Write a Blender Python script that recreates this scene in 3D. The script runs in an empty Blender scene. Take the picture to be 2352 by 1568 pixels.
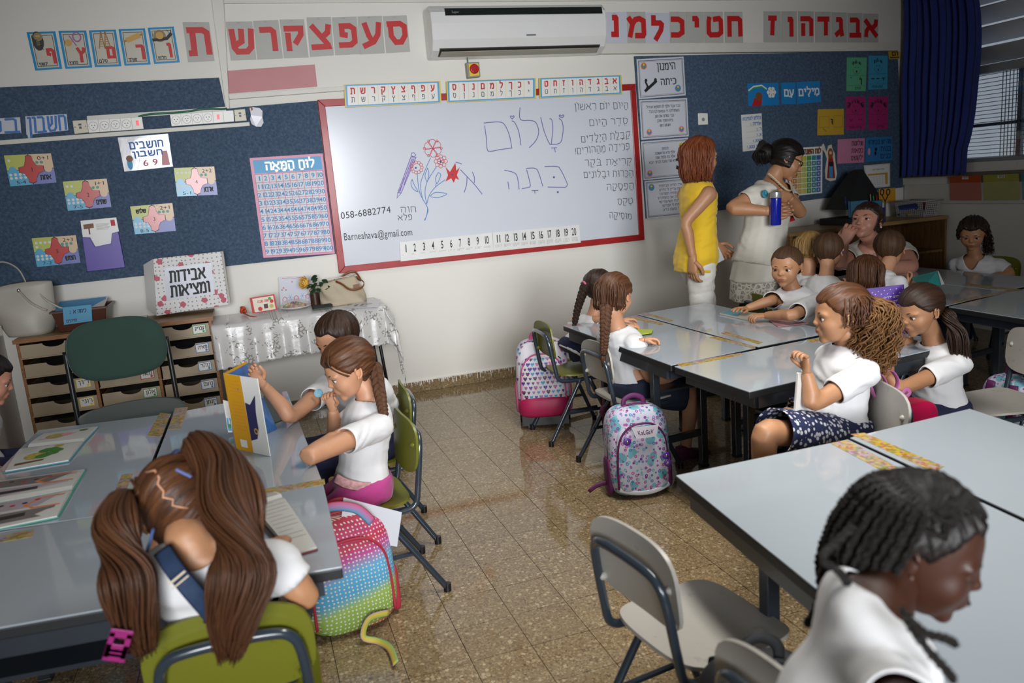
import bpy, bmesh, math, random
import numpy as np
from mathutils import Vector, Matrix, noise as mnoise
random.seed(7)
V = Vector
PI = math.pi
SC = bpy.context.scene
COL = SC.collection

# ---------------------------------------------------------------- camera
CAM_R = Matrix(((0.9438217, -0.1360364, 0.3011556), (-0.3210917, -0.1621234, 0.9330681), (-0.0781068, -0.9773485, -0.1966957)))
CAM_P = V((-0.5847661, -5.5967685, 1.4512694))
FPX = 1816.8
cd = bpy.data.cameras.new('camera'); co = bpy.data.objects.new('camera', cd); COL.objects.link(co)
cx_, cy_, cz_ = (V(c) for c in zip(*CAM_R))
co.matrix_world = Matrix(((cx_.x, -cy_.x, -cz_.x, CAM_P.x), (cx_.y, -cy_.y, -cz_.y, CAM_P.y), (cx_.z, -cy_.z, -cz_.z, CAM_P.z), (0, 0, 0, 1)))
cd.sensor_width = 36.0; cd.lens = FPX / 2352 * 36; cd.clip_start = 0.05
cd.dof.use_dof = True; cd.dof.focus_distance = 3.9; cd.dof.aperture_fstop = 3.2
SC.camera = co
SC.view_settings.view_transform = 'Standard'; SC.view_settings.look = 'None'
SC.view_settings.gamma = 1; SC.view_settings.use_curve_mapping = False
SC.view_settings.exposure = 0.0
# ---------------------------------------------------------------- sky seen through the windows
wd = bpy.data.worlds.new('sky'); SC.world = wd; wd.use_nodes = True
wd.node_tree.nodes['Background'].inputs[0].default_value = (0.75, 0.86, 1, 1)
wd.node_tree.nodes['Background'].inputs[1].default_value = 0.32
# ---------------------------------------------------------------- large lights: ceiling tubes and the window band behind the photographer
def area(name, loc, target, sx, sy, energy, color, spread=PI):
    l = bpy.data.lights.new(name, 'AREA'); l.shape = 'RECTANGLE'; l.size = sx; l.size_y = sy; l.energy = energy; l.color = color
    l.spread = spread
    o = bpy.data.objects.new(name, l); COL.objects.link(o); o.location = loc
    o.rotation_euler = (V(target) - V(loc)).to_track_quat('-Z', 'Y').to_euler()
    return o
area('rear_window_light', (-0.4, -8.3, 1.8), (0.85, 0, 1.1), 3.2, 1.5, 53, (0.94, 0.965, 1.0), math.radians(52))
area('ceiling_lamp_light', (0.75, -1.55, 2.70), (0.6, -1.2, 0), 0.4, 1.6, 12, (1.0, 0.97, 0.92), math.radians(125))
area('ceiling_lamp_light', (0.9, -3.7, 2.70), (0.9, -3.7, 0), 0.4, 1.6, 30, (1.0, 0.97, 0.92), math.radians(120))

# ---------------------------------------------------------------- helpers
def ray(px, py):
    d = V(((px - 1176) / FPX, (py - 784) / FPX, 1.0))
    return CAM_R @ d
def AX(px, py, x):
    d = ray(px, py); return CAM_P + d * ((x - CAM_P.x) / d.x)
def AY(px, py, y=0.0):
    d = ray(px, py); return CAM_P + d * ((y - CAM_P.y) / d.y)
def AZ(px, py, z=0.0):
    d = ray(px, py); return CAM_P + d * ((z - CAM_P.z) / d.z)

def lin(c):
    if isinstance(c, str):
        c = c.lstrip('#'); c = [int(c[i:i + 2], 16) / 255 for i in (0, 2, 4)]
        c = [x / 12.92 if x <= 0.04045 else ((x + 0.055) / 1.055) ** 2.4 for x in c]
    return (c[0], c[1], c[2], 1.0)

MATS = {}
class NT:
    def __init__(s, m):
        s.t = m.node_tree; s.n = s.t.nodes; s.p = s.n['Principled BSDF']
    def new(s, t, **k):
        o = s.n.new(t)
        for a, b in k.items(): setattr(o, a, b)
        return o
    def link(s, a, b): s.t.links.new(a, b)
    def ramp(s, fac, stops):
        r = s.new('ShaderNodeValToRGB'); e = r.color_ramp.elements
        while len(e) < len(stops): e.new(0.5)
        for i, (p, c) in enumerate(stops): e[i].position = p; e[i].color = lin(c)
        s.link(fac, r.inputs[0]); return r.outputs[0]
    def coord(s, scale=(1, 1, 1), kind='Object'):
        tc = s.new('ShaderNodeTexCoord'); mp = s.new('ShaderNodeMapping'); mp.inputs['Scale'].default_value = scale
        s.link(tc.outputs[kind], mp.inputs[0]); return mp.outputs[0]
    def noise(s, vec, scale, detail=3, rough=0.5):
        n = s.new('ShaderNodeTexNoise'); n.inputs['Scale'].default_value = scale; n.inputs['Detail'].default_value = detail
        n.inputs['Roughness'].default_value = rough
        if vec is not None: s.link(vec, n.inputs['Vector'])
        return n.outputs[0]
    def xz(s, sx=1.0, sz=1.0):
        tc = s.new('ShaderNodeTexCoord'); a = s.new('ShaderNodeSeparateXYZ'); s.link(tc.outputs['Object'], a.inputs[0]); c = s.new('ShaderNodeCombineXYZ')
        s.link(s.math('MULTIPLY', a.outputs[0], sx), c.inputs[0]); s.link(s.math('MULTIPLY', a.outputs[2], sz), c.inputs[1]); return c.outputs[0]
    def voro(s, vec, scale, feature='F1', out='Distance', rnd=1.0, dim='3D'):
        n = s.new('ShaderNodeTexVoronoi', feature=feature, voronoi_dimensions=dim); n.inputs['Scale'].default_value = scale
        if 'Randomness' in n.inputs: n.inputs['Randomness'].default_value = rnd
        if vec is not None: s.link(vec, n.inputs['Vector'])
        return n.outputs[out]
    def mix(s, fac, a, b, mode='MIX'):
        m = s.new('ShaderNodeMix', data_type='RGBA', blend_type=mode)
        for k_, v in ((0, fac), (6, a), (7, b)):
            inp = m.inputs[k_]
            if hasattr(v, 'is_output'): s.link(v, inp)
            elif k_ == 0: inp.default_value = v
            else: inp.default_value = lin(v)
        return m.outputs[2]
    def math(s, op, a, b=None, clamp=False):
        m = s.new('ShaderNodeMath', operation=op); m.use_clamp = clamp
        for i, v in enumerate((a, b)):
            if v is None: continue
            if hasattr(v, 'is_output'): s.link(v, m.inputs[i])
            else: m.inputs[i].default_value = v
        return m.outputs[0]
    def bump(s, h, strength=0.3, dist=0.01):
        b = s.new('ShaderNodeBump'); b.inputs['Strength'].default_value = strength; b.inputs['Distance'].default_value = dist
        s.link(h, b.inputs['Height']); s.link(b.outputs[0], s.p.inputs['Normal'])
    def base(s, c): s.link(c, s.p.inputs['Base Color'])

def mat(name, color='#808080', rough=0.6, metal=0.0, var=0.06, vscale=6, bump=0.0, bscale=60, bdist=0.003, sheen=0.0, coat=0.0, emit=None, alpha=None, trans=0.0):
    if name in MATS: return MATS[name]
    m = bpy.data.materials.new(name); m.use_nodes = True; MATS[name] = m
    t = NT(m); c = lin(color)
    p = t.p; p.inputs['Roughness'].default_value = rough; p.inputs['Metallic'].default_value = metal
    p.inputs['Base Color'].default_value = c
    if var:
        v = t.coord(); n = t.noise(v, vscale, 4)
        a = tuple(min(1, x * (1 + var)) for x in c[:3]); b = tuple(x * (1 - var) for x in c[:3])
        r = t.new('ShaderNodeValToRGB'); r.color_ramp.elements[0].position = .3; r.color_ramp.elements[1].position = .7
        r.color_ramp.elements[0].color = (*b, 1); r.color_ramp.elements[1].color = (*a, 1)
        t.link(n, r.inputs[0]); t.base(r.outputs[0])
    if bump:
        t.bump(t.noise(t.coord(), bscale, 5), bump, bdist)
    if sheen: p.inputs['Sheen Weight'].default_value = sheen
    if coat: p.inputs['Coat Weight'].default_value = coat; p.inputs['Coat Roughness'].default_value = 0.12
    if emit: p.inputs['Emission Color'].default_value = lin(emit[0]); p.inputs['Emission Strength'].default_value = emit[1]
    if alpha is not None: p.inputs['Alpha'].default_value = alpha
    if trans: p.inputs['Transmission Weight'].default_value = trans
    return m

class MB:
    """collects geometry for ONE mesh object"""
    def __init__(s): s.v = []; s.f = []; s.m = []; s.uv = []
    def vert(s, p, uv=(0, 0)): s.v.append(tuple(p)); s.uv.append(uv); return len(s.v) - 1
    def face(s, idx, mi=0): s.f.append(tuple(idx)); s.m.append(mi)
    def poly(s, pts, mi=0, uvs=None):
        s.face([s.vert(p, uvs[i] if uvs else (0, 0)) for i, p in enumerate(pts)], mi)
    def prism(s, front, back, mi=0, side=None):
        n = len(front); a = [s.vert(p, (i in (1, 2), i in (0, 1))) for i, p in enumerate(front)]; b = [s.vert(p) for p in back]
        s.face(a, mi); s.face(b[::-1], mi if side is None else side)
        for i in range(n): s.face((a[(i + 1) % n], a[i], b[i], b[(i + 1) % n]), mi if side is None else side)
    def box(s, a, b, mi=0):
        (x0, y0, z0), (x1, y1, z1) = a, b
        c = [V((x, y, z)) for z in (z0, z1) for x, y in ((x0, y0), (x1, y0), (x1, y1), (x0, y1))]
        i = [s.vert(p) for p in c]
        for q in ((3, 2, 1, 0), (4, 5, 6, 7), (0, 1, 5, 4), (1, 2, 6, 5), (2, 3, 7, 6), (3, 0, 4, 7)): s.face([i[k] for k in q], mi)
    def obox(s, c, ax, ay, az, mi=0):
        c = V(c); i = [s.vert(c + ax * x + ay * y + az * z) for z in (-1, 1) for x, y in ((-1, -1), (1, -1), (1, 1), (-1, 1))]
        for q in ((3, 2, 1, 0), (4, 5, 6, 7), (0, 1, 5, 4), (1, 2, 6, 5), (2, 3, 7, 6), (3, 0, 4, 7)): s.face([i[k] for k in q], mi)
    def loft(s, rings, mi=0, caps=True, closed=True, uvlen=True):
        ids = []
        for k, r in enumerate(rings):
            n = len(r); ids.append([s.vert(p, (j / n, k / max(1, len(rings) - 1))) for j, p in enumerate(r)])
        for k in range(len(ids) - 1):
            a, b = ids[k], ids[k + 1]; n = len(a)
            for j in range(n if closed else n - 1): s.face((a[j], a[(j + 1) % n], b[(j + 1) % n], b[j]), mi)
        if caps and closed:
            s.face(ids[0][::-1], mi); s.face(ids[-1], mi)
        return ids
    def tube(s, pts, rad, n=8, mi=0, caps=True, up=None, smooth=0):
        pts = [V(p) for p in pts]
        if not isinstance(rad, (list, tuple)): rad = [rad] * len(pts)
        rad = [r if isinstance(r, tuple) else (r, r) for r in rad]
        if smooth: pts, rad = catmull(pts, rad, smooth)
        T = []
        for i in range(len(pts)):
            t = pts[min(i + 1, len(pts) - 1)] - pts[max(i - 1, 0)]
            T.append(t.normalized() if t.length > 1e-9 else V((0, 0, 1)))
        u = V(up) if up is not None else (V((0, 0, 1)) if abs(T[0].z) < 0.9 else V((1, 0, 0)))
        rings = []
        for p, t, r in zip(pts, T, rad):
            u = (u - t * u.dot(t))
            if u.length < 1e-6: u = t.orthogonal()
            u.normalize(); w = t.cross(u)
            rings.append([p + u * (math.cos(a) * r[1]) + w * (math.sin(a) * r[0]) for a in (2 * PI * j / n for j in range(n))])
        return s.loft(rings, mi, caps)
    def ell(s, c, r, n=12, m=8, mi=0, rot=None):
        c = V(c); r = r if isinstance(r, (tuple, list)) else (r, r, r)
        rings = []
        for k in range(1, m):
            th = PI * k / m
            ring = []
            for j in range(n):
                a = 2 * PI * j / n; p = V((r[0] * math.sin(th) * math.cos(a), r[1] * math.sin(th) * math.sin(a), -r[2] * math.cos(th)))
                if rot: p = rot @ p
                ring.append(c + p)
            rings.append(ring)
        ids = s.loft(rings, mi, caps=False)
        b = V((0, 0, -r[2])); t = V((0, 0, r[2]))
        if rot: b = rot @ b; t = rot @ t
        ib, it = s.vert(c + b), s.vert(c + t)
        for j in range(n): s.face((ids[0][(j + 1) % n], ids[0][j], ib), mi); s.face((ids[-1][j], ids[-1][(j + 1) % n], it), mi)
    def lathe(s, prof, origin=(0, 0, 0), n=20, mi=0, rot=None):
        o = V(origin); rings = []
        for r, z in prof:
            rings.append([o + (rot @ V((r * math.cos(a), r * math.sin(a), z)) if rot else V((r * math.cos(a), r * math.sin(a), z))) for a in (2 * PI * j / n for j in range(n))])
        s.loft(rings, mi)
    def add(s, o, fn=None, mi=None):
        k = len(s.v)
        s.v += [tuple(fn(V(p))) for p in o.v] if fn else o.v; s.uv += o.uv
        s.f += [tuple(i + k for i in f) for f in o.f]; s.m += o.m if mi is None else [mi] * len(o.f)
    def mesh(s, name, mats, smooth=True, inv=None):
        me = bpy.data.meshes.new(name)
        vs = [tuple(inv @ V(p)) for p in s.v] if inv is not None else s.v
        me.from_pydata(vs, [], s.f)
        for m in (mats if isinstance(mats, (list, tuple)) else [mats]): me.materials.append(m)
        if s.f:
            me.polygons.foreach_set('material_index', s.m)
            me.polygons.foreach_set('use_smooth', [bool(smooth)] * len(s.f))
        ul = me.uv_layers.new(name='UVMap')
        li = np.zeros(len(me.loops), dtype=np.int32); me.loops.foreach_get('vertex_index', li)
        uv = np.array(s.uv, dtype=np.float32)[li] if len(li) else np.zeros((0, 2), np.float32)
        ul.data.foreach_set('uv', uv.ravel()); me.update()
        return me
    def build(s, name, mats, parent=None, smooth=False, bevel=0.0, angle=None):
        inv = None
        if parent is not None and parent.name in BASE: inv = BASE[parent.name].inverted()
        me = s.mesh(name, mats, smooth or angle is not None, inv)
        o = bpy.data.objects.new(name, me); COL.objects.link(o)
        if parent is not None:
            o.parent = parent; BASE[o.name] = BASE.get(parent.name, Matrix())
        if bevel:
            b = o.modifiers.new('bevel', 'BEVEL'); b.width = bevel; b.segments = 2; b.limit_method = 'ANGLE'; b.angle_limit = 0.7
        if angle is not None:
            me.set_sharp_from_angle(angle=angle)
        return o
BASE = {}
def catmull(pts, rad, k):
    P = []; R = []
    n = len(pts)
    for i in range(n - 1):
        a, b, c, d = pts[max(i - 1, 0)], pts[i], pts[i + 1], pts[min(i + 2, n - 1)]
        ra, rb, rc, rd = rad[max(i - 1, 0)], rad[i], rad[i + 1], rad[min(i + 2, n - 1)]
        for j in range(k):
            t = j / k; t2 = t * t; t3 = t2 * t
            P.append(0.5 * ((2 * b) + (c - a) * t + (2 * a - 5 * b + 4 * c - d) * t2 + (3 * b - a - 3 * c + d) * t3))
            s = t * t * (3 - 2 * t); R.append((rb[0] + (rc[0] - rb[0]) * s, rb[1] + (rc[1] - rb[1]) * s))
    P.append(pts[-1]); R.append(rad[-1])
    return P, R

def tag(o, label=None, cat=None, group=None, kind=None):
    if label: o['label'] = label
    if cat: o['category'] = cat
    if group: o['group'] = group
    if kind: o['kind'] = kind
    return o
def thing(name, label, cat, loc=(0, 0, 0), rz=0.0, group=None):
    o = bpy.data.objects.new(name, None); COL.objects.link(o); o.empty_display_size = 0.05
    o.location = loc; o.rotation_euler = (0, 0, rz)
    BASE[o.name] = Matrix.Translation(V(loc)) @ Matrix.Rotation(rz, 4, 'Z')
    return tag(o, label, cat, group)
def dup(root, loc, rz, label, group=None, swap=None):
    r = root.copy(); COL.objects.link(r); r.location = loc; r.rotation_euler = (0, 0, rz); r['label'] = label
    if group: r['group'] = group
    BASE[r.name] = Matrix.Translation(V(loc)) @ Matrix.Rotation(rz, 4, 'Z')
    for ch in list(root.children):
        c = ch.copy(); COL.objects.link(c); c.parent = r
        if swap:
            c.data = swap(c.data)
        for g in ch.children:
            d = g.copy(); COL.objects.link(d); d.parent = c
    return r

# ---- glyphs: latin/digits from the built-in font, hebrew from strokes
GL = {}
def make_glyphs():
    objs = []
    for ch in '0123456789ABCDEFGHIJKLMNOPQRSTUVWXYZabcdefghijklmnopqrstuvwxyz@.-+?!:':
        for bold in (0, 1):
            c = bpy.data.curves.new('g', 'FONT'); c.body = ch; c.resolution_u = 3; c.offset = 0.018 if bold else 0
            o = bpy.data.objects.new('g', c); COL.objects.link(o); objs.append((ch, bold, o))
    dg = bpy.context.evaluated_depsgraph_get(); dg.update()
    for ch, bold, o in objs:
        me = bpy.data.meshes.new_from_object(o.evaluated_get(dg))
        vs = [(v.co.x, v.co.y) for v in me.vertices]; fs = [tuple(p.vertices) for p in me.polygons]
        w = max([x for x, y in vs], default=0.3)
        GL[(ch, bold)] = (vs, fs, w + 0.06)
        bpy.data.meshes.remove(me)
    for ch, bold, o in objs:
        c = o.data; bpy.data.objects.remove(o); bpy.data.curves.remove(c)
make_glyphs()
HEB = {
 'א': [[(0, 1), (.8, 0)], [(.78, 1), (.76, .75), (.5, .5)], [(.02, 0), (.04, .3), (.27, .62)]],
 'ב': [[(.05, 1), (.5, 1), (.62, .9), (.62, 0)], [(0, 0), (.8, 0)]],
 'ג': [[(.1, 1), (.35, 1), (.42, .92), (.44, .35), (.52, 0)], [(.44, .3), (.02, 0)]],
 'ד': [[(0, 1), (.75, 1)], [(.58, 1), (.58, 0)]],
 'ה': [[(0, 1), (.55, 1), (.7, .88), (.7, 0)], [(.1, .6), (.1, 0)]],
 'ו': [[(0, 1), (.17, 1), (.22, .94), (.22, 0)]],
 'ז': [[(0, 1), (.45, 1)], [(.25, 1), (.2, 0)]],
 'ח': [[(.08, 0), (.08, 1), (.58, 1), (.7, .88), (.7, 0)]],
 'ט': [[(.08, 1), (.05, .8), (.05, .15), (.16, 0), (.55, 0), (.7, .15), (.7, .85), (.6, 1), (.36, .96)]],
 'י': [[(0, 1), (.15, 1), (.2, .94), (.2, .6)]],
 'כ': [[(0, 1), (.36, 1), (.58, .84), (.58, .16), (.36, 0), (0, 0)]],
 'ך': [[(0, 1), (.55, 1), (.6, .94), (.6, -.32)]],
 'ל': [[(.05, 1.38), (.05, 1), (.5, 1), (.6, .9), (.55, .55), (.22, 0)]],
 'מ': [[(0, 1), (.16, .68), (.04, 0)], [(.16, .68), (.3, .94), (.5, 1), (.7, .86), (.72, .1), (.68, 0), (.36, 0)]],
 'ם': [[(0, 1), (.5, 1), (.68, .88), (.7, 0), (.08, 0), (.08, 1)]],
 'נ': [[(.12, 1), (.32, 1), (.38, .94), (.38, 0), (0, 0)]],
 'ן': [[(0, 1), (.17, 1), (.22, .94), (.22, -.32)]],
 'ס': [[(0, 1), (.5, 1), (.68, .84), (.68, .35), (.5, 0), (.26, 0), (.08, .35), (.08, 1)]],
 'ע': [[(.05, 1), (.2, .4), (.36, .08)], [(.66, 1), (.6, .45), (.4, .08), (0, -.12)]],
 'פ': [[(.26, .52), (.1, .56), (.1, 1), (.46, 1), (.64, .84), (.64, .16), (.46, 0), (0, 0)]],
 'ף': [[(.26, .52), (.1, .56), (.1, 1), (.46, 1), (.64, .84), (.64, -.32)]],
 'צ': [[(.02, 1), (.6, .1), (.62, 0), (0, 0)], [(.66, 1), (.62, .7), (.38, .46)]],
 'ץ': [[(.02, 1), (.28, .5), (.28, -.32)], [(.64, 1), (.6, .7), (.28, .46)]],
 'ק': [[(0, 1), (.7, 1), (.68, .6), (.42, .1)], [(.08, .62), (.08, -.32)]],
 'ר': [[(0, 1), (.46, 1), (.6, .88), (.6, 0)]],
 'ש': [[(.04, 1), (.08, .2), (.2, 0), (.62, 0), (.8, .2), (.86, 1)], [(.44, 1), (.42, .5), (.12, .3)]],
 'ת': [[(0, 0), (.14, 0), (.16, 1)], [(.02, 1), (.56, 1), (.72, .88), (.72, 0)]],
 '.': [[(0, 0), (.06, 0)]], ',': [[(.06, .06), (0, -.18)]], '!': [[(.04, 1), (.04, .3)], [(.04, .08), (.04, 0)]],
 '?': [[(0, .85), (.2, 1), (.45, .85), (.3, .5), (.25, .3)], [(.25, .08), (.25, 0)]], '-': [[(0, .5), (.3, .5)]], ':': [[(.03, .7), (.03, .62)], [(.03, .1), (.03, .02)]],
 "'": [[(.1, 1.1), (0, .85)]], 'X': [[(0, 0), (.6, 1)], [(.6, 0), (0, 1)]],
}
NIK = {'\u05b8': [[(-.14, -.16), (.14, -.16)], [(0, -.16), (0, -.3)]], '\u05b7': [[(-.14, -.2), (.14, -.2)]], '\u05b4': [[(0, -.17), (0, -.22)]],
       '\u05b5': [[(-.1, -.2), (-.1, -.25)], [(.1, -.2), (.1, -.25)]], '\u05b6': [[(-.1, -.17), (-.1, -.22)], [(.1, -.17), (.1, -.22)], [(0, -.3), (0, -.34)]],
       '\u05b0': [[(0, -.15), (0, -.2)], [(0, -.28), (0, -.33)]], '\u05bc': [[(0, .5), (0, .45)]], '\u05b9': [[(-.2, 1.22), (-.2, 1.27)]]}
class Quad:
    """a flat sheet standing where its four corners are (TL, TR, BR, BL)"""
    def __init__(s, tl, tr, br, bl, nrm=(0, -1, 0)):
        s.c = [V(p) for p in (tl, tr, br, bl)]; s.n = V(nrm).normalized()
        s.w = ((s.c[1] - s.c[0]).length + (s.c[2] - s.c[3]).length) / 2; s.h = ((s.c[0] - s.c[3]).length + (s.c[1] - s.c[2]).length) / 2
    def P(s, u, v, off=0.0):
        a = s.c[3].lerp(s.c[2], u); b = s.c[0].lerp(s.c[1], u)
        return a.lerp(b, v) + s.n * off
    def sheet(s, mb, th=0.0012, mi=0, base=0.0, side=None):
        mb.prism([s.P(0, 1, base + th), s.P(1, 1, base + th), s.P(1, 0, base + th), s.P(0, 0, base + th)], [s.P(0, 1, base), s.P(1, 1, base), s.P(1, 0, base), s.P(0, 0, base)], mi, side)
    def rect(s, mb, u0, v0, u1, v1, off, mi=0):
        mb.poly([s.P(u0, v0, off), s.P(u1, v0, off), s.P(u1, v1, off), s.P(u0, v1, off)], mi, [(u0, v0), (u1, v0), (u1, v1), (u0, v1)])
    def shape(s, mb, pts, off, mi=0): mb.poly([s.P(u, v, off) for u, v in pts], mi, pts)
    def disc(s, mb, u, v, r, off, mi=0, n=12, ry=None):
        ry = ry or r
        mb.poly([s.P(u + r / s.w * math.cos(2 * PI * k / n), v + ry / s.h * math.sin(2 * PI * k / n), off) for k in range(n)], mi)
    def line(s, mb, pts, w, off, mi=0): ribbon(mb, [s.P(u, v, off) for u, v in pts], w, s.n, mi)
    def frame(s, mb, m, w, off, mi=0, r=0):
        a, b = m / s.w, m / s.h
        s.line(mb, [(a, b), (1 - a, b), (1 - a, 1 - b), (a, 1 - b), (a, b)], w, off, mi)
    def heb(s, mb, text, u0, v0, u1, v1, w, off=0.0016, mi=0, fit=True, jitter=0.0, gap=.26):
        # words run right to left; letter strokes in a box one unit high
        x = 0.0; items = []; last = None
        for ch in text:
            if ch == ' ': x -= .5; continue
            if ch in NIK:
                if last: items += [[(last[0] + px, py) for px, py in st] for st in NIK[ch]]
                continue
            if ch in HEB:
                st = HEB[ch]; wd_ = max(p[0] for q in st for p in q)
            elif (ch, 0) in GL: 
                vs, fs, wd_ = GL[(ch, 0)]; wd_ *= 1.25; x -= wd_
                items.append((ch, x)); x -= gap; continue
            else: continue
            x -= wd_; last = (x + wd_ / 2, 0)
            items += [[(x + px, py + random.uniform(-jitter, jitter)) for px, py in q] for q in st]; x -= gap
        x0 = x + gap; sx = (u1 - u0) / (-x0) if -x0 > 0 else 1; hy = v1 - v0
        if not fit:
            k_ = min(sx, hy * s.h / s.w * .95); u1 -= (u1 - u0 + x0 * k_) / 2; sx = k_
        kk = 0
        for it in items:
            if isinstance(it, tuple):
                vs, fs, _ = GL[(it[0], 0)]; k = len(mb.v)
                for a, b in vs: mb.vert(s.P(u1 + (it[1] + a * 1.25) * sx, v0 + b * 1.4 * hy, off))
                for f in fs: mb.face([k + i for i in f], mi)
            else:
                kk += 1; s.line(mb, [(u1 + a * sx, v0 + b * hy) for a, b in it], w, off + .00012 * (kk % 4), mi)
    def lat(s, mb, text, u0, v0, u1, v1, off=0.0016, mi=0, bold=0):
        x = 0; L = []
        for ch in text:
            if ch == ' ': x += .3; continue
            g = GL[(ch, bold)]; L.append((x, g)); x += g[2]
        sx = (u1 - u0) / max(x, .01); sy = (v1 - v0) / .7
        for x0, (vs, fs, _) in L:
            k = len(mb.v)
            for a, b in vs: mb.vert(s.P(u0 + (x0 + a) * sx, v0 + b * sy, off))
            for f in fs: mb.face([k + i for i in f], mi)
def ribbon(mb, pts, w, nrm, mi=0):
    pts = [V(p) for p in pts]; n = len(pts)
    if n < 2: return
    L = []; R = []
    closed = (pts[0] - pts[-1]).length < 1e-6
    for i in range(n):
        a = pts[i - 1] if i > 0 else (pts[-2] if closed else None); b = pts[i + 1] if i < n - 1 else (pts[1] if closed else None)
        t1 = (pts[i] - a).normalized() if a is not None else None; t2 = (b - pts[i]).normalized() if b is not None else None
        if t1 is None: t = t2
        elif t2 is None: t = t1
        else: t = (t1 + t2); t = t.normalized() if t.length > 1e-4 else t1
        s_ = nrm.cross(t).normalized(); k = 1.0
        if t1 is not None and t2 is not None: k = 1 / max(.45, abs(nrm.cross(t1).dot(s_)))
        c = pts[i] + nrm * (i * 2.5e-5)
        if not closed and i == 0: c = c - t * w * .35
        if not closed and i == n - 1: c = c + t * w * .35
        L.append(mb.vert(c + s_ * w * k / 2)); R.append(mb.vert(c - s_ * w * k / 2))
    for i in range(n - 1): mb.face((R[i], R[i + 1], L[i + 1], L[i]), mi)
def wq(tl, tr, br, bl, y=-0.001):
    return Quad(AY(*tl, y), AY(*tr, y), AY(*br, y), AY(*bl, y))

# ---------------------------------------------------------------- setting materials
def wall_mat():
    m = mat('painted_plaster', '#dcd8ce', 0.55, var=0)
    t = NT(m); v = t.coord()
    n1 = t.noise(v, 1.3, 6, .6); n2 = t.noise(v, 9, 5, .7)
    c = t.mix(t.math('MULTIPLY', n1, .35), '#e2dfd7', '#cfcabd')
    sp = t.math('GREATER_THAN', n2, .70); c = t.mix(t.math('MULTIPLY', sp, .25), c, '#b9b3a4')
    t.base(c); t.bump(t.noise(v, 30, 6, .6), .12, .004); return m
def floor_mat():
    m = mat('terrazzo', '#8a7458', 0.32, var=0)
    t = NT(m); tc = t.new('ShaderNodeTexCoord'); geo = t.new('ShaderNodeNewGeometry'); v = geo.outputs['Position']
    d1 = t.voro(v, 62); col = t.voro(v, 62, out='Color'); hs = t.new('ShaderNodeSeparateColor'); t.link(col, hs.inputs[0])
    big = t.noise(v, 1.1, 4)
    base = t.mix(big, '#7b674c', '#94805f')
    chip = t.ramp(hs.outputs[0], [(0, '#4c3b28'), (.25, '#7d684d'), (.6, '#8d7857'), (.8, '#b7a582'), (1, '#d6c8a6')])
    msk = t.math('LESS_THAN', d1, .42)
    c = t.mix(t.math('MULTIPLY', msk, .62), base, chip)
    d2 = t.voro(v, 190); c2 = t.voro(v, 190, out='Color'); h2 = t.new('ShaderNodeSeparateColor'); t.link(c2, h2.inputs[0])
    c = t.mix(t.math('MULTIPLY', t.math('GREATER_THAN', h2.outputs[1], .78), .5), c, '#b5a37e')
    c = t.mix(t.math('MULTIPLY', t.math('LESS_THAN', h2.outputs[2], .2), .5), c, '#4a3a27')
    mp = t.new('ShaderNodeMapping'); mp.inputs['Location'].default_value = (-.5046 / .2, 2.8166 / .2, 0); mp.inputs['Scale'].default_value = (5, 5, 0); t.link(v, mp.inputs[0])
    fl_ = t.new('ShaderNodeVectorMath', operation='FLOOR'); t.link(mp.outputs[0], fl_.inputs[0]); wn = t.new('ShaderNodeTexWhiteNoise'); t.link(fl_.outputs[0], wn.inputs['Vector'])
    c = t.mix(t.math('MULTIPLY', wn.outputs['Value'], .2), c, '#6d5a42')
    t.base(c); t.link(t.ramp(big, [(0, '#303030'), (1, '#606060')]), t.p.inputs['Roughness']); return m
def felt_mat():
    m = mat('blue_felt', '#44566b', 0.95, var=0)
    t = NT(m); v = t.coord((1, 1, 1)); n = t.noise(v, 55, 6, .75); n2 = t.noise(v, 3, 3)
    c = t.ramp(n, [(.3, '#2c3c50'), (.5, '#43566c'), (.72, '#5d7086')]); c = t.mix(t.math('MULTIPLY', n2, .35), c, '#3b4d62')
    t.base(c); t.bump(n, .4, .003); return m
WALL = wall_mat(); TERR = floor_mat(); FELT = felt_mat()
CEIL = mat('ceiling_paint', '#8f8d86', .8, var=.03)  # greyed darker to cut the light bounced off the ceiling
TRUNK = mat('cream_plastic_trunking', '#d5d2c8', .45, var=.04)
GREY_M = mat('dark_grey_enamel', '#2b3138', .35, var=.08, coat=.3)
X0, X1, YB, ZC = -2.08, 4.93, -8.5, 2.75
def struct(mb, name, m, bevel=0, parent=None, smooth=False):
    o = mb.build(name, m, parent, bevel=bevel, smooth=smooth)
    if parent is None: o['kind'] = 'structure'
    return o
b = MB(); b.box((X0 - .2, 0, 0), (X1 + .2, .2, ZC)); struct(b, 'wall_front', WALL)
b = MB(); b.box((X0 - .2, YB, 0), (X0, 0, ZC)); struct(b, 'wall_left', WALL)
b = MB(); b.box((X0 - .2, YB - .2, 0), (X1 + .2, YB, .9)); b.box((X0 - .2, YB - .2, 2.5), (X1 + .2, YB, ZC)); b.box((X0 - .2, YB - .2, .9), (-2.0, YB, 2.5)); b.box((1.8, YB - .2, .9), (X1 + .2, YB, 2.5)); struct(b, 'wall_back', mat('rear_wall_darkened', '#8a8378', .8))  # unseen rear wall, coloured darker to lower the bounced light
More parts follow.
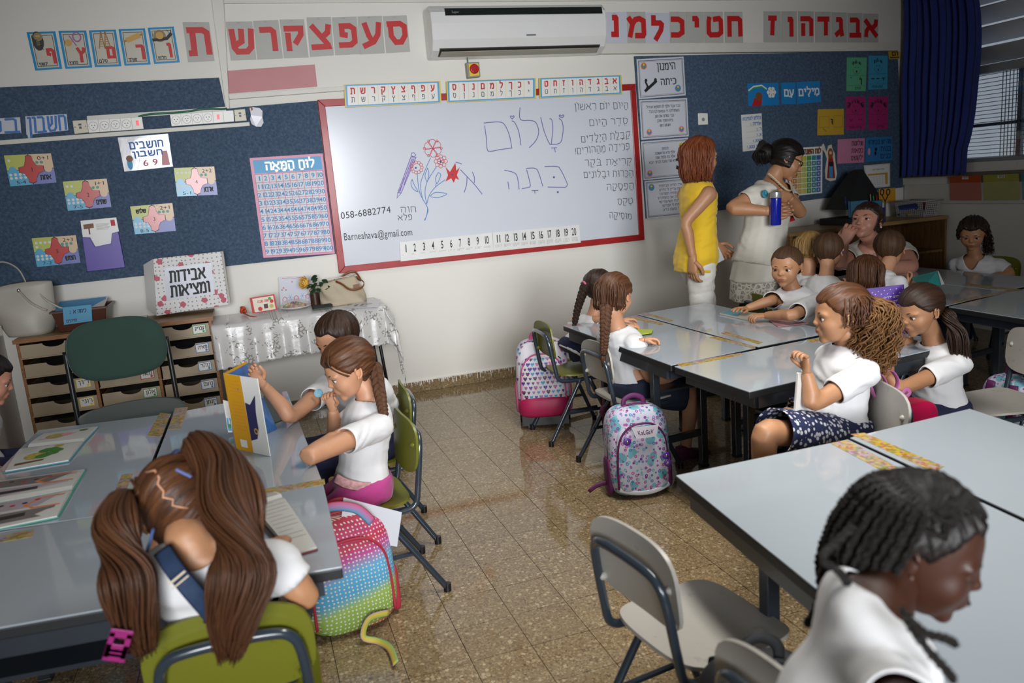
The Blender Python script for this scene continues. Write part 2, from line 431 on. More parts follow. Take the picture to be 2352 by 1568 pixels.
# right wall with two window openings (y from -0.55 to -2.9 behind the curtain and beyond, z 1.32 to 2.6)
WY0, WY1, WZ0, WZ1 = -0.28, -2.9, 1.32, 2.62
b = MB(); b.box((X1, YB, 0), (X1 + .2, 0, WZ0)); b.box((X1, YB, WZ1), (X1 + .2, 0, ZC)); b.box((X1, WY0, WZ0), (X1 + .2, 0, WZ1)); b.box((X1, YB, WZ0), (X1 + .2, WY1, WZ1)); struct(b, 'wall_right', WALL)
b = MB(); b.box((X0 - .2, YB - .2, ZC), (X1 + .2, .2, ZC + .1)); struct(b, 'ceiling', CEIL)
b = MB(); b.box((X0 - .2, YB - .2, -.1), (X1 + .2, .2, -.006)); fl = struct(b, 'floor', mat('cement_joints', '#40362a', .9))
BASE['floor'] = Matrix()
# terrazzo tiles: 0.2 m grid, joints run along the room
gx, gy, g = 0.5046, -2.8166, 0.0011
tiles = []
for i in range(-14, 24):
    for j in range(-16, 30):
        x = gx + .2 * i; y = gy - .2 * j
        if x < X0 - .15 or x > X1 or y > .15 or y < YB: continue
        c = V((x + .1, y - .1, 0)); vis = (-.75 < c.x < 1.9 and -4.9 < c.y < .0)
        dd = (c - V((.45, -3.0, 0))); d = dd.x ** 2 * 2.2 + dd.y ** 2 if vis else 1e3 + dd.length
        tiles.append((d, x, y))
tiles.sort()
bt = MB(); rs = random.Random(3)
tme = None
for k, (d, x, y) in enumerate(tiles):
    x0, x1, y0, y1 = max(x + g, X0), min(x + .2 - g, X1), max(y - .2 + g, YB), min(y - g, 0)
    if x1 - x0 < .01 or y1 - y0 < .01: continue
    if k < 300:
        if tme is None:
            q = MB(); q.box((g, -.2 + g, -.012), (.2 - g, -g, 0)); tme = q.mesh('tile', TERR, False)
        if abs(x1 - x0 - .2 + 2 * g) > 1e-4 or abs(y1 - y0 - .2 + 2 * g) > 1e-4:
            bt.box((x0, y0, -.012), (x1, y1, 0)); continue
        o = bpy.data.objects.new('tile', tme); COL.objects.link(o); o.parent = fl; o.location = (x, y, rs.uniform(-.0007, 0))
    else: bt.box((x0, y0, -.012), (x1, y1, 0))
o = bt.build('remaining_tiles', TERR, fl); o['kind'] = 'stuff'
# terrazzo baseboard pieces with paint drips over their top edge
bb = MB(); bb.box((X0, -.004, 0), (X1, 0, .075)); base_f = struct(bb, 'baseboard_front', mat('baseboard_mortar', '#5c4d3a', .9))
bme = MB(); bme.box((0.001, -.013, 0), (.299, -.004, .078)); bme = bme.mesh('baseboard_tile', TERR, False)
for k in range(23):
    o = bpy.data.objects.new('baseboard_tile', bme); COL.objects.link(o); o.parent = base_f; o.location = (X0 + .02 + .3 * k, 0, 0)
dr = MB(); rd = random.Random(5)
for k in range(230):
    x = rd.uniform(-.3, 2.4); L = rd.choice([.01, .014, .02, .03]) * rd.uniform(.6, 1.6); w = rd.uniform(.0012, .0028)
    dr.box((x - w, -.0142, .08 - L), (x + w, -.0125, .081))
dr.box((X0, -.0135, .0775), (X1, 0, .0825))
o = dr.build('paint_drip', mat('white_paint_drips', '#e9e6dd', .5), base_f); o['kind'] = 'stuff'
# ================================================================ right window, curtain, sill
def sill():
    m = mat('window_grey_aluminium', '#8d9292', .45, metal=.0, var=.05)
    fr = MB()
    X = X1
    fr.box((X + .02, WY0 - .14, WZ0), (X + .12, WY0, WZ1)); fr.box((X + .02, WY1, WZ0), (X + .12, WY0, WZ0 + .03)); fr.box((X + .02, WY1, WZ1 - .04), (X + .12, WY0, WZ1))
    fr.box((X + .02, WY1, WZ0), (X + .12, WY1 + .06, WZ1)); fr.box((X + .01, WY1, 1.985), (X + .13, WY0, 2.045)); fr.box((X + .03, -1.86, WZ0), (X + .11, -1.80, WZ1))
    w = struct(fr, 'window_1', m, bevel=.004)
    k = 0
    for z in (2.12, 2.27, 2.42, 2.57):
        q = MB(); c = V((X + .085, (WY0 - .14 + WY1) / 2, z)); ay = V((0, (WY0 - .14 - WY1) / 2 - .03, 0))
        d = V((.07, 0, -.06)).normalized()
        q.obox(c, d * .085, ay, d.cross(V((0, 1, 0))).normalized() * .006); q.build('louvre_slat', mat('louvre_white', '#bcbcc0', .5), w, bevel=.003)
    g = MB()
    for y in [(-.80 - .03 * i) for i in range(69)]: g.box((X + .16, y, WZ0 + .02), (X + .164, y - .005, 1.99))
    for z in [(WZ0 + .03 * i) for i in range(1, 23)]: g.box((X + .157, WY1, z), (X + .161, WY0 - .1, z + .005))
    g.build('wire_grille', mat('galvanised_wire', '#77797d', .5, metal=.3), w)
    g = MB()
    for y in (-.93, -1.45, -1.97, -2.5): g.box((X + .166, y - .04, WZ0), (X + .2, y, 2.0))
    g.box((X + .166, WY1, 1.59), (X + .2, WY0, 1.615)); g.build('grille_frame', mat('grille_paint', '#5f6a78', .5), w)
    gl = MB(); gl.box((X + .06, WY1 + .05, WZ0 + .02), (X + .064, WY0 - .12, 1.99)); gl.build('pane', mat('window_glass', '#ffffff', .02, var=0, trans=1.0), w)
    s = MB(); s.box((X - .03, YB, 1.222), (X + .02, -.02, 1.247)); struct(s, 'trim_1', mat('brown_sill', '#6b6455', .6), bevel=.003)
    s = MB(); s.box((X - .015, -2.9, 1.0), (X, -.03, 1.16)); s = struct(s, 'trim_2', TRUNK, bevel=.003)
sill()
def curtain():
    mb = MB(); nx, nz = 150, 30; ids = []
    y0, y1 = -.03, -.80
    for j in range(nz + 1):
        t = j / nz; z = 2.74 - (2.74 - 1.235) * t
        row = []
        for i in range(nx + 1):
            s = i / nx
            y = y0 + (y1 - y0) * s * (.86 + .14 * math.sin(PI * min(1, t * 1.15)) ** .8) - .01 * math.sin(t * 9)
            ph = s * 2 * PI * 11 + .8 * math.sin(s * 9) + .35 * math.sin(t * 3 + s * 5)
            a = .022 + .012 * math.sin(s * 17 + 1)
            x = 4.865 + a * math.sin(ph) * (1 - .25 * t) + .008 * mnoise.noise(V((s * 9, t * 4, 0)))
            row.append(mb.vert((x, y, z + .01 * math.sin(ph) * (t > .98)), (s, t)))
        ids.append(row)
    for j in range(nz):
        for i in range(nx): mb.face((ids[j][i], ids[j][i + 1], ids[j + 1][i + 1], ids[j + 1][i]))
    m = mat('royal_blue_cloth', '#1c2f7c', .8, var=.12, vscale=5, sheen=.3)
    t = thing('curtain', 'long royal blue curtain hanging in folds beside the barred window', 'curtain', (4.87, -.4, 1.235))
    o = mb.build('fabric', m, t, smooth=True); sm = o.modifiers.new('s', 'SOLIDIFY'); sm.thickness = .003
    h = MB(); h.tube([(4.88, -.02, 2.735), (4.88, -.86, 2.735)], .011, 8); h.build('rail', TRUNK, t)
curtain()

# ================================================================ felt boards and trunking on the front wall
def wallpoly(name, px, th, m, label=None, cat=None, kind=None, y0=-0.003, group=None, bevel=.002):
    f = [AY(x, y, y0 - th) for x, y in px]; k = [V((p.x, y0, p.z)) for p in f]
    mb = MB(); mb.prism(f, k); o = mb.build(name, m, bevel=bevel)
    return tag(o, label, cat, group, kind)
wallpoly('felt_board', [(-60, 203), (503, 178), (518, 250), (564, 245), (728, 231), (772, 583), (-60, 677)], .012, FELT, 'blue felt display board above the drawer cabinet, left of the whiteboard', 'board')
wallpoly('felt_board', [(1457, 129), (2062, 116), (2075, 430), (1849, 461), (1484, 502)], .012, FELT, 'blue felt display board behind the two standing women, right of the whiteboard', 'board')
wallpoly('trim_3', [(484, -12), (513, -12), (527, 249), (519, 250)], .03, TRUNK, kind='structure')
wallpoly('trim_4', [(525, 216), (800, 197), (803, 207), (527, 228)], .025, TRUNK, kind='structure')
wallpoly('trim_5', [(-40, 325), (573, 280), (574, 289), (-40, 336)], .03, TRUNK, kind='structure')
wallpoly('trim_6', [(1376, 99), (2064, 97), (2064, 116), (1378, 123)], .05, TRUNK, kind='structure')
wallpoly('trim_7', [(199, 266), (519, 245), (520, 255), (200, 277)], .02, TRUNK, kind='structure', y0=-.0152)
wallpoly('trim_8', [(493, 2), (1990, -8), (1990, -2), (493, 8)], .01, TRUNK, kind='structure')
WHITEP = mat('socket_white', '#e9e7e1', .35, var=.02); DARK = mat('black_plastic', '#121315', .4, var=.05)
REDLIT = mat('red_switch_neon', '#c2121a', .3, emit=('#e01020', .6)); SCREEN = mat('grey_pencil', '#8e8c88', .6)
IVORY = mat('ivory_plastic', '#cfc9b2', .4, var=.03)
def socket_strip(px, n, label, extra):
    t = thing('socket_strip', label, 'sockets', AY(px[0][0], px[0][1], -.02))
    q = wq(*px, y=-.052)
    mb = MB(); mb.prism([q.P(0, 1), q.P(1, 1), q.P(1, 0), q.P(0, 0)], [q.P(0, 1, -.03), q.P(1, 1, -.03), q.P(1, 0, -.03), q.P(0, 0, -.03)]); mb.build('housing', WHITEP, t, bevel=.002)
    N = n + extra
    for i in range(n):
        u = (i + .5) / N; mb = MB()
        q.disc(mb, u, .5, .026, .001, 0, 20); q.disc(mb, u, .5, .024, .0014, 1, 20)
        for du, dv in ((-.008, .004), (.008, .004), (0, -.009)): q.disc(mb, u + du / q.w, .5 + dv / q.h, .0032, .002, 2, 8)
        mb.build('socket', [SCREEN, WHITEP, DARK], t)
    mb = MB(); u = (n + .5) / N; q.rect(mb, u - .008 / q.w, .3, u + .008 / q.w, .72, .002, 0); mb.build('red_rocker_switch', REDLIT, t)
    mb = MB()
    for i in range(1, N): q.line(mb, [(i / N, 0), (i / N, 1)], .0015, .0006)
    mb.build('joint', SCREEN, t)
socket_strip([(199, 276), (326, 268), (330, 296), (204, 305)], 4, 'white four-socket strip with a red switch at the left of the trunking', 1)
socket_strip([(390, 263), (536, 253), (538, 279), (394, 290)], 4, 'white four-socket strip with a lit red switch nearer the whiteboard', 2)
for px, lb in (([(166, 277), (198, 275), (204, 304), (171, 308)], 'ivory data outlet left of the left socket strip'), ([(537, 252), (563, 250), (567, 277), (540, 279)], 'ivory data outlet beside the torn paper, right of the sockets')):
    t = thing('data_outlet', lb, 'outlet', AY(*px[0], -.02)); q = wq(*px, y=-.045); mb = MB()
    mb.prism([q.P(0, 1), q.P(1, 1), q.P(1, 0), q.P(0, 0)], [q.P(0, 1, -.03), q.P(1, 1, -.03), q.P(1, 0, -.03), q.P(0, 0, -.03)]); mb.build('face_plate', IVORY, t, bevel=.003)
    mb = MB(); q.rect(mb, .38, .6, .6, .74, .002); q.rect(mb, .4, .35, .58, .52, .002); q.disc(mb, .12, .5, .003, .002); q.disc(mb, .88, .5, .003, .002); mb.build('port', DARK, t)
mb = MB(); mb.tube([AY(318, 268, -.04), AY(345, 262, -.045), AY(420, 257, -.045), AY(470, 250, -.045), AY(515, 250, -.04), AY(519, 247, -.02)], .006, 8, smooth=6)
tag(mb.build('cable', mat('green_cable', '#1d6b4f', .45), smooth=True), 'green cable lying along the trunking between the socket strips', 'cable')

# ================================================================ printed and written sheets
RED = mat('red_ink', '#c01818', .5, var=0); BLK = mat('black_ink', '#17171a', .6, var=0); BLU = mat('blue_ink', '#3f74b5', .6, var=0)
LBL = mat('light_blue_print', '#2f93c8', .5, var=0); WHT = mat('white_card', '#e4e3de', .3, var=.01); LAM = mat('laminated_card', '#b9b8b2', .16, var=.02)
LAMW = mat('laminated_white_card', '#c9ccd6', .2, var=.01); CREAM = mat('cream_card', '#d9d2bd', .3, var=.02)
YEL = mat('yellow_card', '#e2c22e', .4, var=.02); GRN = mat('green_print', '#2f9a4a', .5, var=0); PNK = mat('pink_card', '#e58ea2', .5, var=.02)
SKYB = mat('sky_blue_card', '#4aa3d9', .35, var=.02); ORG = mat('orange_print', '#e07b35', .5, var=0); PUR = mat('purple_ink', '#5b4a9a', .5, var=0)
BRN = mat('brown_print', '#7a4a26', .5, var=0); LIME = mat('lime_print', '#b9bf4e', .35, var=.02); PEACH = mat('peach_print', '#d9b892', .35, var=.02)
LAV = mat('lavender_print', '#6c74b8', .35, var=.02); GRYI = mat('grey_print', '#77777a', .6, var=0)
NAMES = {'א': 'aleph', 'ב': 'bet', 'ג': 'gimel', 'ד': 'dalet', 'ה': 'he', 'ו': 'vav', 'ז': 'zayin', 'ח': 'het', 'ט': 'tet', 'י': 'yod', 'כ': 'kaf', 'ל': 'lamed', 'מ': 'mem', 'נ': 'nun', 'ס': 'samekh', 'ע': 'ayin', 'פ': 'pe', 'צ': 'tsadi', 'ק': 'qof', 'ר': 'resh', 'ש': 'shin', 'ת': 'tav'}
letters = [
 ('ת', (419, 51), (480, 51), (493, 140), (432, 143), .1, .22, .9, .8, 0), ('ש', (518, 50), (579, 49), (589, 137), (530, 139), .08, .22, .96, .76, 0), ('ר', (581, 48), (639, 46), (650, 134), (591, 137), .22, .25, .8, .76, 0),
 ('ק', (642, 45), (698, 44), (709, 132), (652, 134), .14, .36, .86, .76, 0), ('צ', (704, 40), (760, 39), (767, 127), (712, 131), .12, .24, .9, .76, 0), ('פ', (762, 40), (819, 38), (828, 124), (770, 127), .2, .26, .88, .76, 0),
 ('ע', (821, 38), (877, 36), (884, 122), (827, 125), .16, .28, .88, .78, 0), ('ס', (879, 37), (934, 35), (942, 119), (887, 122), .14, .28, .9, .78, 0),
 ('נ', (1384, 28), (1439, 27), (1441, 99), (1386, 99), .34, .28, .6, .82, 1), ('מ', (1439, 27), (1482, 27), (1483, 99), (1441, 99), .06, .24, .96, .78, 0), ('ל', (1482, 29), (1537, 30), (1538, 98), (1483, 99), .24, .14, .72, .66, 1),
 ('כ', (1538, 27), (1574, 27), (1576, 99), (1539, 99), .1, .26, .82, .76, 0), ('י', (1575, 27), (1618, 27), (1619, 98), (1577, 99), .36, .22, .62, .78, 0), ('ט', (1619, 27), (1660, 27), (1662, 98), (1620, 99), .08, .26, .92, .78, 0), ('ח', (1664, 27), (1705, 27), (1707, 98), (1665, 99), .12, .26, .9, .78, 0),
 ('ז', (1754, 26), (1793, 26), (1794, 97), (1754, 97), .28, .28, .72, .78, 0), ('ו', (1795, 26), (1830, 26), (1831, 97), (1795, 97), .42, .24, .68, .74, 0), ('ה', (1833, 26), (1869, 26), (1869, 97), (1834, 97), .16, .26, .88, .76, 0), ('ד', (1872, 27), (1908, 27), (1908, 97), (1873, 97), .16, .28, .86, .76, 0),
 ('ג', (1910, 28), (1945, 29), (1945, 97), (1910, 97), .24, .26, .72, .76, 0), ('ב', (1947, 30), (1981, 30), (1981, 97), (1947, 97), .14, .24, .86, .76, 0), ('א', (1983, 31), (2017, 32), (2017, 97), (1983, 97), .1, .24, .9, .74, 0)]
for ch, a, b2, c, d, u0, v0, u1, v1, pale in letters:
    yb = -.03 if a[0] < 1000 else -.051
    q = wq(a, b2, c, d, y=yb if False else -.003)
    t = thing('letter_card', 'plastic sleeve card with the big red letter %s, high on the wall' % NAMES[ch], 'card', q.P(.5, 0), group='alphabet cards along the top of the wall')
    mb = MB(); q.sheet(mb); mb.build('card_sheet', LAMW if pale else LAM, t)
    mb = MB(); q.heb(mb, ch, u0 + .06, v0, u1 - .05, v1, .040 if a[0] > 1000 else .036, .0022); mb.build('letter', RED, t)
    mb = MB(); q.rect(mb, .42, .955, .52, .965, .0025); mb.build('staple', SCREEN, t)
# picture cards with the final letters
def pic_card(px, ch, word, lab, draw):
    q = wq(*px, y=-.003)
    t = thing('picture_card', lab, 'card', q.P(.5, 0), group='blue framed picture cards'); mb = MB(); q.sheet(mb); mb.build('card_frame', mat('card_blue', '#1b8fc6', .2), t)
    mb = MB(); q.rect(mb, .09, .05, .91, .95, .0018, 0); q.frame(mb, .021, .003, .002, 1); mb.build('card_face', [mat('card_cream', '#c9c4b6', .2), BLK], t)
    mb = MB(); q.heb(mb, ch, .50, .26, .86, .52, .018, .0026, 0, False); mb.build('letter', RED, t)
    mb = MB(); q.heb(mb, word, .2, .12, .5, .19, .0035, .0026, 0); mb.build('word', BLK, t)
    mb = MB(); draw(q, mb); mb.build('drawing', [mat('owl_dark', '#2c2a27', .6), mat('wood_print', '#a57a45', .6), mat('mauve_print', '#9a5a9c', .5), mat('tan_print', '#8f7f58', .6), mat('sand_print', '#c79a45', .5)], t)
def d_owl(q, mb):
    q.disc(mb, .33, .76, .03, .0025, 0, 14, .055); q.disc(mb, .36, .87, .024, .003, 3, 12); q.disc(mb, .32, .885, .006, .0035, 4); q.disc(mb, .39, .885, .006, .0035, 4)
    q.shape(mb, [(.2, .58), (.3, .62), (.3, .8), (.22, .78)], .003, 0)
    for k in range(12): q.disc(mb, .28 + .03 * (k % 4), .66 + .05 * (k // 4), .003, .0035, 3, 6)
    q.line(mb, [(.3, .58), (.28, .52)], .004, .003, 0); q.line(mb, [(.4, .6), (.46, .53)], .004, .003, 0)
def d_dummy(q, mb):
    q.line(mb, [(.62 + .14 * math.cos(a), .83 + .12 * math.sin(a)) for a in (2 * PI * k / 16 for k in range(17))], .008, .003, 2)
    q.disc(mb, .28, .68, .02, .003, 4, 12); q.shape(mb, [(.34, .66), (.46, .7), (.42, .76), (.33, .72)], .0032, 4); q.shape(mb, [(.33, .86), (.37, .87), (.58, .6), (.54, .59)], .0036, 2)
def d_ladder(q, mb):
    for a, b3 in (((.42, .95), (.28, .5)), ((.58, .95), (.7, .54)), ((.42, .95), (.5, .5)), ((.58, .95), (.5, .5))): q.line(mb, [a, b3], .006, .003, 1)
    for k in range(6):
        y = .56 + .06 * k; q.line(mb, [(.3 + .02 * k, y), (.48 - .005 * k, y)], .004, .0033, 1); q.line(mb, [(.52 + .005 * k, y), (.68 - .02 * k, y)], .004, .0033, 1)
def d_pin(q, mb):
    q.line(mb, [(.14, .66), (.86, .84)], .012, .003, 1); q.line(mb, [(.3, .70), (.7, .80)], .03, .0034, 4)
def d_snail(q, mb):
    q.disc(mb, .4, .76, .036, .003, 3, 16); q.disc(mb, .4, .77, .022, .0034, 4, 14); q.line(mb, [(.14, .66), (.4, .66), (.66, .68), (.84, .8)], .018, .0032, 0); q.line(mb, [(.82, .8), (.86, .93)], .003, .0035, 0); q.line(mb, [(.8, .8), (.7, .92)], .003, .0035, 0)
pic_card([(61, 74), (127, 72), (143, 158), (81, 162)], 'ף', 'ינשוף', 'blue framed card with an owl picture', d_owl)
pic_card([(134, 71), (198, 70), (212, 155), (150, 158)], 'ץ', 'מוצץ', 'blue framed card with a baby dummy picture', d_dummy)
pic_card([(204, 70), (266, 68), (279, 152), (218, 154)], 'ם', 'סלם', 'blue framed card with a ladder picture', d_ladder)
pic_card([(272, 67), (333, 65), (346, 148), (286, 151)], 'ך', 'מערוך', 'blue framed card with a rolling pin picture', d_pin)
pic_card([(339, 64), (399, 61), (413, 143), (354, 147)], 'ן', 'חלזון', 'blue framed card with a snail picture', d_snail)
q = wq((516, 163), (723, 148), (729, 199), (523, 215), y=-.003); mb = MB(); q.sheet(mb)
tag(mb.build('paper_strip', mat('faded_pink_paper', '#c98f92', .8, var=.03)), 'plain faded pink paper strip under the red letters', 'paper')

FB = -.0153   # face of the felt boards
# cut out blue words
def cutword(px, text, lab, tail=None, w=.013):
    q = wq(*px, y=FB)
    t = thing('cut_out_word', lab, 'lettering', q.P(.5, 0)); mb = MB(); q.sheet(mb, .0012)
    if tail: mb.prism([q.P(u, v, .0012) for u, v in tail], [q.P(u, v, 0) for u, v in tail])
    mb.build('backing', LAMW, t)
    mb = MB(); q.heb(mb, text, .06, .08, .95, .9, w, .002); mb.build('letters', BLU, t)
cutword([(58, 267), (153, 262), (157, 299), (61, 310)], 'חשבון', 'cut-out blue Hebrew word left of the ivory outlet', [(.02, 0), (.13, 0), (.13, -.3), (.04, -.32)])
cutword([(-28, 273), (46, 269), (49, 305), (-26, 309)], 'בכ', 'cut-out blue Hebrew letters at the far left edge of the felt board')
q = wq((270, 316), (386, 307), (397, 382), (286, 394), y=FB)
t = thing('poster', 'shiny laminated sheet with blue Hebrew words and the numbers 6 9', 'poster', q.P(.5, 0)); mb = MB(); q.sheet(mb); mb.build('sheet', mat('glossy_laminate', '#cfcfd2', .12, bump=.25, bscale=12, bdist=.004), t)
mb = MB(); q.heb(mb, 'חושבים', .2, .64, .86, .82, .009, .0022, 0); q.heb(mb, 'חשבון', .24, .40, .82, .54, .009, .0022, 0); q.lat(mb, '6 9', .4, .1, .72, .28, .0022, 1, 1)
q.disc(mb, .14, .2, .016, .002, 2, 10, .035); q.disc(mb, .15, .36, .02, .0024, 3); q.shape(mb, [(.78, .06), (.95, .06), (.93, .5), (.82, .5)], .002, 4); mb.build('print', [BLU, mat('magenta_ink', '#b8325e', .5, var=0), LBL, BRN, mat('rose_print', '#c98a8e', .5, var=0)], t)

def puzzle(px, n, sm, bt_, word, top, lab, ntop, nl, nr):
    q = wq(*px, y=FB); t = thing('number_puzzle_card', lab, 'card', q.P(.5, 0), group='number puzzle cards on the left felt board')
    mb = MB(); q.sheet(mb, .001, 0)
    q.rect(mb, .0, .5, .5, 1, .0016, 0); q.rect(mb, .5, .5, 1, 1, .0016, 1); q.rect(mb, 0, 0, .5, .5, .0016, 2); q.rect(mb, .5, 0, 1, .5, .0016, 3)
    q.disc(mb, .12, .5, .022, .0019, 2); q.disc(mb, .88, .5, .022, .0019, 1)
    mb.build('puzzle_pieces', [LIME, PEACH, LBL2, LAV], t)
    out = [(.26, .42), (.26, .58), (.38, .62), (.42, .78), (.44, .92), (.5, .97), (.57, .92), (.58, .78), (.64, .62), (.78, .6), (.78, .42), (.66, .36), (.6, .22), (.58, .1), (.5, .05), (.42, .1), (.42, .22), (.36, .38)]
    mb = MB(); q.shape(mb, [(.52 + (u - .52) * 1.05, .5 + (v - .5) * 1.05) for u, v in out], .0022, 1); q.shape(mb, out, .0026, 0); q.lat(mb, n, .49, .42, .55, .56, .003, 1); mb.build('red_centre_piece', [mat('puzzle_red', '#c2302a', .25), BLK], t)
    mb = MB(); q.line(mb, [(.5, 0), (.5, 1)], .003, .0019); q.line(mb, [(0, .5), (1, .5)], .003, .0018)
    q.lat(mb, sm, .68, .8, .93, .93, .002); q.lat(mb, bt_, .14, .05, .36, .16, .002)
    if top: q.heb(mb, word, .12, .74, .34, .86, .006, .002)
    else: q.heb(mb, word, .68, .14, .9, .28, .006, .002)
    mb.build('print', BLK, t)
    mb = MB()
    for k in range(ntop): q.disc(mb, .08 + .1 * (k % 4), .82 - .14 * (k // 4), .008, .0021, 0)
    for k in range(nl): q.disc(mb, .06 + .1 * (k % 4), .36 - .11 * (k // 4), .008, .0021, 0)
    for k in range(nr): q.disc(mb, .66 + .1 * (k % 3), .72 - .1 * (k // 3), .009, .0021, 1)
    mb.build('counting_pictures', [mat('pale_dots', '#d8dbd8', .4, var=0), mat('teal_dots', '#3a8c86', .4, var=0)], t)
LBL2 = mat('puzzle_blue', '#4fa9cf', .3)
puzzle([(9, 357), (117, 352), (130, 419), (24, 428)], '1', '0+1', '5-4', 'אחת', 0, 'puzzle card number one, the uppermost at the far left', 1, 8, 2)
puzzle([(144, 417), (245, 410), (256, 475), (156, 484)], '2', '1+1', '7-5', 'שתים', 0, 'puzzle card number two, below and right of card one', 2, 8, 2)
puzzle([(299, 474), (396, 466), (404, 530), (310, 538)], '3', '2+1', '8-5', 'שלוש', 1, 'puzzle card number three, with a Hebrew word at its upper left', 0, 8, 3)
puzzle([(399, 386), (492, 382), (500, 447), (407, 451)], '4', '2+2', '5-1', 'ארבע', 0, 'puzzle card number four, nearest the hundred chart', 4, 5, 2)
puzzle([(73, 547), (174, 540), (185, 603), (85, 613)], '5', '2+3', '7-2', 'חמש', 0, 'puzzle card number five, left of the purple pocket', 5, 8, 5)
q = wq((185, 507), (267, 499), (289, 613), (202, 623), y=FB)
t = thing('document_pocket', 'purple plastic wall pocket holding white papers under the puzzle cards', 'folder', q.P(.5, 0))
mb = MB(); q.sheet(mb, .004); mb.build('papers', WHT, t)
mb = MB(); sh = [(0, 0), (1, 0), (1, .72), (.82, .7), (.74, .5), (.3, .47), (.2, .66), (0, .68)]; mb.prism([q.P(u, v, .03) for u, v in sh], [q.P(u, v, .004) for u, v in sh]); mb.build('pocket', mat('purple_plastic', '#45259a', .35, var=.05), t, bevel=.002)
mb = MB(); q.shape(mb, [(.06, .83), (.34, .84), (.34, .93), (.06, .92)], .0055, 0); q.rect(mb, .18, .72, .22, .84, .005, 0); q.rect(mb, .82, .84, .94, .96, .005, 1)
for k in range(6): q.rect(mb, .4, .9 - .022 * k, .78 - .03 * (k % 3), .905 - .022 * k, .005, 2)
mb.build('print', [BRN, RED, GRYI], t)
# torn reflective paper
q = wq((570, 247), (602, 246), (606, 291), (576, 292), y=-.03); t = thing('torn_paper', 'crumpled glossy white paper scrap taped at the end of the trunking', 'paper', q.P(.5, 0))
sh = [(.1, .95), (.3, 1.0), (.8, .95), (1, .8), (.95, .5), (1, .2), (.8, 0), (.4, .02), (.1, .15), (.02, .4), (.12, .6)]; mb = MB(); mb.prism([q.P(u, v, .01 + .006 * math.sin(9 * u)) for u, v in sh], [q.P(u, v, 0) for u, v in sh]); mb.build('scrap', mat('glossy_white', '#e8e8ee', .15), t)
mb = MB(); q.disc(mb, .18, .92, .012, .014); mb.build('pin', BRN, t)

# hundred chart
q = wq((573, 363), (741, 352), (769, 582), (605, 592), y=FB)
t = thing('hundred_chart', 'pink framed hundred chart with blue numbers 1 to 100', 'chart', q.P(.5, 0))
mb = MB(); q.sheet(mb); mb.build('sheet', mat('chart_pink', '#d78ca6', .45), t)
mb = MB(); q.rect(mb, .04, .845, .97, .975, .0016, 0); mb.build('blue_header', mat('chart_header', '#3b98c9', .45), t)
mb = MB(); q.heb(mb, 'לוּחַ הַמֵּאָה', .2, .875, .86, .945, .012, .0022); mb.build('title', WHT, t)
mb = MB(); q.rect(mb, .04, .02, .97, .835, .0016, 0); mb.build('number_field', mat('chart_white', '#d0d1d6', .5), t)
gm = MB(); nm = MB()
for k in range(11):
    u = .04 + .093 * k; q.line(gm, [(u, .02), (u, .835)], .003, .002); v = .02 + .0815 * k; q.line(gm, [(.04, v), (.97, v)], .003, .002)
for k in range(100):
    r, c = divmod(k, 10); s_ = str(k + 1); w_ = .022 * len(s_) + .004; uc = .04 + .093 * (c + .5); vc = .835 - .0815 * (r + .5)
    nm = MB(); q.lat(nm, s_, uc - w_, vc - .022, uc + w_, vc + .022, .0024, 0, 1); nm.build('number', mat('chart_blue', '#2d86bd', .5, var=0), t)
gm.build('grid', mat('chart_grid', '#c2557f', .5, var=0), t)

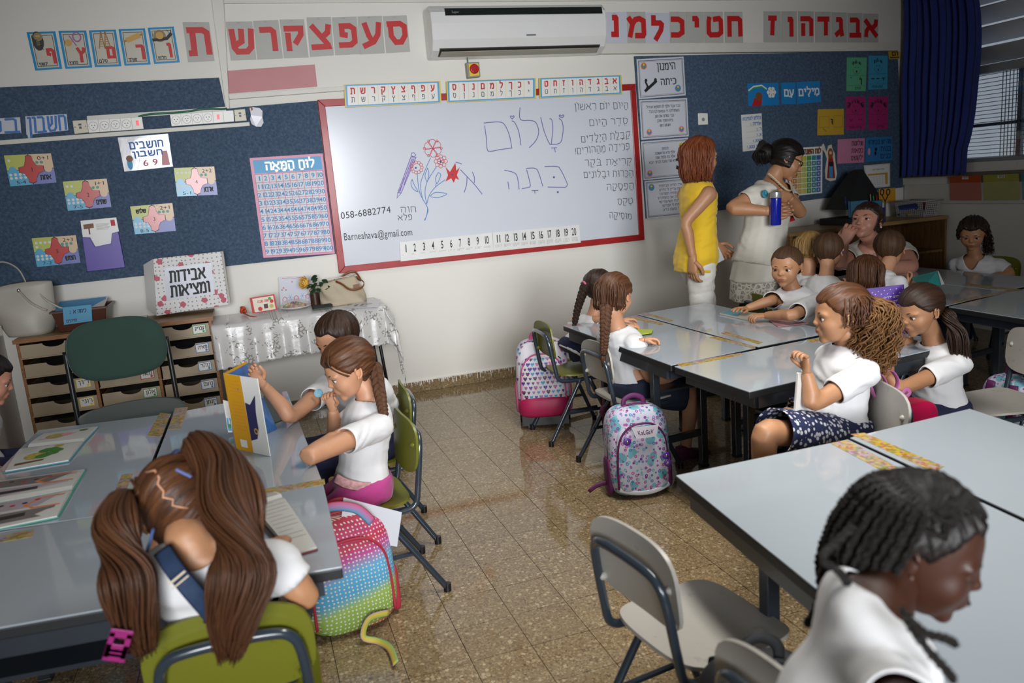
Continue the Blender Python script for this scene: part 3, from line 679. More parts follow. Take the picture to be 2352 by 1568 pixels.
# air conditioner
def ac():
    yb = 0; yf = -.22
    L = AY(978, 12, -.11).x + .0; Rr = AY(1378, 10, -.11).x; zt = AY(1180, 8, -.2).z; zb = AY(1180, 128, -.1).z
    t = thing('air_conditioner', 'white split air conditioner above the whiteboard', 'air conditioner', ((L + Rr) / 2, 0, zb))
    prof = [(0, zb), (-.10, zb), (-.17, zb + .035), (-.205, zb + .10), (-.215, zb + .2), (-.205, zt - .05), (-.15, zt), (0, zt)]
    wh = mat('ac_white', '#e3e3e0', .25, var=.01, coat=.3)
    mb = MB(); mb.prism([V((L, y, z)) for y, z in prof][::-1], [V((Rr, y, z)) for y, z in prof][::-1]); mb.build('body', wh, t, bevel=.012)
    mb = MB(); mb.prism([V((L + .1, y - .004, z)) for y, z in ((-.2005, zb + .11), (-.2125, zb + .2), (-.203, zt - .04), (-.17, zt - .01), (-.16, zt - .01), (-.2, zb + .11))][::-1], [V((Rr - .03, y - .004, z)) for y, z in ((-.2005, zb + .11), (-.2125, zb + .2), (-.203, zt - .04), (-.17, zt - .01), (-.16, zt - .01), (-.2, zb + .11))][::-1]); mb.build('front_panel', wh, t, bevel=.003)
    Q = Quad(V((L + .1, -.2035, zt - .028)), V((Rr - .035, -.2035, zt - .028)), V((Rr - .035, -.215, zt - .075)), V((L + .1, -.215, zt - .075))); mb = MB(); Q.sheet(mb, .004); mb.build('display_strip', mat('ac_black', '#1c2220', .12), t)
    mb = MB(); Q.lat(mb, 'Super', .04, .3, .085, .66, .005); mb.build('lettering', SCREEN, t)
    mb = MB(); Q = Quad(V((L + .1, -.213, zb + .135)), V((Rr - .03, -.213, zb + .135)), V((Rr - .03, -.207, zb + .10)), V((L + .1, -.207, zb + .10))); Q.rect(mb, .49, .3, .55, .6, .004); mb.build('maker_mark', GRYI, t)
    mb = MB(); mb.obox(((L + Rr) / 2, -.146, zb + .026), V(((Rr - L) / 2 - .05, 0, 0)), V((0, -.034, .018)), V((0, .002, .004))); mb.build('outlet_slot', mat('ac_slot', '#3d3b36', .5), t)
    for i, dz in ((0, 0), (1, .012)):
        mb = MB(); mb.obox(((L + Rr) / 2, -.158 + .02 * i, zb + .016 - .004 * i), V(((Rr - L) / 2 - .06, 0, 0)), V((0, -.024, .008)), V((0, .0008, .002))); mb.build('outlet_flap', mat('ac_flap', '#a8a496', .4), t)
ac()
def switch():
    q = wq((1071, 143), (1101, 142), (1104, 176), (1075, 179), y=-.05)
    t = thing('isolator_switch', 'red and yellow rotary isolator switch under the air conditioner', 'switch', q.P(.5, 0, -.05))
    mb = MB(); mb.prism([q.P(0, 1), q.P(1, 1), q.P(1, 0), q.P(0, 0)], [q.P(0, 1, -.05), q.P(1, 1, -.05), q.P(1, 0, -.05), q.P(0, 0, -.05)]); mb.build('box', mat('switch_grey', '#8f8d80', .4), t, bevel=.005)
    mb = MB(); q.rect(mb, .15, .1, .9, .9, .001); mb.build('yellow_plate', YEL, t)
    c = q.P(.54, .54); mb = MB(); R = Matrix.Rotation(PI / 2, 3, 'X'); mb.lathe([(0, 0), (.033, 0), (.033, .012), (.028, .018), (0, .018)], c, 20, 0, R); mb.obox(c + V((0, -.024, 0)), V((.006, 0, 0)), V((0, .009, 0)), V((0, 0, .026))); mb.build('red_knob', mat('switch_red', '#b3131c', .3), t, bevel=.002)
    mb = MB(); mb.tube([AY(1073, 130, -.02), AY(1075, 145, -.02)], .004, 6); mb.build('green_wire', MATS['green_cable'], t)
switch()

# whiteboard
def whiteboard():
    px = [(729, 229), (1460, 192), (1481, 551), (779, 628)]
    q = wq(*px, y=-.03)
    t = thing('whiteboard', 'large whiteboard in a chipped red frame with Hebrew greetings', 'whiteboard', q.P(.5, 0))
    fw = .046; u, v = fw / q.w, fw / q.h
    fm = mat('red_painted_frame', '#a01a1c', .4, var=.12, vscale=14, coat=.2)
    for name, pts in (('frame_rail', [(0, 1), (1, 1), (1 - u, 1 - v), (u, 1 - v)]), ('frame_rail', [(u, v), (1 - u, v), (1, 0), (0, 0)]), ('frame_stile', [(0, 1), (u, 1 - v), (u, v), (0, 0)]), ('frame_stile', [(1 - u, 1 - v), (1, 1), (1, 0), (1 - u, v)])):
        mb = MB(); mb.prism([q.P(a, b_) for a, b_ in pts], [q.P(a, b_, -.028) for a, b_ in pts]); mb.build(name, fm, t, bevel=.003)
    mb = MB(); pts = [(u, 1 - v), (1 - u, 1 - v), (1 - u, v), (u, v)]; mb.prism([q.P(a, b_, -.01) for a, b_ in pts], [q.P(a, b_, -.028) for a, b_ in pts])
    wm = mat('whiteboard_enamel', '#cdd1da', .18, var=0); n = NT(wm); c = n.mix(n.math('MULTIPLY', n.noise(n.coord(), 2.2, 5, .6), .35), '#d3d7df', '#b9bfcb'); n.base(c)
    mb.build('writing_surface', wm, t)
    S = lambda pts, ox, oy, sc: [AY(ox + x * sc, oy + y * sc, -.0212) for x, y in pts]
    N = V((0, -1, 0))
    pb = MB()
    def sm(pts, k=5):
        P, _ = catmull([V(p) for p in pts], [(1, 1)] * len(pts), k); return P
    for ki, st in enumerate([[(203, 323), (330, 313), (385, 335), (430, 430), (452, 545)], [(208, 348), (225, 470), (232, 560), (260, 578), (350, 562), (455, 548)], [(455, 305), (480, 320), (515, 400), (535, 520)],
               [(527, 185), (530, 290), (620, 300), (670, 320), (695, 400), (670, 480), (610, 545)], [(713, 272), (745, 400), (790, 505), (810, 515), (870, 510), (900, 480), (915, 380), (905, 310), (878, 282)], [(795, 283), (815, 300), (822, 380), (808, 512)],
               [(808, 548), (858, 545)], [(838, 548), (845, 585)], [(455, 285), (440, 270), (445, 258), (457, 265), (468, 257), (473, 268), (455, 288)], [(905, 275), (880, 262), (885, 250), (900, 258), (915, 250), (922, 260), (905, 278)],
               [(750, 715), (855, 714), (890, 740), (940, 840), (952, 880), (935, 902)], [(778, 899), (935, 902)], [(585, 732), (655, 730), (690, 760), (732, 892)], [(587, 745), (620, 880), (600, 902), (545, 914)], [(633, 932), (690, 930)], [(658, 934), (662, 955)],
               [(387, 748), (455, 763), (495, 790), (510, 850), (518, 920)], [(418, 853), (428, 918)], [(-8, 745), (60, 815), (120, 880), (185, 962)], [(-50, 575 + 100), (0, 690)], [(98, 765), (115, 810), (115, 860)], [(50, 810), (45, 880), (25, 945)]]):
        if ki in (9, 17): pb.build('written_word', PUR, t); pb = MB()
        ribbon(pb, S(sm(st), 1060, 200, .2551), .0052, N)
    for x, y in ((832, 811), (867, 945)):
        c = AY(1060 + x * .2551, 200 + y * .2551, -.0213); pb.poly([c + V((.008 * math.cos(a), 0, .008 * math.sin(a))) for a in (2 * PI * k / 10 for k in range(10))])
    pb.build('written_word', PUR, t)
    # pencil and bouquet drawing
    s2 = 380 / 1295
    rb = MB(); bl = MB(); pc = MB()
    for st in ([(585, 1005), (592, 962), (695, 680), (735, 685), (620, 962), (585, 1005)], [(592, 962), (620, 965)], [(697, 672), (700, 652), (720, 650), (733, 668), (720, 682), (697, 672)], [(640, 850), (610, 950)], [(715, 700), (640, 900)], [(705, 700), (600, 960)]):
        ribbon(pc, S(st, 740, 160, s2), .0042, N)
    pc.poly(S([(594, 962), (618, 964), (732, 686), (697, 681)][::-1], 740, 160, s2), 1)
    pc.build('pencil_drawing', [PUR, mat('lilac_wash', '#b3aacd', .3)], t)
    def petals(cx, cy, r, n, rr, k=8):
        for i in range(n):
            a = 2 * PI * i / n; px_, py_ = cx + r * math.cos(a), cy + r * math.sin(a)
            ribbon(rb, S([(px_ + rr * math.cos(b_), py_ + rr * math.sin(b_)) for b_ in (2 * PI * j / k for j in range(k + 1))], 740, 160, s2), .0034, N)
    for i in range(6):
        a = 2 * PI * i / 6 + .4; d = V((math.cos(a), math.sin(a))); n_ = V((-d.y, d.x)); c0 = V((866, 615))
        pts = [c0, c0 + d * 40 + n_ * 26, c0 + d * 66 + n_ * 16, c0 + d * 66 - n_ * 16, c0 + d * 40 - n_ * 26, c0]
        ribbon(rb, S([tuple(p) for p in sm([(p.x, p.y, 0) for p in pts])] and [(p.x, p.y) for p in sm([(p.x, p.y, 0) for p in pts])], 740, 160, s2), .0036, N)
    petals(866, 615, 66, 6, 9); petals(928, 717, 38, 8, 15); petals(928, 717, 17, 5, 12); petals(740, 765, 40, 11, 12)
    star = [(1043, 728), (1050, 790), (1078, 762), (1055, 825), (1072, 862), (1045, 850), (1030, 885), (1010, 850), (965, 875), (985, 825), (965, 760), (1000, 800)]
    rb.poly(S(star[::-1], 740, 160, s2)); rb.build('red_flower_drawing', RED, t)
    for st in ([(848, 690), (800, 800), (770, 900), (785, 1010)], [(893, 762), (825, 870), (805, 960), (818, 1050)], [(962, 862), (890, 915), (840, 980), (820, 1050)], [(745, 815), (752, 900), (770, 980), (825, 1080), (822, 1130), (800, 1178)], [(785, 1010), (822, 1070)],
               [(705, 858), (720, 900), (750, 955), (710, 930), (695, 890), (705, 858)], [(825, 770), (835, 810), (822, 875), (805, 830), (825, 770)], [(908, 805), (928, 825), (900, 890), (888, 850), (908, 805)], [(845, 990), (890, 960), (975, 972), (910, 1000), (850, 995)], [(893, 890), (888, 915)], [(826, 1080), (820, 1130), (805, 1178)]):
        ribbon(bl, S([(p.x, p.y) for p in sm([(x, y, 0) for x, y in st])], 740, 160, s2), .0045, N)
    for x, y, r in ((870, 618, 9), (928, 720, 8), (733, 768, 8), (1018, 820, 8)):
        c = AY(740 + x * s2, 160 + y * s2, -.0215); bl.poly([c + V((r * .0009 * math.cos(a), 0, r * .0009 * math.sin(a))) for a in (2 * PI * k / 10 for k in range(10))], 1)
    bl.build('blue_stem_drawing', [BLU, mat('navy_ink', '#2b3f8e', .5, var=0)], t)
    # black hand lettering
    def hline(x0, y0, x1, y1, h, text, w=.0038, lat=False):
        hb = MB()
        a, b_ = AY(x0, y0, -.0212), AY(x1, y1, -.0212); hh = V((0, 0, h))
        Q = Quad(a + hh, b_ + hh, b_, a)
        if lat: Q.lat(hb, text, 0, 0, 1, 1, .0005)
        else: Q.heb(hb, text, 0, 0, 1, 1, w, .0005, 0, True, .05)
        hb.build('written_line', BLK, t)
    for x0, y0, x1, y1, tx in ((1320, 251, 1442, 249), (1354, 288, 1441, 283), (1335, 328, 1447, 313), (1322, 352, 1445, 341), (1344, 380, 1450, 374), (1341, 407, 1454, 403), (1394, 436, 1455, 433), (1419, 469, 1453, 467), (1400, 500, 1450, 503)) and [
            (1320, 252, 1442, 249, 'הַיּוֹם יוֹם רִאשוֹן'), (1354, 289, 1441, 284, 'סֵדֶר הַיּוֹם'), (1335, 327, 1447, 315, 'קַבָּלַת הַיְלָדִים'), (1322, 354, 1445, 342, 'פְּרִידָה מֵהַהוֹרִים!'), (1344, 381, 1450, 376, 'קְרִיאַת בֹּקֶר'), (1341, 408, 1454, 404, 'הֵכֵּרוּת וּבָלוֹנִים'), (1394, 436, 1455, 433, 'הַפְסָקָה'), (1419, 470, 1453, 467, 'טֶקֶס'), (1400, 500, 1450, 503, 'מוּסִיקָה')]:
        hline(x0, y0, x1, y1, .042, tx)
    hline(783, 503, 899, 488, .046, '058-6882774', lat=True); hline(790, 552, 948, 540, .05, 'Barneahava@gmail.com', lat=True)
    hline(921, 488, 955, 486, .036, 'חוה'); hline(915, 506, 946, 504, .034, 'פלא'); 
    return q
WB = whiteboard()
# alphabet strips over the top edge of the whiteboard
def strip(px, chars, lab):
    q = wq(*px, y=-.034)
    t = thing('alphabet_strip', lab, 'strip', q.P(.5, 0), group='alphabet strips above the whiteboard'); mb = MB(); q.sheet(mb, .0015); mb.build('strip_base', YEL, t)
    m = MB(); q.rect(m, .012, 0.03, .985, .98, .0018, 0); q.rect(m, .03, .09, .965, .92, .002, 1); m.build('strip_face', [SKYB, WHT], t)
    n = len(chars); w = .935 / n; a = MB(); c_ = MB(); g_ = MB()
    for i, ch in enumerate(chars):
        u = .03 + w * i; q.heb(a, ch, u + w * .2, .58, u + w * .8, .82, .0085, .0026, 0, False); q.heb(c_, ch, u + w * .2, .22, u + w * .8, .42, .004, .0026, 0, False)
        if i: q.line(g_, [(u, .09), (u, .92)], .002, .0024)
    a.build('red_letters', RED, t); c_.build('black_letters', BLK, t); g_.build('divider', YEL, t)
strip([(790, 194), (1011, 186), (1014, 236), (793, 247)], 'תשרקץצףפע', 'leftmost alphabet strip on the whiteboard top, ending in tav')
strip([(1025, 186), (1231, 179), (1231, 226), (1027, 236)], 'סןנםמלךכי', 'middle alphabet strip on the whiteboard top, below the red switch')
strip([(1238, 179), (1427, 172), (1429, 216), (1239, 226)], 'טחזוהדגבא', 'rightmost alphabet strip on the whiteboard top, starting with aleph')
def numstrip(px, a, b_, lab):
    q = wq(*px, y=-.0335); t = thing('number_strip', lab, 'strip', q.P(.5, 0), group='number strips below the whiteboard writing'); mb = MB(); q.sheet(mb); mb.build('strip_base', mat('number_strip_white', '#dfdfdc', .35), t)
    m = MB(); d = MB(); n = b_ - a + 1
    for i in range(n):
        k = a + i; uc = (i + .6) / (n + .3); w = .014 if k < 10 else .028; m = MB(); q.lat(m, str(k), uc - w, .45, uc + w, .85, .002, 0, 1); m.build('number', BLK, t)
        cols = 5
        for j in range(k): q.disc(d, uc - .03 + .015 * (j % cols), .32 - .062 * (j // cols), .0021, .002, 0, 6)
    tag(d.build('dots', BLK, t), kind='stuff')
numstrip([(918, 556), (1130, 534), (1134, 577), (920, 600)], 1, 10, 'white number strip reading one to ten, at the left of the board edge')
numstrip([(1131, 534), (1330, 516), (1334, 557), (1134, 577)], 11, 20, 'white number strip reading eleven to twenty, at the right of the board edge')

# song sheets on the right felt board
def song(px, lab, draw):
    q = wq(*px, y=FB); t = thing('song_sheet', lab, 'poster', q.P(.5, 0), group='framed song sheets beside the whiteboard'); mb = MB(); q.sheet(mb); mb.build('sheet', mat('sheet_white', '#cdd0d8', .2, var=.01), t)
    mb = MB(); q.frame(mb, .014, .004, .0018); q.frame(mb, .022, .0015, .0018); draw(q, mb); mb.build('print', [BLK, ORG, LBL, PNK, YEL, GRYI], t)
def logo(q, mb, u, v, c): q.disc(mb, u, v, .026, .002, c, 16); q.disc(mb, u, v, .019, .0024, 5, 12); q.disc(mb, u, v + .03, .009, .0028, 4, 8); q.disc(mb, u, v - .02, .009, .0028, 2, 8)
def s1(q, mb):
    q.heb(mb, 'הימנון', .42, .7, .8, .86, .0075, .002); q.heb(mb, 'כיתה', .48, .32, .8, .46, .0075, .002); logo(q, mb, .14, .82, 1); logo(q, mb, .84, .2, 2)
    q.line(mb, [(.15, .2), (.38, .42)], .022, .002, 0); q.line(mb, [(.16, .42), (.2, .3), (.15, .2)], .015, .0022, 0); q.line(mb, [(.36, .44), (.32, .34)], .014, .0022, 0); q.disc(mb, .17, .46, .012, .0024, 0); q.disc(mb, .37, .46, .012, .0024, 0)
def lines(q, mb, L, v0, dv, h=.055):
    for i, (a, b_, tx) in enumerate(L): q.heb(mb, tx, a, v0 - i * dv - h, b_, v0 - i * dv, .0028, .002)
def s2(q, mb):
    lines(q, mb, [(.13, .84, 'כבר עבר חלף לו החופש הגדול.'), (.18, .82, 'השתוללנו די ונמאס לנו הכל.'), (.3, .7, 'כבר גמרנו את הגן.'), (.34, .68, 'בית הספר מוכן.'), (.4, .62, 'ואנחנו כאן!')], .84, .12); logo(q, mb, .17, .18, 3); logo(q, mb, .85, .2, 3)
def s3(q, mb):
    lines(q, mb, [(.42, .56, 'פזמון:'), (.28, .7, 'אלף היא הראשונה'), (.28, .7, 'אלף בה נלמד שנה'), (.14, .84, 'אלף היא הכי טובה וברוך הבא')], .8, .11); logo(q, mb, .85, .8, 4); logo(q, mb, .14, .16, 3)
    q.shape(mb, [(.7, .22), (.84, .14), (.96, .26), (.96, .34), (.84, .2), (.72, .32)], .002, 0)
    for k in range(14): q.disc(mb, .72 + .24 * ((k * 37) % 100) / 100, .3 + .22 * ((k * 61) % 100) / 100, .004 + .004 * (k % 3), .0022, 0, 6)
def s4(q, mb):
    lines(q, mb, [(.3, .8, 'איך תהיה הכיתה?'), (.3, .8, 'זאת עדיין לי חידה'), (.3, .8, 'איך תהיה המורה?'), (.26, .84, 'מרגיזה או נחמדה?'), (.28, .82, 'איך יהיו השיעורים?'), (.34, .78, 'מי יהיו לי חברים?'), (.36, .78, 'עוד מעט נדע')], .86, .105); logo(q, mb, .14, .82, 2)
song([(1462, 136), (1570, 130), (1575, 219), (1467, 228)], 'framed white sheet with two large Hebrew words, topmost of the four', s1)
song([(1468, 230), (1578, 225), (1582, 313), (1473, 321)], 'framed song sheet with five short lines, second from the top', s2)
song([(1472, 325), (1580, 316), (1585, 404), (1478, 414)], 'framed song sheet with a black book drawing, third from the top', s3)
song([(1480, 416), (1586, 406), (1592, 492), (1486, 503)], 'framed song sheet partly behind the red-haired woman, lowest of the four', s4)
q = wq((1602, 260), (1624, 260), (1625, 286), (1603, 287), y=-.02); t = thing('switch_plate', 'small white switch plate on the blue felt board', 'switch', q.P(.5, 0)); mb = MB(); q.sheet(mb, .01); mb.build('plate', WHITEP, t, bevel=.003); mb = MB(); q.disc(mb, .5, .45, .014, .011); mb.build('button', SCREEN, t)
# right board cards
def card(px, m, lab, draw=None, pm=None, name='card_sheet', cat='card', root='wall_card', y=FB, th=.0012, group=None):
    q = wq(*px, y=y); t = thing(root, lab, cat, q.P(.5, 0), group=group); mb = MB(); q.sheet(mb, th); mb.build(name, m, t)
    if draw: mb = MB(); draw(q, mb); mb.build('print', pm or [BLK], t)
    return t
BLUC = mat('bright_blue_laminate', '#1f7fc0', .15, var=.03)
def dpic(q, mb):
    q.line(mb, [(.04, .7), (.2, .86), (.45, .9), (.6, .74)], .012, .002, 0); q.line(mb, [(.04, .64), (.2, .8), (.45, .84), (.58, .7)], .01, .0022, 1)
    q.shape(mb, [(.1, 0), (.2, .35), (.45, .3), (.42, 0)], .002, 2); q.disc(mb, .35, .42, .032, .0026, 3, 14)
    for k in range(6): q.disc(mb, .76 + .09 * math.cos(k * PI / 3), .58 + .16 * math.sin(k * PI / 3), .018, .0024, 0, 10)
    q.disc(mb, .76, .58, .016, .0028, 0, 10)
card([(1716, 192), (1788, 190), (1789, 241), (1719, 244)], BLUC, 'blue picture card with a rainbow and a white flower', dpic, [WHT, GRN, mat('red_print', '#b5202a', .4), BRN])
card([(1794, 190), (1827, 189), (1828, 239), (1795, 239)], BLUC, 'narrow shiny blue card with one short white Hebrew word', lambda q, mb: q.heb(mb, 'עִם', .2, .38, .82, .66, .012, .002), [WHT])
card([(1829, 189), (1883, 186), (1886, 234), (1831, 239)], BLUC, 'wide shiny blue card with a longer white Hebrew word', lambda q, mb: q.heb(mb, 'מִילִים', .08, .38, .92, .66, .012, .002), [WHT])
def drules(q, mb):
    for i, (a, tx) in enumerate(((.06, 'כללים לכתיבה:'), (.4, 'אחיזה .1'), (.7, 'ר.2'), (.7, 'X.3'), (.5, 'XXX.4'), (.2, 'XXX XXX.5'))):
        q.heb(mb, tx, a, .85 - i * .155, .95, .92 - i * .155, .005, .002); q.line(mb, [(.2, .83 - i * .155), (.95, .83 - i * .155)], .001, .0018, 1)
card([(1702, 264), (1749, 260), (1752, 343), (1706, 348)], WHT, 'tall white rules list with blue writing left of the dark-haired woman', drules, [BLU, GRYI], root='rules_list', cat='poster')
def face_card(girl, marks):
    def f(q, mb):
        q.line(mb, [(.5 + .2 * math.cos(a), .66 + .16 * math.sin(a)) for a in (PI + PI * k / 10 for k in range(11))], .002, .002)
        r = random.Random(4)
        for k in range(26):
            a = r.uniform(.1, PI - .1); x, y = .5 + .2 * math.cos(a), .76 + .06 * math.sin(a); q.line(mb, [(x, y), (x + r.uniform(-.08, .08), y + r.uniform(.04, .12))], .0028, .002)
            if girl: s_ = 1 if k % 2 else -1; q.line(mb, [(.5 + .24 * s_, .8), (.5 + s_ * r.uniform(.3, .46), .8 + r.uniform(-.16, .04))], .003, .0022)
        q.disc(mb, .42, .7, .004, .002); q.disc(mb, .58, .7, .004, .002); q.disc(mb, .5, .58, .007, .002, 0, 8, .01)
        q.line(mb, [(.06, .46), (.94, .46)], .0015, .0018); q.line(mb, [(.06, .16), (.94, .16)], .0015, .0018); marks(q, mb)
    return f
DG = mat('green_card', '#5fae84', .5, var=.02); DB = mat('blue_card', '#3f95b8', .5, var=.02); DM = mat('magenta_card', '#a82a6b', .5, var=.02); GOLD = mat('gold_card', '#c99f2c', .3, var=.03)
card([(1945, 132), (1991, 132), (1988, 209), (1944, 209)], DG, 'green vowel card with a drawn boy face', face_card(0, lambda q, mb: (q.heb(mb, 'ו', .66, .2, .76, .36, .01, .002), q.disc(mb, .7, .41, .005, .002), q.disc(mb, .22, .4, .005, .002), q.heb(mb, 'חולם', .44, .05, .72, .11, .003, .002))))
card([(1995, 128), (2039, 128), (2038, 204), (1994, 206)], DB, 'blue vowel card with a drawn boy face, right of the green one', face_card(0, lambda q, mb: (q.line(mb, [(.15, .32), (.3, .32)], .008, .002), q.line(mb, [(.42, .32), (.56, .32)], .008, .002), q.line(mb, [(.7, .33), (.86, .33)], .008, .002), q.line(mb, [(.78, .33), (.78, .27)], .008, .002), q.heb(mb, 'קמץ-פתח', .2, .05, .74, .11, .003, .002))))
card([(1942, 222), (1987, 222), (1988, 297), (1942, 299)], DM, 'magenta vowel card with a drawn girl, two and three dots', face_card(1, lambda q, mb: ([q.disc(mb, .22 + .05 * i, .31, .005, .002) for i in (0, 2)], q.disc(mb, .27, .27, .005, .002), [q.disc(mb, .68 + .1 * i, .31, .005, .002) for i in (0, 1)], q.heb(mb, 'צירה-סגול', .16, .05, .78, .11, .003, .002))))
card([(1995, 222), (2040, 222), (2038, 297), (1994, 298)], DM, 'magenta vowel card with a drawn girl and a single dot', face_card(1, lambda q, mb: (q.disc(mb, .5, .3, .006, .002), q.heb(mb, 'חיריק', .46, .05, .8, .11, .003, .002))))
card([(1878, 251), (1938, 250), (1938, 309), (1877, 311)], GOLD, 'square golden yellow card with a black vav', lambda q, mb: (q.heb(mb, 'וּ', .5, .42, .56, .6, .009, .002), q.line(mb, [(.08, .3), (.08, .72), (.44, .72), (.44, .3), (.08, .3)], .0015, .002), q.line(mb, [(.62, .3), (.62, .74), (.94, .74), (.94, .3), (.62, .3)], .0015, .002), [q.disc(mb, .22 + .05 * i, .24 - .04 * i, .004, .002) for i in range(3)]))
card([(1924, 320), (1986, 317), (1984, 373), (1923, 376)], mat('rose_card', '#c97f9d', .5), 'pale pink card with three outlined Hebrew words', lambda q, mb: [q.heb(mb, w, .52, .72 - .3 * i, .94, .88 - .3 * i, .005, .002) for i, w in enumerate(('שולחנות', 'כסאות', 'ילקוטים'))])
card([(1989, 316), (2049, 313), (2049, 368), (1988, 372)], mat('mid_blue_card', '#2f76ae', .5), 'blue card with three Hebrew lines, right of the pale pink card', lambda q, mb: ([q.heb(mb, w, a, .72 - .3 * i, .95, .88 - .3 * i, .005, .002) for i, (a, w) in enumerate(((.08, 'מה יש בכתה?!'), (.56, 'בנות'), (.56, 'בנים')))], q.disc(mb, .38, .5, .014, .002, 0), q.disc(mb, .36, .34, .012, .002, 0, 8, .02), q.disc(mb, .12, .42, .014, .002, 1, 8, .03)), [BLK, PNK])
def dcal(q, mb):
    q.rect(mb, .1, .55, .9, .62, .002, 1); q.rect(mb, .8, .12, .9, .62, .0022, 1)
    for i in range(6): q.line(mb, [(.1, .13 + .084 * i), (.9, .13 + .084 * i)], .001, .0024, 0)
    for i in range(7): q.line(mb, [(.1 + .116 * i, .13), (.1 + .116 * i, .6)], .001, .0024, 0)
    q.frame(mb, .007, .002, .002, 0); q.heb(mb, 'מערכת שעות לכתה', .3, .76, .76, .81, .002, .002)
card([(1984, 380), (2044, 375), (2044, 428), (1992, 433)], WHT, 'small white timetable sheet with a yellow column', dcal, [GRYI, GOLD], root='timetable', cat='poster')
card([(2040, 118), (2066, 118), (2066, 135), (2042, 136)], GOLD, 'yellow card corner sticking out behind the top of the curtain', lambda q, mb: (q.line(mb, [(.1, .2), (.9, .2)], .008, .002), q.heb(mb, 'ום', .3, .5, .8, .9, .008, .002)))
card([(2018, 434), (2056, 431), (2057, 462), (2020, 466)], mat('amber_card', '#d89a28', .5), 'amber card low on the felt board behind the scissors', None)
# year calendar with coloured columns
def dyear(q, mb):
    cols = 7
    q.heb(mb, 'לוח השנה', .5, .86, .95, .95, .011, .002, 7)
    for i in range(cols):
        for j in range(7):
            u0, u1 = .05 + i * .131, .05 + (i + 1) * .131 - .012; v1 = .82 - j * .115; v0 = v1 - .1; q.rect(mb, u0, v0, u1, v1, .002, i)
            if j: q.disc(mb, (u0 + u1) / 2, (v0 + v1) / 2, .01, .0024, 8, 10)
cm = [mat('cal_' + n, c, .4, var=0) for n, c in (('red', '#b0403a'), ('orange', '#c77a34'), ('amber', '#cfa73a'), ('yellow', '#c3c23c'), ('green', '#4c9a50'), ('teal', '#2c8a92'), ('blue', '#3b62ae'))]
card([(1803, 341), (1889, 336), (1888, 443), (1805, 452)], WHT, 'year calendar chart of rainbow coloured squares behind the woman with glasses', dyear, cm + [BRN, LAM], root='year_calendar', cat='chart')
q = wq((1886, 330), (1924, 330), (1924, 416), (1888, 416), y=FB); t = thing('cut_out_figure', 'cut-out paper figure in a red cloak pinned beside the year calendar', 'decoration', q.P(.5, 0))
sh = [(.05, .98), (.15, 1), (.3, .78), (.42, .95), (.62, .98), (.66, .86), (.8, .75), (.85, .5), (.95, .2), (.85, .03), (.5, 0), (.22, .06), (.2, .3), (.32, .6), (.2, .76), (.02, .88)]
mb = MB(); mb.prism([q.P(u, v, .003) for u, v in sh], [q.P(u, v, 0) for u, v in sh]); mb.build('card_back', CREAM, t)
mb = MB(); q.shape(mb, [(.3, .08), (.82, .08), (.74, .5), (.66, .66), (.42, .66)], .0035, 0); q.shape(mb, [(.46, .1), (.66, .1), (.66, .4), (.46, .4)], .004, 1); q.disc(mb, .54, .74, .026, .004, 2, 12, .045); q.disc(mb, .54, .76, .014, .0044, 3); q.shape(mb, [(.44, .4), (.7, .4), (.68, .52), (.46, .52)], .0042, 4); mb.build('print', [mat('cloak_red', '#9c1f22', .5), LBL, mat('beard_brown', '#9a4a2a', .5), PEACH, BLK], t)
# ================================================================ desks
LAMI = mat('grey_laminate', '#9aa2a9', .22, var=0, coat=.0)
_n = NT(LAMI); _v = _n.coord(); _n.base(_n.mix(_n.math('MULTIPLY', _n.noise(_v, 3, 5), .4), '#a3abb2', '#8e969d')); _n.link(_n.ramp(_n.noise(_v, 14, 5, .7), [(0, '#202020'), (1, '#525252')]), _n.p.inputs['Roughness'])
EDGE = mat('black_edge_band', '#1a1c1f', .5, var=.05)
def strip_mat():
    m = mat('alphabet_sticker', '#c0a040', .35, var=0); t = NT(m); v = t.coord()
    c = t.voro(v, 105, out='Color', rnd=.7); h = t.new('ShaderNodeSeparateColor'); t.link(c, h.inputs[0])
    big = t.noise(v, 9, 1)
    r1 = t.ramp(h.outputs[0], [(0, '#a98a24'), (.25, '#b5a03c'), (.42, '#97402f'), (.55, '#547f4c'), (.75, '#a888a0'), (.88, '#6a4a2e')])
    for e in [x for x in t.n if x.type == 'VALTORGB']: e.color_ramp.interpolation = 'CONSTANT'
    t.base(t.mix(.35, r1, t.ramp(big, [(.4, '#b59428'), (.6, '#a797a6')]))); return m
STK = strip_mat()
DESKS = []
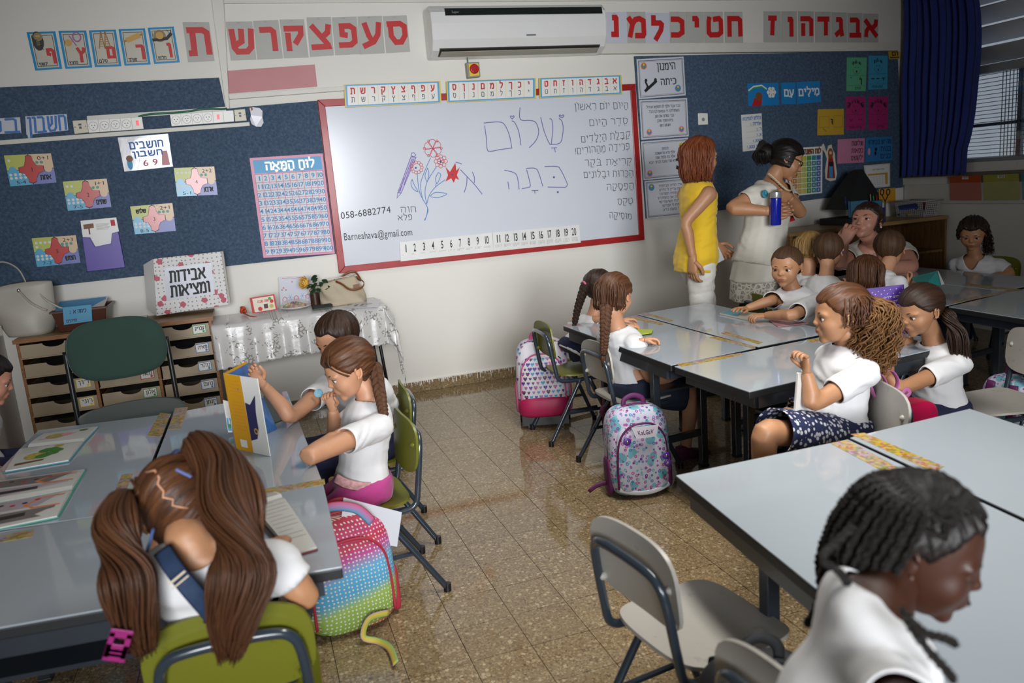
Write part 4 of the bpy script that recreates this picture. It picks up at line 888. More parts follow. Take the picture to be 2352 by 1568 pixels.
def desk(c, label, stickers=(), H=.64):
    # c: near-left, near-right, far-right, far-left corners (x, y)
    P = [V((x, y, 0)) for x, y in c]; ctr = sum(P, V()) / 4
    t = thing('school_desk', label, 'desk', ctr, group='grey laminate school desks')
    mb = MB(); g = .004
    S = [ctr + (p - ctr) * (1 - g / .5) for p in P]
    mb.prism([p + V((0, 0, H)) for p in S], [p + V((0, 0, H - .004)) for p in S]); mb.build('tabletop', LAMI, t, bevel=.001)
    mb = MB(); mb.prism([p + V((0, 0, H - .0042)) for p in S], [p + V((0, 0, H - .03)) for p in S]); mb.build('edge_band', EDGE, t, bevel=.003)
    L = (P[1] - P[0]).length > (P[2] - P[1]).length
    li, si = ((P[1] - P[0]).normalized(), (P[3] - P[0]).normalized()) if L else ((P[3] - P[0]).normalized(), (P[1] - P[0]).normalized())
    sg = [(1, 1), (-1, 1), (-1, -1), (1, -1)] if L else [(1, 1), (1, -1), (-1, -1), (-1, 1)]
    In = [p + li * (.32 * a) + si * (.10 * b_) for p, (a, b_) in zip(P, sg)]
    Ap = [ctr + (p - ctr) * .9 for p in P]
    fm = MB()
    for i in range(4):
        a, b_ = Ap[i], Ap[(i + 1) % 4]; d = (b_ - a) / 2; n = V((0, 0, 1)).cross(d).normalized()
        fm.obox((a + b_) / 2 + V((0, 0, H - .055)), d, n * .012, V((0, 0, .022)))
    fm.build('apron', GREY_M, t)
    for p in In:
        lm = MB(); lm.box((p.x - .018, p.y - .018, .012), (p.x + .018, p.y + .018, H - .032)); lm.build('leg', GREY_M, t, bevel=.003)
        lm = MB(); lm.box((p.x - .02, p.y - .02, 0), (p.x + .02, p.y + .02, .014)); lm.build('foot_cap', DARK, t, bevel=.002)
    prs = ((0, 3), (1, 2)) if L else ((0, 1), (2, 3))
    mids = []
    for i, j in prs:
        a, b_ = In[i], In[j]; d = (b_ - a) / 2; n = V((0, 0, 1)).cross(d).normalized(); mids.append((a + b_) / 2)
        sm_ = MB(); sm_.obox((a + b_) / 2 + V((0, 0, .18)), d * .95, n * .012, V((0, 0, .015))); sm_.build('stretcher', GREY_M, t)
    d = (mids[1] - mids[0]) / 2; n = V((0, 0, 1)).cross(d).normalized(); sm_ = MB(); sm_.obox((mids[0] + mids[1]) / 2 + V((0, 0, .42)), d * .98, n * .1, V((0, 0, .006))); sm_.build('book_shelf', GREY_M, t)
    for q in stickers:
        pts = [AZ(x, y, H) for x, y in q]; mb = MB(); mb.prism([p + V((0, 0, .0008)) for p in pts][::-1], [p + V((0, 0, .0001)) for p in pts][::-1]); mb.build('alphabet_sticker', STK, t)
    return t
desk([(-1.49, -3.215), (-.984, -3.285), (-.964, -2.19), (-1.46, -2.13)], 'grey desk with two open picture books, beside the left boy', [[(368, 948), (391, 950), (372, 1003), (338, 1001)], [(280, 1090), (306, 1087), (268, 1175), (242, 1180)]])
desk([(-.976, -3.288), (-.466, -3.31), (-.50, -2.10), (-.957, -2.19)], 'grey desk with the standing yellow book', [[(402, 937), (432, 935), (414, 985), (387, 986)]])
desk([(-1.69, -3.79), (-.474, -3.905), (-.462, -3.325), (-1.67, -3.215)], 'grey desk across the front of the left group, under the long-haired girl', [[(557, 1132), (745, 1100), (747, 1112), (560, 1145)], [(0, 1232), (80, 1215), (74, 1232), (-6, 1247)]])
desk([(1.048, -2.70), (1.515, -2.645), (1.508, -1.50), (1.04, -1.51)], 'grey desk in front of the two braided girls', [[(1445, 729), (1453, 727), (1527, 743), (1518, 747)], [(1629, 775), (1640, 772), (1738, 796), (1728, 800)]])
desk([(1.53, -2.638), (2.0, -2.58), (2.02, -1.43), (1.523, -1.485)], 'grey desk with the booklet before the boy facing the room', [[(1474, 719), (1481, 717), (1548, 736), (1540, 739)], [(1656, 765), (1668, 762), (1752, 786), (1742, 790)]])
desk([(1.066, -3.222), (2.2, -3.09), (2.19, -2.60), (1.046, -2.722)], 'grey desk across the end of the middle group, before the curly-haired girl', [[(1554, 836), (1701, 810), (1708, 815), (1566, 842)], [(1852, 780), (1895, 775), (1890, 786), (1865, 787)]])
desk([(.304, -4.985), (.878, -4.98), (1.003, -3.795), (.43, -3.792)], 'empty grey desk nearest the camera, before the braided girl in front', [[(1907, 1018), (1945, 1010), (2107, 1097), (2070, 1104)]])
desk([(.893, -4.98), (1.38, -4.95), (1.505, -3.76), (1.014, -3.787)], 'empty grey desk at the right edge of the front group', [[(1953, 997), (1985, 994), (2170, 1072), (2145, 1084)]])
desk([(2.83, -2.43), (3.385, -2.31), (3.40, -1.12), (2.85, -1.20)], 'grey desk of the far group, before the children with their backs turned', [[(2063, 635), (2085, 632), (2083, 638), (2062, 639)]])
desk([(3.395, -2.30), (3.91, -2.21), (3.875, -1.03), (3.41, -1.11)], 'grey desk of the far group, before the girl by the right wall', [[(2210, 654), (2222, 651), (2350, 665), (2340, 669)]])
desk([(2.80, -2.97), (3.98, -2.77), (3.93, -2.235), (2.825, -2.45)], 'grey desk across the end of the far group at the right edge', [[(2190, 697), (2186, 692), (2330, 664), (2335, 668)]])

# ================================================================ school chairs
def rr_grid(w, h, nx, ny, fn, th, n_exp=4.5):
    """rounded-rectangle panel bent by fn(x, y)->Vector, with thickness along its normal"""
    mb = MB(); T = []; B = []
    def p(i, j):
        a = -1 + 2 * i / nx; b_ = -1 + 2 * j / ny
        # square to superellipse
        m = max(abs(a), abs(b_)); r = (abs(a) ** n_exp + abs(b_) ** n_exp) ** (1 / n_exp)
        k = m / r if r > 0 else 1
        return a * k * w / 2, b_ * k * h / 2
    for i in range(nx + 1):
        ra = []; rb_ = []
        for j in range(ny + 1):
            x, y = p(i, j); e = 1e-3; q = fn(x, y); nn = (fn(x + e, y) - q).cross(fn(x, y + e) - q).normalized()
            ra.append(mb.vert(q + nn * th / 2, (i / nx, j / ny))); rb_.append(mb.vert(q - nn * th / 2))
        T.append(ra); B.append(rb_)
    for i in range(nx):
        for j in range(ny):
            mb.face((T[i][j], T[i + 1][j], T[i + 1][j + 1], T[i][j + 1])); mb.face((B[i][j + 1], B[i + 1][j + 1], B[i + 1][j], B[i][j]))
    for i in range(nx):
        mb.face((T[i + 1][0], T[i][0], B[i][0], B[i + 1][0])); mb.face((T[i][ny], T[i + 1][ny], B[i + 1][ny], B[i][ny]))
    for j in range(ny):
        mb.face((T[0][j], T[0][j + 1], B[0][j + 1], B[0][j])); mb.face((T[nx][j + 1], T[nx][j], B[nx][j], B[nx][j + 1]))
    return mb
TUBE = mat('chair_tube_enamel', '#2c3640', .25, var=.08, coat=.5)
def pl(name, c):
    m = mat(name, c, .38, var=0); t = NT(m); v = t.coord(); n = t.noise(v, 16, 5, .7); c2 = tuple(x * .55 for x in lin(c)[:3])
    t.base(t.mix(t.math('MULTIPLY', t.math('GREATER_THAN', n, .62), .35), c, c2)); return m
GREENP = pl('olive_green_plastic', '#696b1a'); GREYP = pl('grey_plastic', '#aaa69e')
def make_chair(label, plastic, group, loc, rz, sh=.36):
    t = thing('school_chair', label, 'chair', loc, rz, group)
    W = .146
    def L(mb, name, m, **k):
        o = bpy.data.objects.new(name, mb.mesh(name, m, True)); COL.objects.link(o); o.parent = t
        o.data.set_sharp_from_angle(angle=.9)
        return o
    mb = MB(); r = .0115
    mb.tube([(-W, .13, sh - .03), (-W, -.08, sh - .03), (-W + .002, -.145, sh - .015), (-W + .004, -.163, sh + .05), (-W + .01, -.183, sh + .175), (-W + .03, -.191, sh + .222), (-W + .075, -.194, sh + .235), (0, -.194, sh + .237), (W - .075, -.194, sh + .235), (W - .03, -.191, sh + .222), (W - .01, -.183, sh + .175), (W - .004, -.163, sh + .05), (W - .002, -.145, sh - .015), (W, -.08, sh - .03), (W, .13, sh - .03)], r, 8, smooth=4, up=(1, .2, 0)); L(mb, 'back_frame', TUBE)
    for s in (-1, 1):
        for y1, y0 in ((-.225, -.02), (.17, .03)):
            mb = MB(); mb.tube([(s * W, y0, sh - .032), (s * (W + .005), y0 + (y1 - y0) * .1, sh - .06), (s * (W + .028), y1, .012)], r, 8, smooth=3); mb.tube([(s * (W + .027), y1 - .001, .03), (s * (W + .028), y1, 0)], r + .003, 8, 1); L(mb, 'leg', [TUBE, DARK])
        mb = MB(); mb.tube([(s * (W + .013), -.135, .17), (s * (W + .013), .112, .17)], .009, 6); L(mb, 'stretcher', TUBE)
    mb = MB(); mb.tube([(-W, -.03, sh - .04), (W, -.03, sh - .04)], .009, 6); L(mb, 'cross_bar', TUBE)
    seat = rr_grid(.33, .325, 14, 12, lambda x, y: V((x, y + .02, sh - .004 - .35 * max(0, y - .1) ** 1.5 * 2 + .012 * (x / .18) ** 2 + (.10 * max(0, -y - .11) if y < -.11 else 0) - .006 * math.cos(y * 12))), .009)
    L(seat, 'seat', plastic)
    bk = rr_grid(.33, .20, 14, 8, lambda x, y: V((x, -.174 + .018 * math.cos(x * 8) - .028 * 0 - .10 * y - .0 + .35 * (y * y), sh + .19 + y)), .009, 3.6)
    L(bk, 'backrest', plastic)
    for s in (-1, 1):
        for z in (sh + .12, sh + .205):
            mb = MB(); mb.ell((s * (W - .012), -.166, z), (.011, .014, .011), 8, 6); L(mb, 'rivet_knob', plastic)
    return t
def rzf(fx, fy): return math.atan2(-fx, fy)      # local +Y to (fx, fy)
GG = 'green plastic school chairs'; WG = 'grey-white plastic school chairs'
make_chair('green chair with the long-haired girl, nearest the camera at the left', GREENP, GG, (-.72, -3.86, 0), rzf(.03, 1), .37)
make_chair('green chair under the boy with the dark hair', GREENP, GG, (-.21, -2.36, 0), rzf(-1, .05), .37)
make_chair('green chair under the girl in pink trousers', GREENP, GG, (-.29, -2.79, 0), rzf(-1, -.06), .36)
make_chair('green chair beside the hearts trolley bag', GREENP, GG, (1.10, -1.50, 0), rzf(1, -.05), .38)
make_chair('grey-white chair with a yellow sticker behind the purple backpack', GREYP, WG, (1.13, -2.13, 0), rzf(1, 0.02), .37)
make_chair('green chair behind the boy facing the room', GREENP, GG, (2.30, -1.93, 0), rzf(-1, 0), .36)
make_chair('empty grey-white chair tucked at the near desk', GREYP, WG, (.305, -4.085, 0), rzf(1, .14), .385)
make_chair('grey-white chair at the bottom edge under the braided girl in front', GREYP, WG, (.275, -4.665, 0), rzf(1, .06), .39)
make_chair('grey-white chair under the curly-haired girl, pink straps behind it', GREYP, WG, (1.24, -3.47, 0), rzf(-1, .35), .40)
make_chair('grey-white chair behind the ponytail girl at the right', GREYP, WG, (2.36, -3.17, 0), rzf(-1, .12), .38)
make_chair('green chair behind the girl by the right wall', GREENP, GG, (4.35, -1.33, 0), rzf(-1, -.15), .37)
make_chair('green chair at the right edge, next to the wall girl', GREENP, GG, (4.33, -1.75, 0), rzf(-1, -.1), .37)
make_chair('green chair under the boy with glasses', GREENP, GG, (2.50, -1.86, 0), rzf(1, 0), .36)
make_chair('green chair under the fair-haired child', GREENP, GG, (2.55, -1.42, 0), rzf(1, 0), .36)
make_chair('green chair under the brown-haired girl with her hand at her ear', GREENP, GG, (2.55, -2.32, 0), rzf(1, 0), .36)

# teacher's upholstered chair
def office():
    C = mat('dark_green_cloth', '#2a433b', .9, var=.1, bump=.3, bscale=300, bdist=.001, sheen=.2)
    c0 = AZ(315, 955, .47); base = V((c0.x - .02, c0.y + .02, 0)); rz = rzf(.22, -1)
    t = thing('office_chair', 'dark green upholstered chair in front of the drawer cabinet', 'chair', base, rz)
    def L(mb, name, m, bevel=0):
        o = bpy.data.objects.new(name, mb.mesh(name, m, True)); COL.objects.link(o); o.parent = t; return o
    s = rr_grid(.47, .44, 16, 14, lambda x, y: V((x, y, .465 - .5 * max(0, y - .12) ** 1.6 + .01 * math.cos(x * 7))), .05, 3.2); L(s, 'seat', C)
    bk = rr_grid(.46, .31, 16, 12, lambda x, y: V((-x, -.235 + .35 * x * x - .12 * y, .78 + y)), .042, 2.9); L(bk, 'backrest', C)
    for q in (-1, 1):
        mb = MB(); mb.tube([(q * .235, -.24, .80), (q * .235, -.225, .66), (q * .235, -.20, .42), (q * .24, -.20, .06)], .013, 8, smooth=4); L(mb, 'leg', DARK)
        mb = MB(); mb.tube([(q * .235, .19, .42), (q * .24, .2, .0)], .013, 8); L(mb, 'leg', DARK)
        mb = MB(); mb.tube([(q * .235, -.2, .43), (q * .235, .19, .43)], .012, 8); L(mb, 'side_rail', DARK)
    return t
office()

# ================================================================ drawer cabinet
WOOD = mat('orange_beech', '#8a5a2c', .45, var=0)
_t = NT(WOOD); _v = _t.coord((1, 1, 1)); _w = _t.noise(_t.coord((6, 60, 60)), 2, 4); _t.base(_t.ramp(_w, [(.3, '#7c4d24'), (.7, '#a06a36')]))
PINE = mat('pale_wood_laminate', '#8e7350', .4, var=0); _t = NT(PINE); _w = _t.noise(_t.coord((3, 40, 40)), 2, 4); _t.base(_t.ramp(_w, [(.3, '#83683f'), (.7, '#a08153')]))
BEIGE = mat('beige_drawer_plastic', '#a8977d', .42, var=.05)
VOID = mat('painted_cavity_shade', '#15120f', .9)  # near-black colour paints the shade inside the cabinet
def cabinet():
    yf = -.42
    TL, TR = AY(34, 781, yf), AY(484, 727, yf); TL.z = (TL.z + .0); x0, x1 = TL.x, TR.x
    t = thing('drawer_cabinet', 'wooden cabinet with rows of beige tray drawers', 'cabinet', ((x0 + x1) / 2, -.21, 0))
    zt = lambda x: TL.z + (TR.z - TL.z) * (x - x0) / (x1 - x0)
    mb = MB(); f = [V((x0 - .01, yf - .01, TL.z)), V((x1 + .01, yf - .01, TR.z)), V((x1 + .01, -.01, TR.z)), V((x0 - .01, -.01, TL.z))]
    mb.prism([p for p in f][::1], [p - V((0, 0, .022)) for p in f]); mb.build('cabinet_top', PINE, t, bevel=.002)
    mb = MB(); mb.prism([V((x0 - .012, yf - .014, TL.z + .001)), V((x1 + .012, yf - .014, TR.z + .001)), V((x1 + .012, yf - .014, TR.z - .023)), V((x0 - .012, yf - .014, TL.z - .023))], [V((x0 - .012, yf - .0105, TL.z + .001)), V((x1 + .012, yf - .0105, TR.z + .001)), V((x1 + .012, yf - .0105, TR.z - .023)), V((x0 - .012, yf - .0105, TL.z - .023))]); mb.build('front_edging', WOOD, t)
    us = [0, .352, .68, 1]; W = x1 - x0
    for i, u in enumerate(us):
        x = x0 + W * u; th = .017; a = x - th * (i > 0) * (1 if i == 3 else .5); b_ = a + th
        mb = MB(); mb.box((a, yf, 0), (b_, -.012, zt(x) - .0235)); mb.build('side_panel' if i in (0, 3) else 'divider_panel', WOOD, t, bevel=.001)
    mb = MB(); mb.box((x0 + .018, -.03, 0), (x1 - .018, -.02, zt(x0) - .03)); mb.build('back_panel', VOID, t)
    names = {(0, 0): ('דניאל', YEL), (0, 1): ('חשבון', LIME), (0, 2): ('עברית', GRN), (1, 2): ('מאיה', BLU), (2, 2): ('נוהר', BLU), (3, 2): ('נועם', BLU), (4, 2): ('יונתן', BLU), (2, 0): ('רון', YEL), (3, 0): ('רוני', YEL), (2, 1): ('בתאל', RED), (3, 1): ('אלון', GRN), (4, 0): ('גיא', YEL), (1, 0): None}
    for c in range(3):
        for r in range(6):
            xa = x0 + W * us[c] + .018; xb = x0 + W * us[c + 1] - (.018 if c == 2 else .009) ; xm = (xa + xb) / 2; zT = zt(xm) - .036 - r * .1165; zB = zT - .078
            dz = (TR.z - TL.z) / W
            Z = lambda x, z: V((x, yf + .004 + rsd.uniform(0, 0), z + (x - xm) * dz))
            pts = [Z(xa, zT), Z(xa + .10, zT)]
            nm = xm - .0; hw = .058
            pts = [Z(xa, zT), Z(nm - hw, zT)] + [Z(nm + hw * math.cos(a) * -1, zT - .027 * math.sin(a)) for a in (PI * k / 8 for k in range(1, 8))] + [Z(nm + hw, zT), Z(xb, zT), Z(xb, zB), Z(xa, zB)]
            off = rsd.uniform(0, .012)
            pts = [p + V((0, -off, 0)) for p in pts]
            mb = MB(); mb.prism(pts, [p + V((0, .006, 0)) for p in pts])
            mb.box((xa, yf + .012 - off, zB - .006), (xb, -.05, zB)); mb.box((xa, yf + .010 - off, zB), (xa + .004, -.05, zT - .012)); mb.box((xb - .004, yf + .010 - off, zB), (xb, -.05, zT - .012))
            mb.box((xa - .004, yf - .004 - off, zB - .004), (xb + .004, yf + .01 - off, zB + .004))
            d = mb.build('drawer', BEIGE, t, bevel=.0015)
            nmx = names.get((r, c))
            if nmx:
                la = AYq = Quad(Z(xb - .098, zT - .008) + V((0, -off - .0002, 0)), Z(xb - .02, zT - .004) + V((0, -off - .0002, 0)), Z(xb - .02, zT - .060) + V((0, -off - .0002, 0)), Z(xb - .098, zT - .062) + V((0, -off - .0002, 0)))
                lm = MB(); la.sheet(lm, .0006, 1); la.rect(lm, .05, .07, .95, .93, .0008, 0); la.heb(lm, nmx[0], .2, .42, .86, .78, .0035, .0012, 2); la.disc(lm, .8, .22, .007, .0012, 1, 8)
                lo = lm.build('name_label', [WHT, nmx[1], BLK], d)
    return zt
rsd = random.Random(2)
ZT = cabinet()
# ================================================================ people
def ss(a, b, x): t = np.clip((x - a) / (b - a), 0, 1); return t * t * (3 - 2 * t)
def smin(a, b, k):
    h = np.clip(.5 + .5 * (b - a) / k, 0, 1); return b * (1 - h) + a * h - k * h * (1 - h)
def smax(a, b, k): return -smin(-a, -b, k)
def elld(P, c, r):
    q = P - np.array(c); r = np.array(r); k0 = np.linalg.norm(q / r, axis=-1); k1 = np.linalg.norm(q / (r * r), axis=-1)
    return k0 * (k0 - 1) / np.maximum(k1, 1e-6)
def capd(P, a, b, r0, r1):
    a = np.array(a); b = np.array(b); pa = P - a; ba = b - a; h = np.clip((pa @ ba) / (ba @ ba), 0, 1)
    return np.linalg.norm(pa - h[..., None] * ba, axis=-1) - (r0 + (r1 - r0) * h)
def headfield(P, adult):
    X = P.copy(); X[..., 0] = np.abs(X[..., 0])
    w = .96 if adult else 1.02; nl = .02 if adult else -.022; ez = 0 if adult else -.03
    d = elld(X, (0, -.07, .12), (.375, .435, .385))
    d = smin(d, elld(X, (0, .09, -.08), (.305 * w, .285, .32)), .08)
    d = smin(d, elld(X, (0, .12, -.26), (.225 * w, .205, .195)), .09)
    d = smin(d, elld(X, (0, .275, -.415), (.085, .06, .06)), .08)
    d = smin(d, elld(X, (.17, .215, -.15), (.11, .105, .11)), .09)
    d = smin(d, elld(X, (.13, .30, .085 + ez), (.12, .05, .035)), .07)
    d = smax(d, -elld(X, (.15, .445, .0 + ez), (.085, .10, .052)), .05)
    zn = -.115 if adult else -.105
    d = smin(d, capd(X, (0, .35, .02 + ez), (0, .405 + nl, zn), .028, .038), .055)
    d = smin(d, elld(X, (0, .415 + nl, zn - .008), (.040, .038, .034)), .03)
    d = smin(d, elld(X, (.040, .385 + nl, zn - .020), (.027, .032, .022)), .025)
    d = smin(d, elld(X, (0, .335, -.255), (.11, .05, .07)), .06)
    d = smin(d, elld(X, (0, .372, -.232), (.072, .020, .017)), .02)
    d = smin(d, elld(X, (0, .366, -.276), (.060, .024, .021)), .02)
    d = smax(d, -elld(X, (0, .396, -.254), (.085, .024, .004)), .008)
    d = smax(d, -elld(X, (0, .40, -.322), (.06, .03, .016)), .035)
    return d
HC = np.array((0, .02, -.05))
NA, NP = 144, 112
def head_grid():
    u = np.arange(NA) / NA * 2 * PI - PI; az = u - .42 * np.sin(u)          # dense about the face (az = 0)
    t = np.arange(1, NP) / NP * PI; po = t + .10 * np.sin(2 * t)
    A, B = np.meshgrid(az, po)
    D = np.stack([np.sin(B) * np.sin(A), np.sin(B) * np.cos(A), np.cos(B)], -1)
    return A, B, D
HA, HB, HD = head_grid()
HR = {}
def head_radius(adult):
    if adult in HR: return HR[adult]
    N = 60; rs_ = np.linspace(.75, .25, N); out = np.full(HA.shape, .25); done = np.zeros(HA.shape, bool); prev = rs_[0]
    for r in rs_:
        f = headfield(HC + HD * r, adult); hit = (f < 0) & ~done; out[hit] = r; done |= hit
    lo = out.copy(); hi = out + (rs_[0] - rs_[1])
    for _ in range(9):
        m = (lo + hi) / 2; f = headfield(HC + HD * m[..., None], adult); ins = f < 0; lo = np.where(ins, m, lo); hi = np.where(ins, hi, m)
    HR[adult] = lo; return lo
def grid_mb(P, mi=None, uv=None):
    mb = MB(); n, m = P.shape[:2]
    mb.v = [tuple(p) for p in P.reshape(-1, 3)]
    mb.uv = [tuple(p) for p in uv.reshape(-1, 2)] if uv is not None else [(0, 0)] * (n * m)
    for i in range(n - 1):
        for j in range(m):
            k = (j + 1) % m; mb.f.append((i * m + j, (i + 1) * m + j, (i + 1) * m + k, i * m + k)); mb.m.append(0 if mi is None else int(mi[i, j]))
    mb.face(list(range(m)), 0 if mi is None else int(mi[0, 0])); mb.face(list(range((n - 1) * m, n * m))[::-1], 0)
    return mb
def frame_m(o, fwd, up):
    """local x = the person's right, y = forward, z = up"""
    f = V(fwd).normalized(); r = f.cross(V(up)).normalized(); u = r.cross(f)
    return Matrix(((r.x, f.x, u.x, o.x), (r.y, f.y, u.y, o.y), (r.z, f.z, u.z, o.z), (0, 0, 0, 1)))

def skin_mat(name, color, lip):
    if name in MATS: return MATS[name], MATS[name + '_lip']
    m = mat(name, color, .48, var=.07, vscale=14, bump=.08, bscale=220, bdist=.0008)
    m.node_tree.nodes['Principled BSDF'].inputs['Subsurface Weight'].default_value = .08
    m.node_tree.nodes['Principled BSDF'].inputs['Subsurface Radius'].default_value = (.01, .004, .002)
    l = mat(name + '_lip', lip, .42, var=.05)
    return m, l
SK_L = skin_mat('fair_skin', '#c4906f', '#b06a58'); SK_M = skin_mat('tanned_skin', '#b5835f', '#9c5f4c'); SK_T = skin_mat('olive_skin', '#a97a58', '#8f4e40'); SK_D = skin_mat('dark_brown_skin', '#3e2114', '#3f1a18'); SK_R = skin_mat('rosy_fair_skin', '#c68d76', '#ad6459')
EYEW = mat('eye_white', '#d8d2cc', .25, var=0); IRB = mat('brown_iris', '#2b1a10', .15, var=0); LASH = mat('eyelash_dark', '#1c130e', .6, var=0)

def hair_mat(name, dark, light, rough=.42):
    if name in MATS: return MATS[name]
    m = mat(name, dark, rough, var=0); t = NT(m)
    uv = t.new('ShaderNodeTexCoord').outputs['UV']; mp = t.new('ShaderNodeMapping'); mp.inputs['Scale'].default_value = (110, 3.0, 1); t.link(uv, mp.inputs[0])
    n = t.noise(mp.outputs[0], 1, 4, .7); mp2 = t.new('ShaderNodeMapping'); mp2.inputs['Scale'].default_value = (22, 1.2, 1); t.link(uv, mp2.inputs[0]); n2 = t.noise(mp2.outputs[0], 1, 3)
    f = t.math('ADD', t.math('MULTIPLY', n, .6), t.math('MULTIPLY', n2, .5))
    t.base(t.ramp(f, [(.36, dark), (.72, light)])); t.bump(n, .55, .004); t.p.inputs['Specular IOR Level'].default_value = .35
    return m
H_DK = hair_mat('dark_brown_hair', '#1c120d', '#3d281c'); H_BR = hair_mat('chestnut_hair', '#2b1810', '#684228'); H_LB = hair_mat('light_brown_hair', '#4a3019', '#8d6338'); H_BL = hair_mat('blond_hair', '#6b4f2a', '#bb965a')
H_AU = hair_mat('auburn_hair', '#4a1f10', '#94502c'); H_BK = hair_mat('black_hair', '#0b0908', '#1f1815'); H_SB = hair_mat('short_brown_hair', '#2c1d13', '#5c4028', .6)

def add_hand(mb, wrist, d, palm, size, side, curl=.5, spread=.12, mi=0, thumb_in=.4):
    """wrist point, hand direction d, palm normal (towards what it holds), side +1 right hand / -1 left hand"""
    d = V(d).normalized(); n = V(palm); n = (n - d * n.dot(d)).normalized(); x = d.cross(n).normalized() * side    # x points to the thumb side
    S = size
    rings = []
    for t, w, th in ((-.12, .17, .15), (.05, .19, .14), (.25, .25, .13), (.42, .27, .12), (.54, .25, .10)):
        c = V(wrist) + d * S * t
        rings.append([c + x * (math.cos(a) * S * w * .82) + n * (math.sin(a) * S * th * .8) for a in (2 * PI * k / 12 for k in range(12))])
    if side * 1 > 0: rings = [r[::-1] for r in rings]
    mb.loft(rings, mi)
    for i, (off, L) in enumerate(((.165, .40), (.055, .45), (-.055, .42), (-.155, .33))):
        p = V(wrist) + d * S * .47 + x * S * off; ang = spread * (1.2 - i * .8); dd = (d * math.cos(ang) + x * math.sin(ang)).normalized()
        pts = [p]; a = curl * (.55 + .1 * i)
        for k, f in enumerate((.45, .32, .23)):
            v = dd * math.cos(a) + n * math.sin(a); pts.append(pts[-1] + v * L * S * f); a += curl * (1.05 + .08 * i)
        mb.tube(pts, [S * .062, S * .058, S * .052, S * .042], 8, mi, smooth=3)
        mb.ell(pts[-1], S * .043, 8, 5, mi)
    p = V(wrist) + d * S * .14 + x * S * .12
    t1 = (x * .75 + d * .65 + n * .25 * (1 + curl)).normalized(); t2 = (x * (.5 - thumb_in) + d * .8 + n * (.3 + curl * .5)).normalized()
    pts = [p, p + t1 * S * .2, p + t1 * S * .2 + t2 * S * .17, p + t1 * S * .2 + (t2 + d * .2 - x * .2 * thumb_in).normalized() * S * .31]
    mb.tube(pts, [S * .085, S * .072, S * .06, S * .045], 8, mi, smooth=3); mb.ell(pts[-1], S * .046, 8, 5, mi)

def remesh(mb, vox, smooth_it=6, name='tmp'):
    me = mb.mesh(name, [], True); o = bpy.data.objects.new(name, me); COL.objects.link(o)
    bm_ = bmesh.new(); bm_.from_mesh(me); bmesh.ops.recalc_face_normals(bm_, faces=bm_.faces); bm_.to_mesh(me); bm_.free()
    r = o.modifiers.new('r', 'REMESH'); r.mode = 'VOXEL'; r.voxel_size = vox
    if smooth_it: s = o.modifiers.new('s', 'SMOOTH'); s.factor = .5; s.iterations = smooth_it
    TMP.update(); dg = bpy.context.evaluated_depsgraph_get(); ev = o.evaluated_get(dg)
    out = bpy.data.meshes.new_from_object(ev)
    n = len(out.vertices); co_ = np.zeros(n * 3); out.vertices.foreach_get('co', co_)
    fs = [tuple(p.vertices) for p in out.polygons]
    bpy.data.objects.remove(o); bpy.data.meshes.remove(me); bpy.data.meshes.remove(out)
    r_ = MB(); r_.v = [tuple(p) for p in co_.reshape(-1, 3)]; r_.uv = [(0, 0)] * n; r_.f = fs; r_.m = [0] * len(fs); return r_
class _T:
    def update(s): pass
TMP = _T()
def ellring(c, lat, dep, w, d, n=16, p=2.4):
    out = []
    for k in range(n):
        a = 2 * PI * k / n; ca, sa = math.cos(a), math.sin(a)
        out.append(c + lat * (w * math.copysign(abs(ca) ** (2 / p), ca)) + dep * (d * math.copysign(abs(sa) ** (2 / p), sa)))
    return out
def cull(mb, keep):
    """drop the faces whose centre fails keep()"""
    nf = []; nm = []
    A = np.array(mb.v)
    for f, m in zip(mb.f, mb.m):
        c = A[list(f)].mean(0)
        if keep(V(c)): nf.append(f); nm.append(m)
    used = sorted({i for f in nf for i in f}); mp = {a: i for i, a in enumerate(used)}
    mb.v = [mb.v[i] for i in used]; mb.uv = [mb.uv[i] for i in used]; mb.f = [tuple(mp[i] for i in f) for f in nf]; mb.m = nm
def largest(mb):
    par = list(range(len(mb.v)))
    def find(a):
        while par[a] != a: par[a] = par[par[a]]; a = par[a]
        return a
    for f in mb.f:
        r = find(f[0])
        for i in f[1:]:
            q = find(i)
            if q != r: par[q] = r
    from collections import Counter
    top = Counter(find(f[0]) for f in mb.f).most_common(1)[0][0]
    k = [i for i, f in enumerate(mb.f) if find(f[0]) == top]; mb.f = [mb.f[i] for i in k]; mb.m = [mb.m[i] for i in k]
def edge_smooth(mb, it=12):
    from collections import defaultdict
    cnt = defaultdict(int)
    for f in mb.f:
        for i in range(len(f)):
            a, b = f[i], f[(i + 1) % len(f)]; cnt[(min(a, b), max(a, b))] += 1
    nb = defaultdict(list)
    for (a, b), c in cnt.items():
        if c == 1: nb[a].append(b); nb[b].append(a)
    P_ = {i: np.array(mb.v[i]) for i in nb}
    for _ in range(it):
        P_ = {i: (P_[i] * .4 + .6 * sum(P_[j] for j in nb[i]) / len(nb[i])) for i in P_}
    for i, p in P_.items(): mb.v[i] = tuple(p)
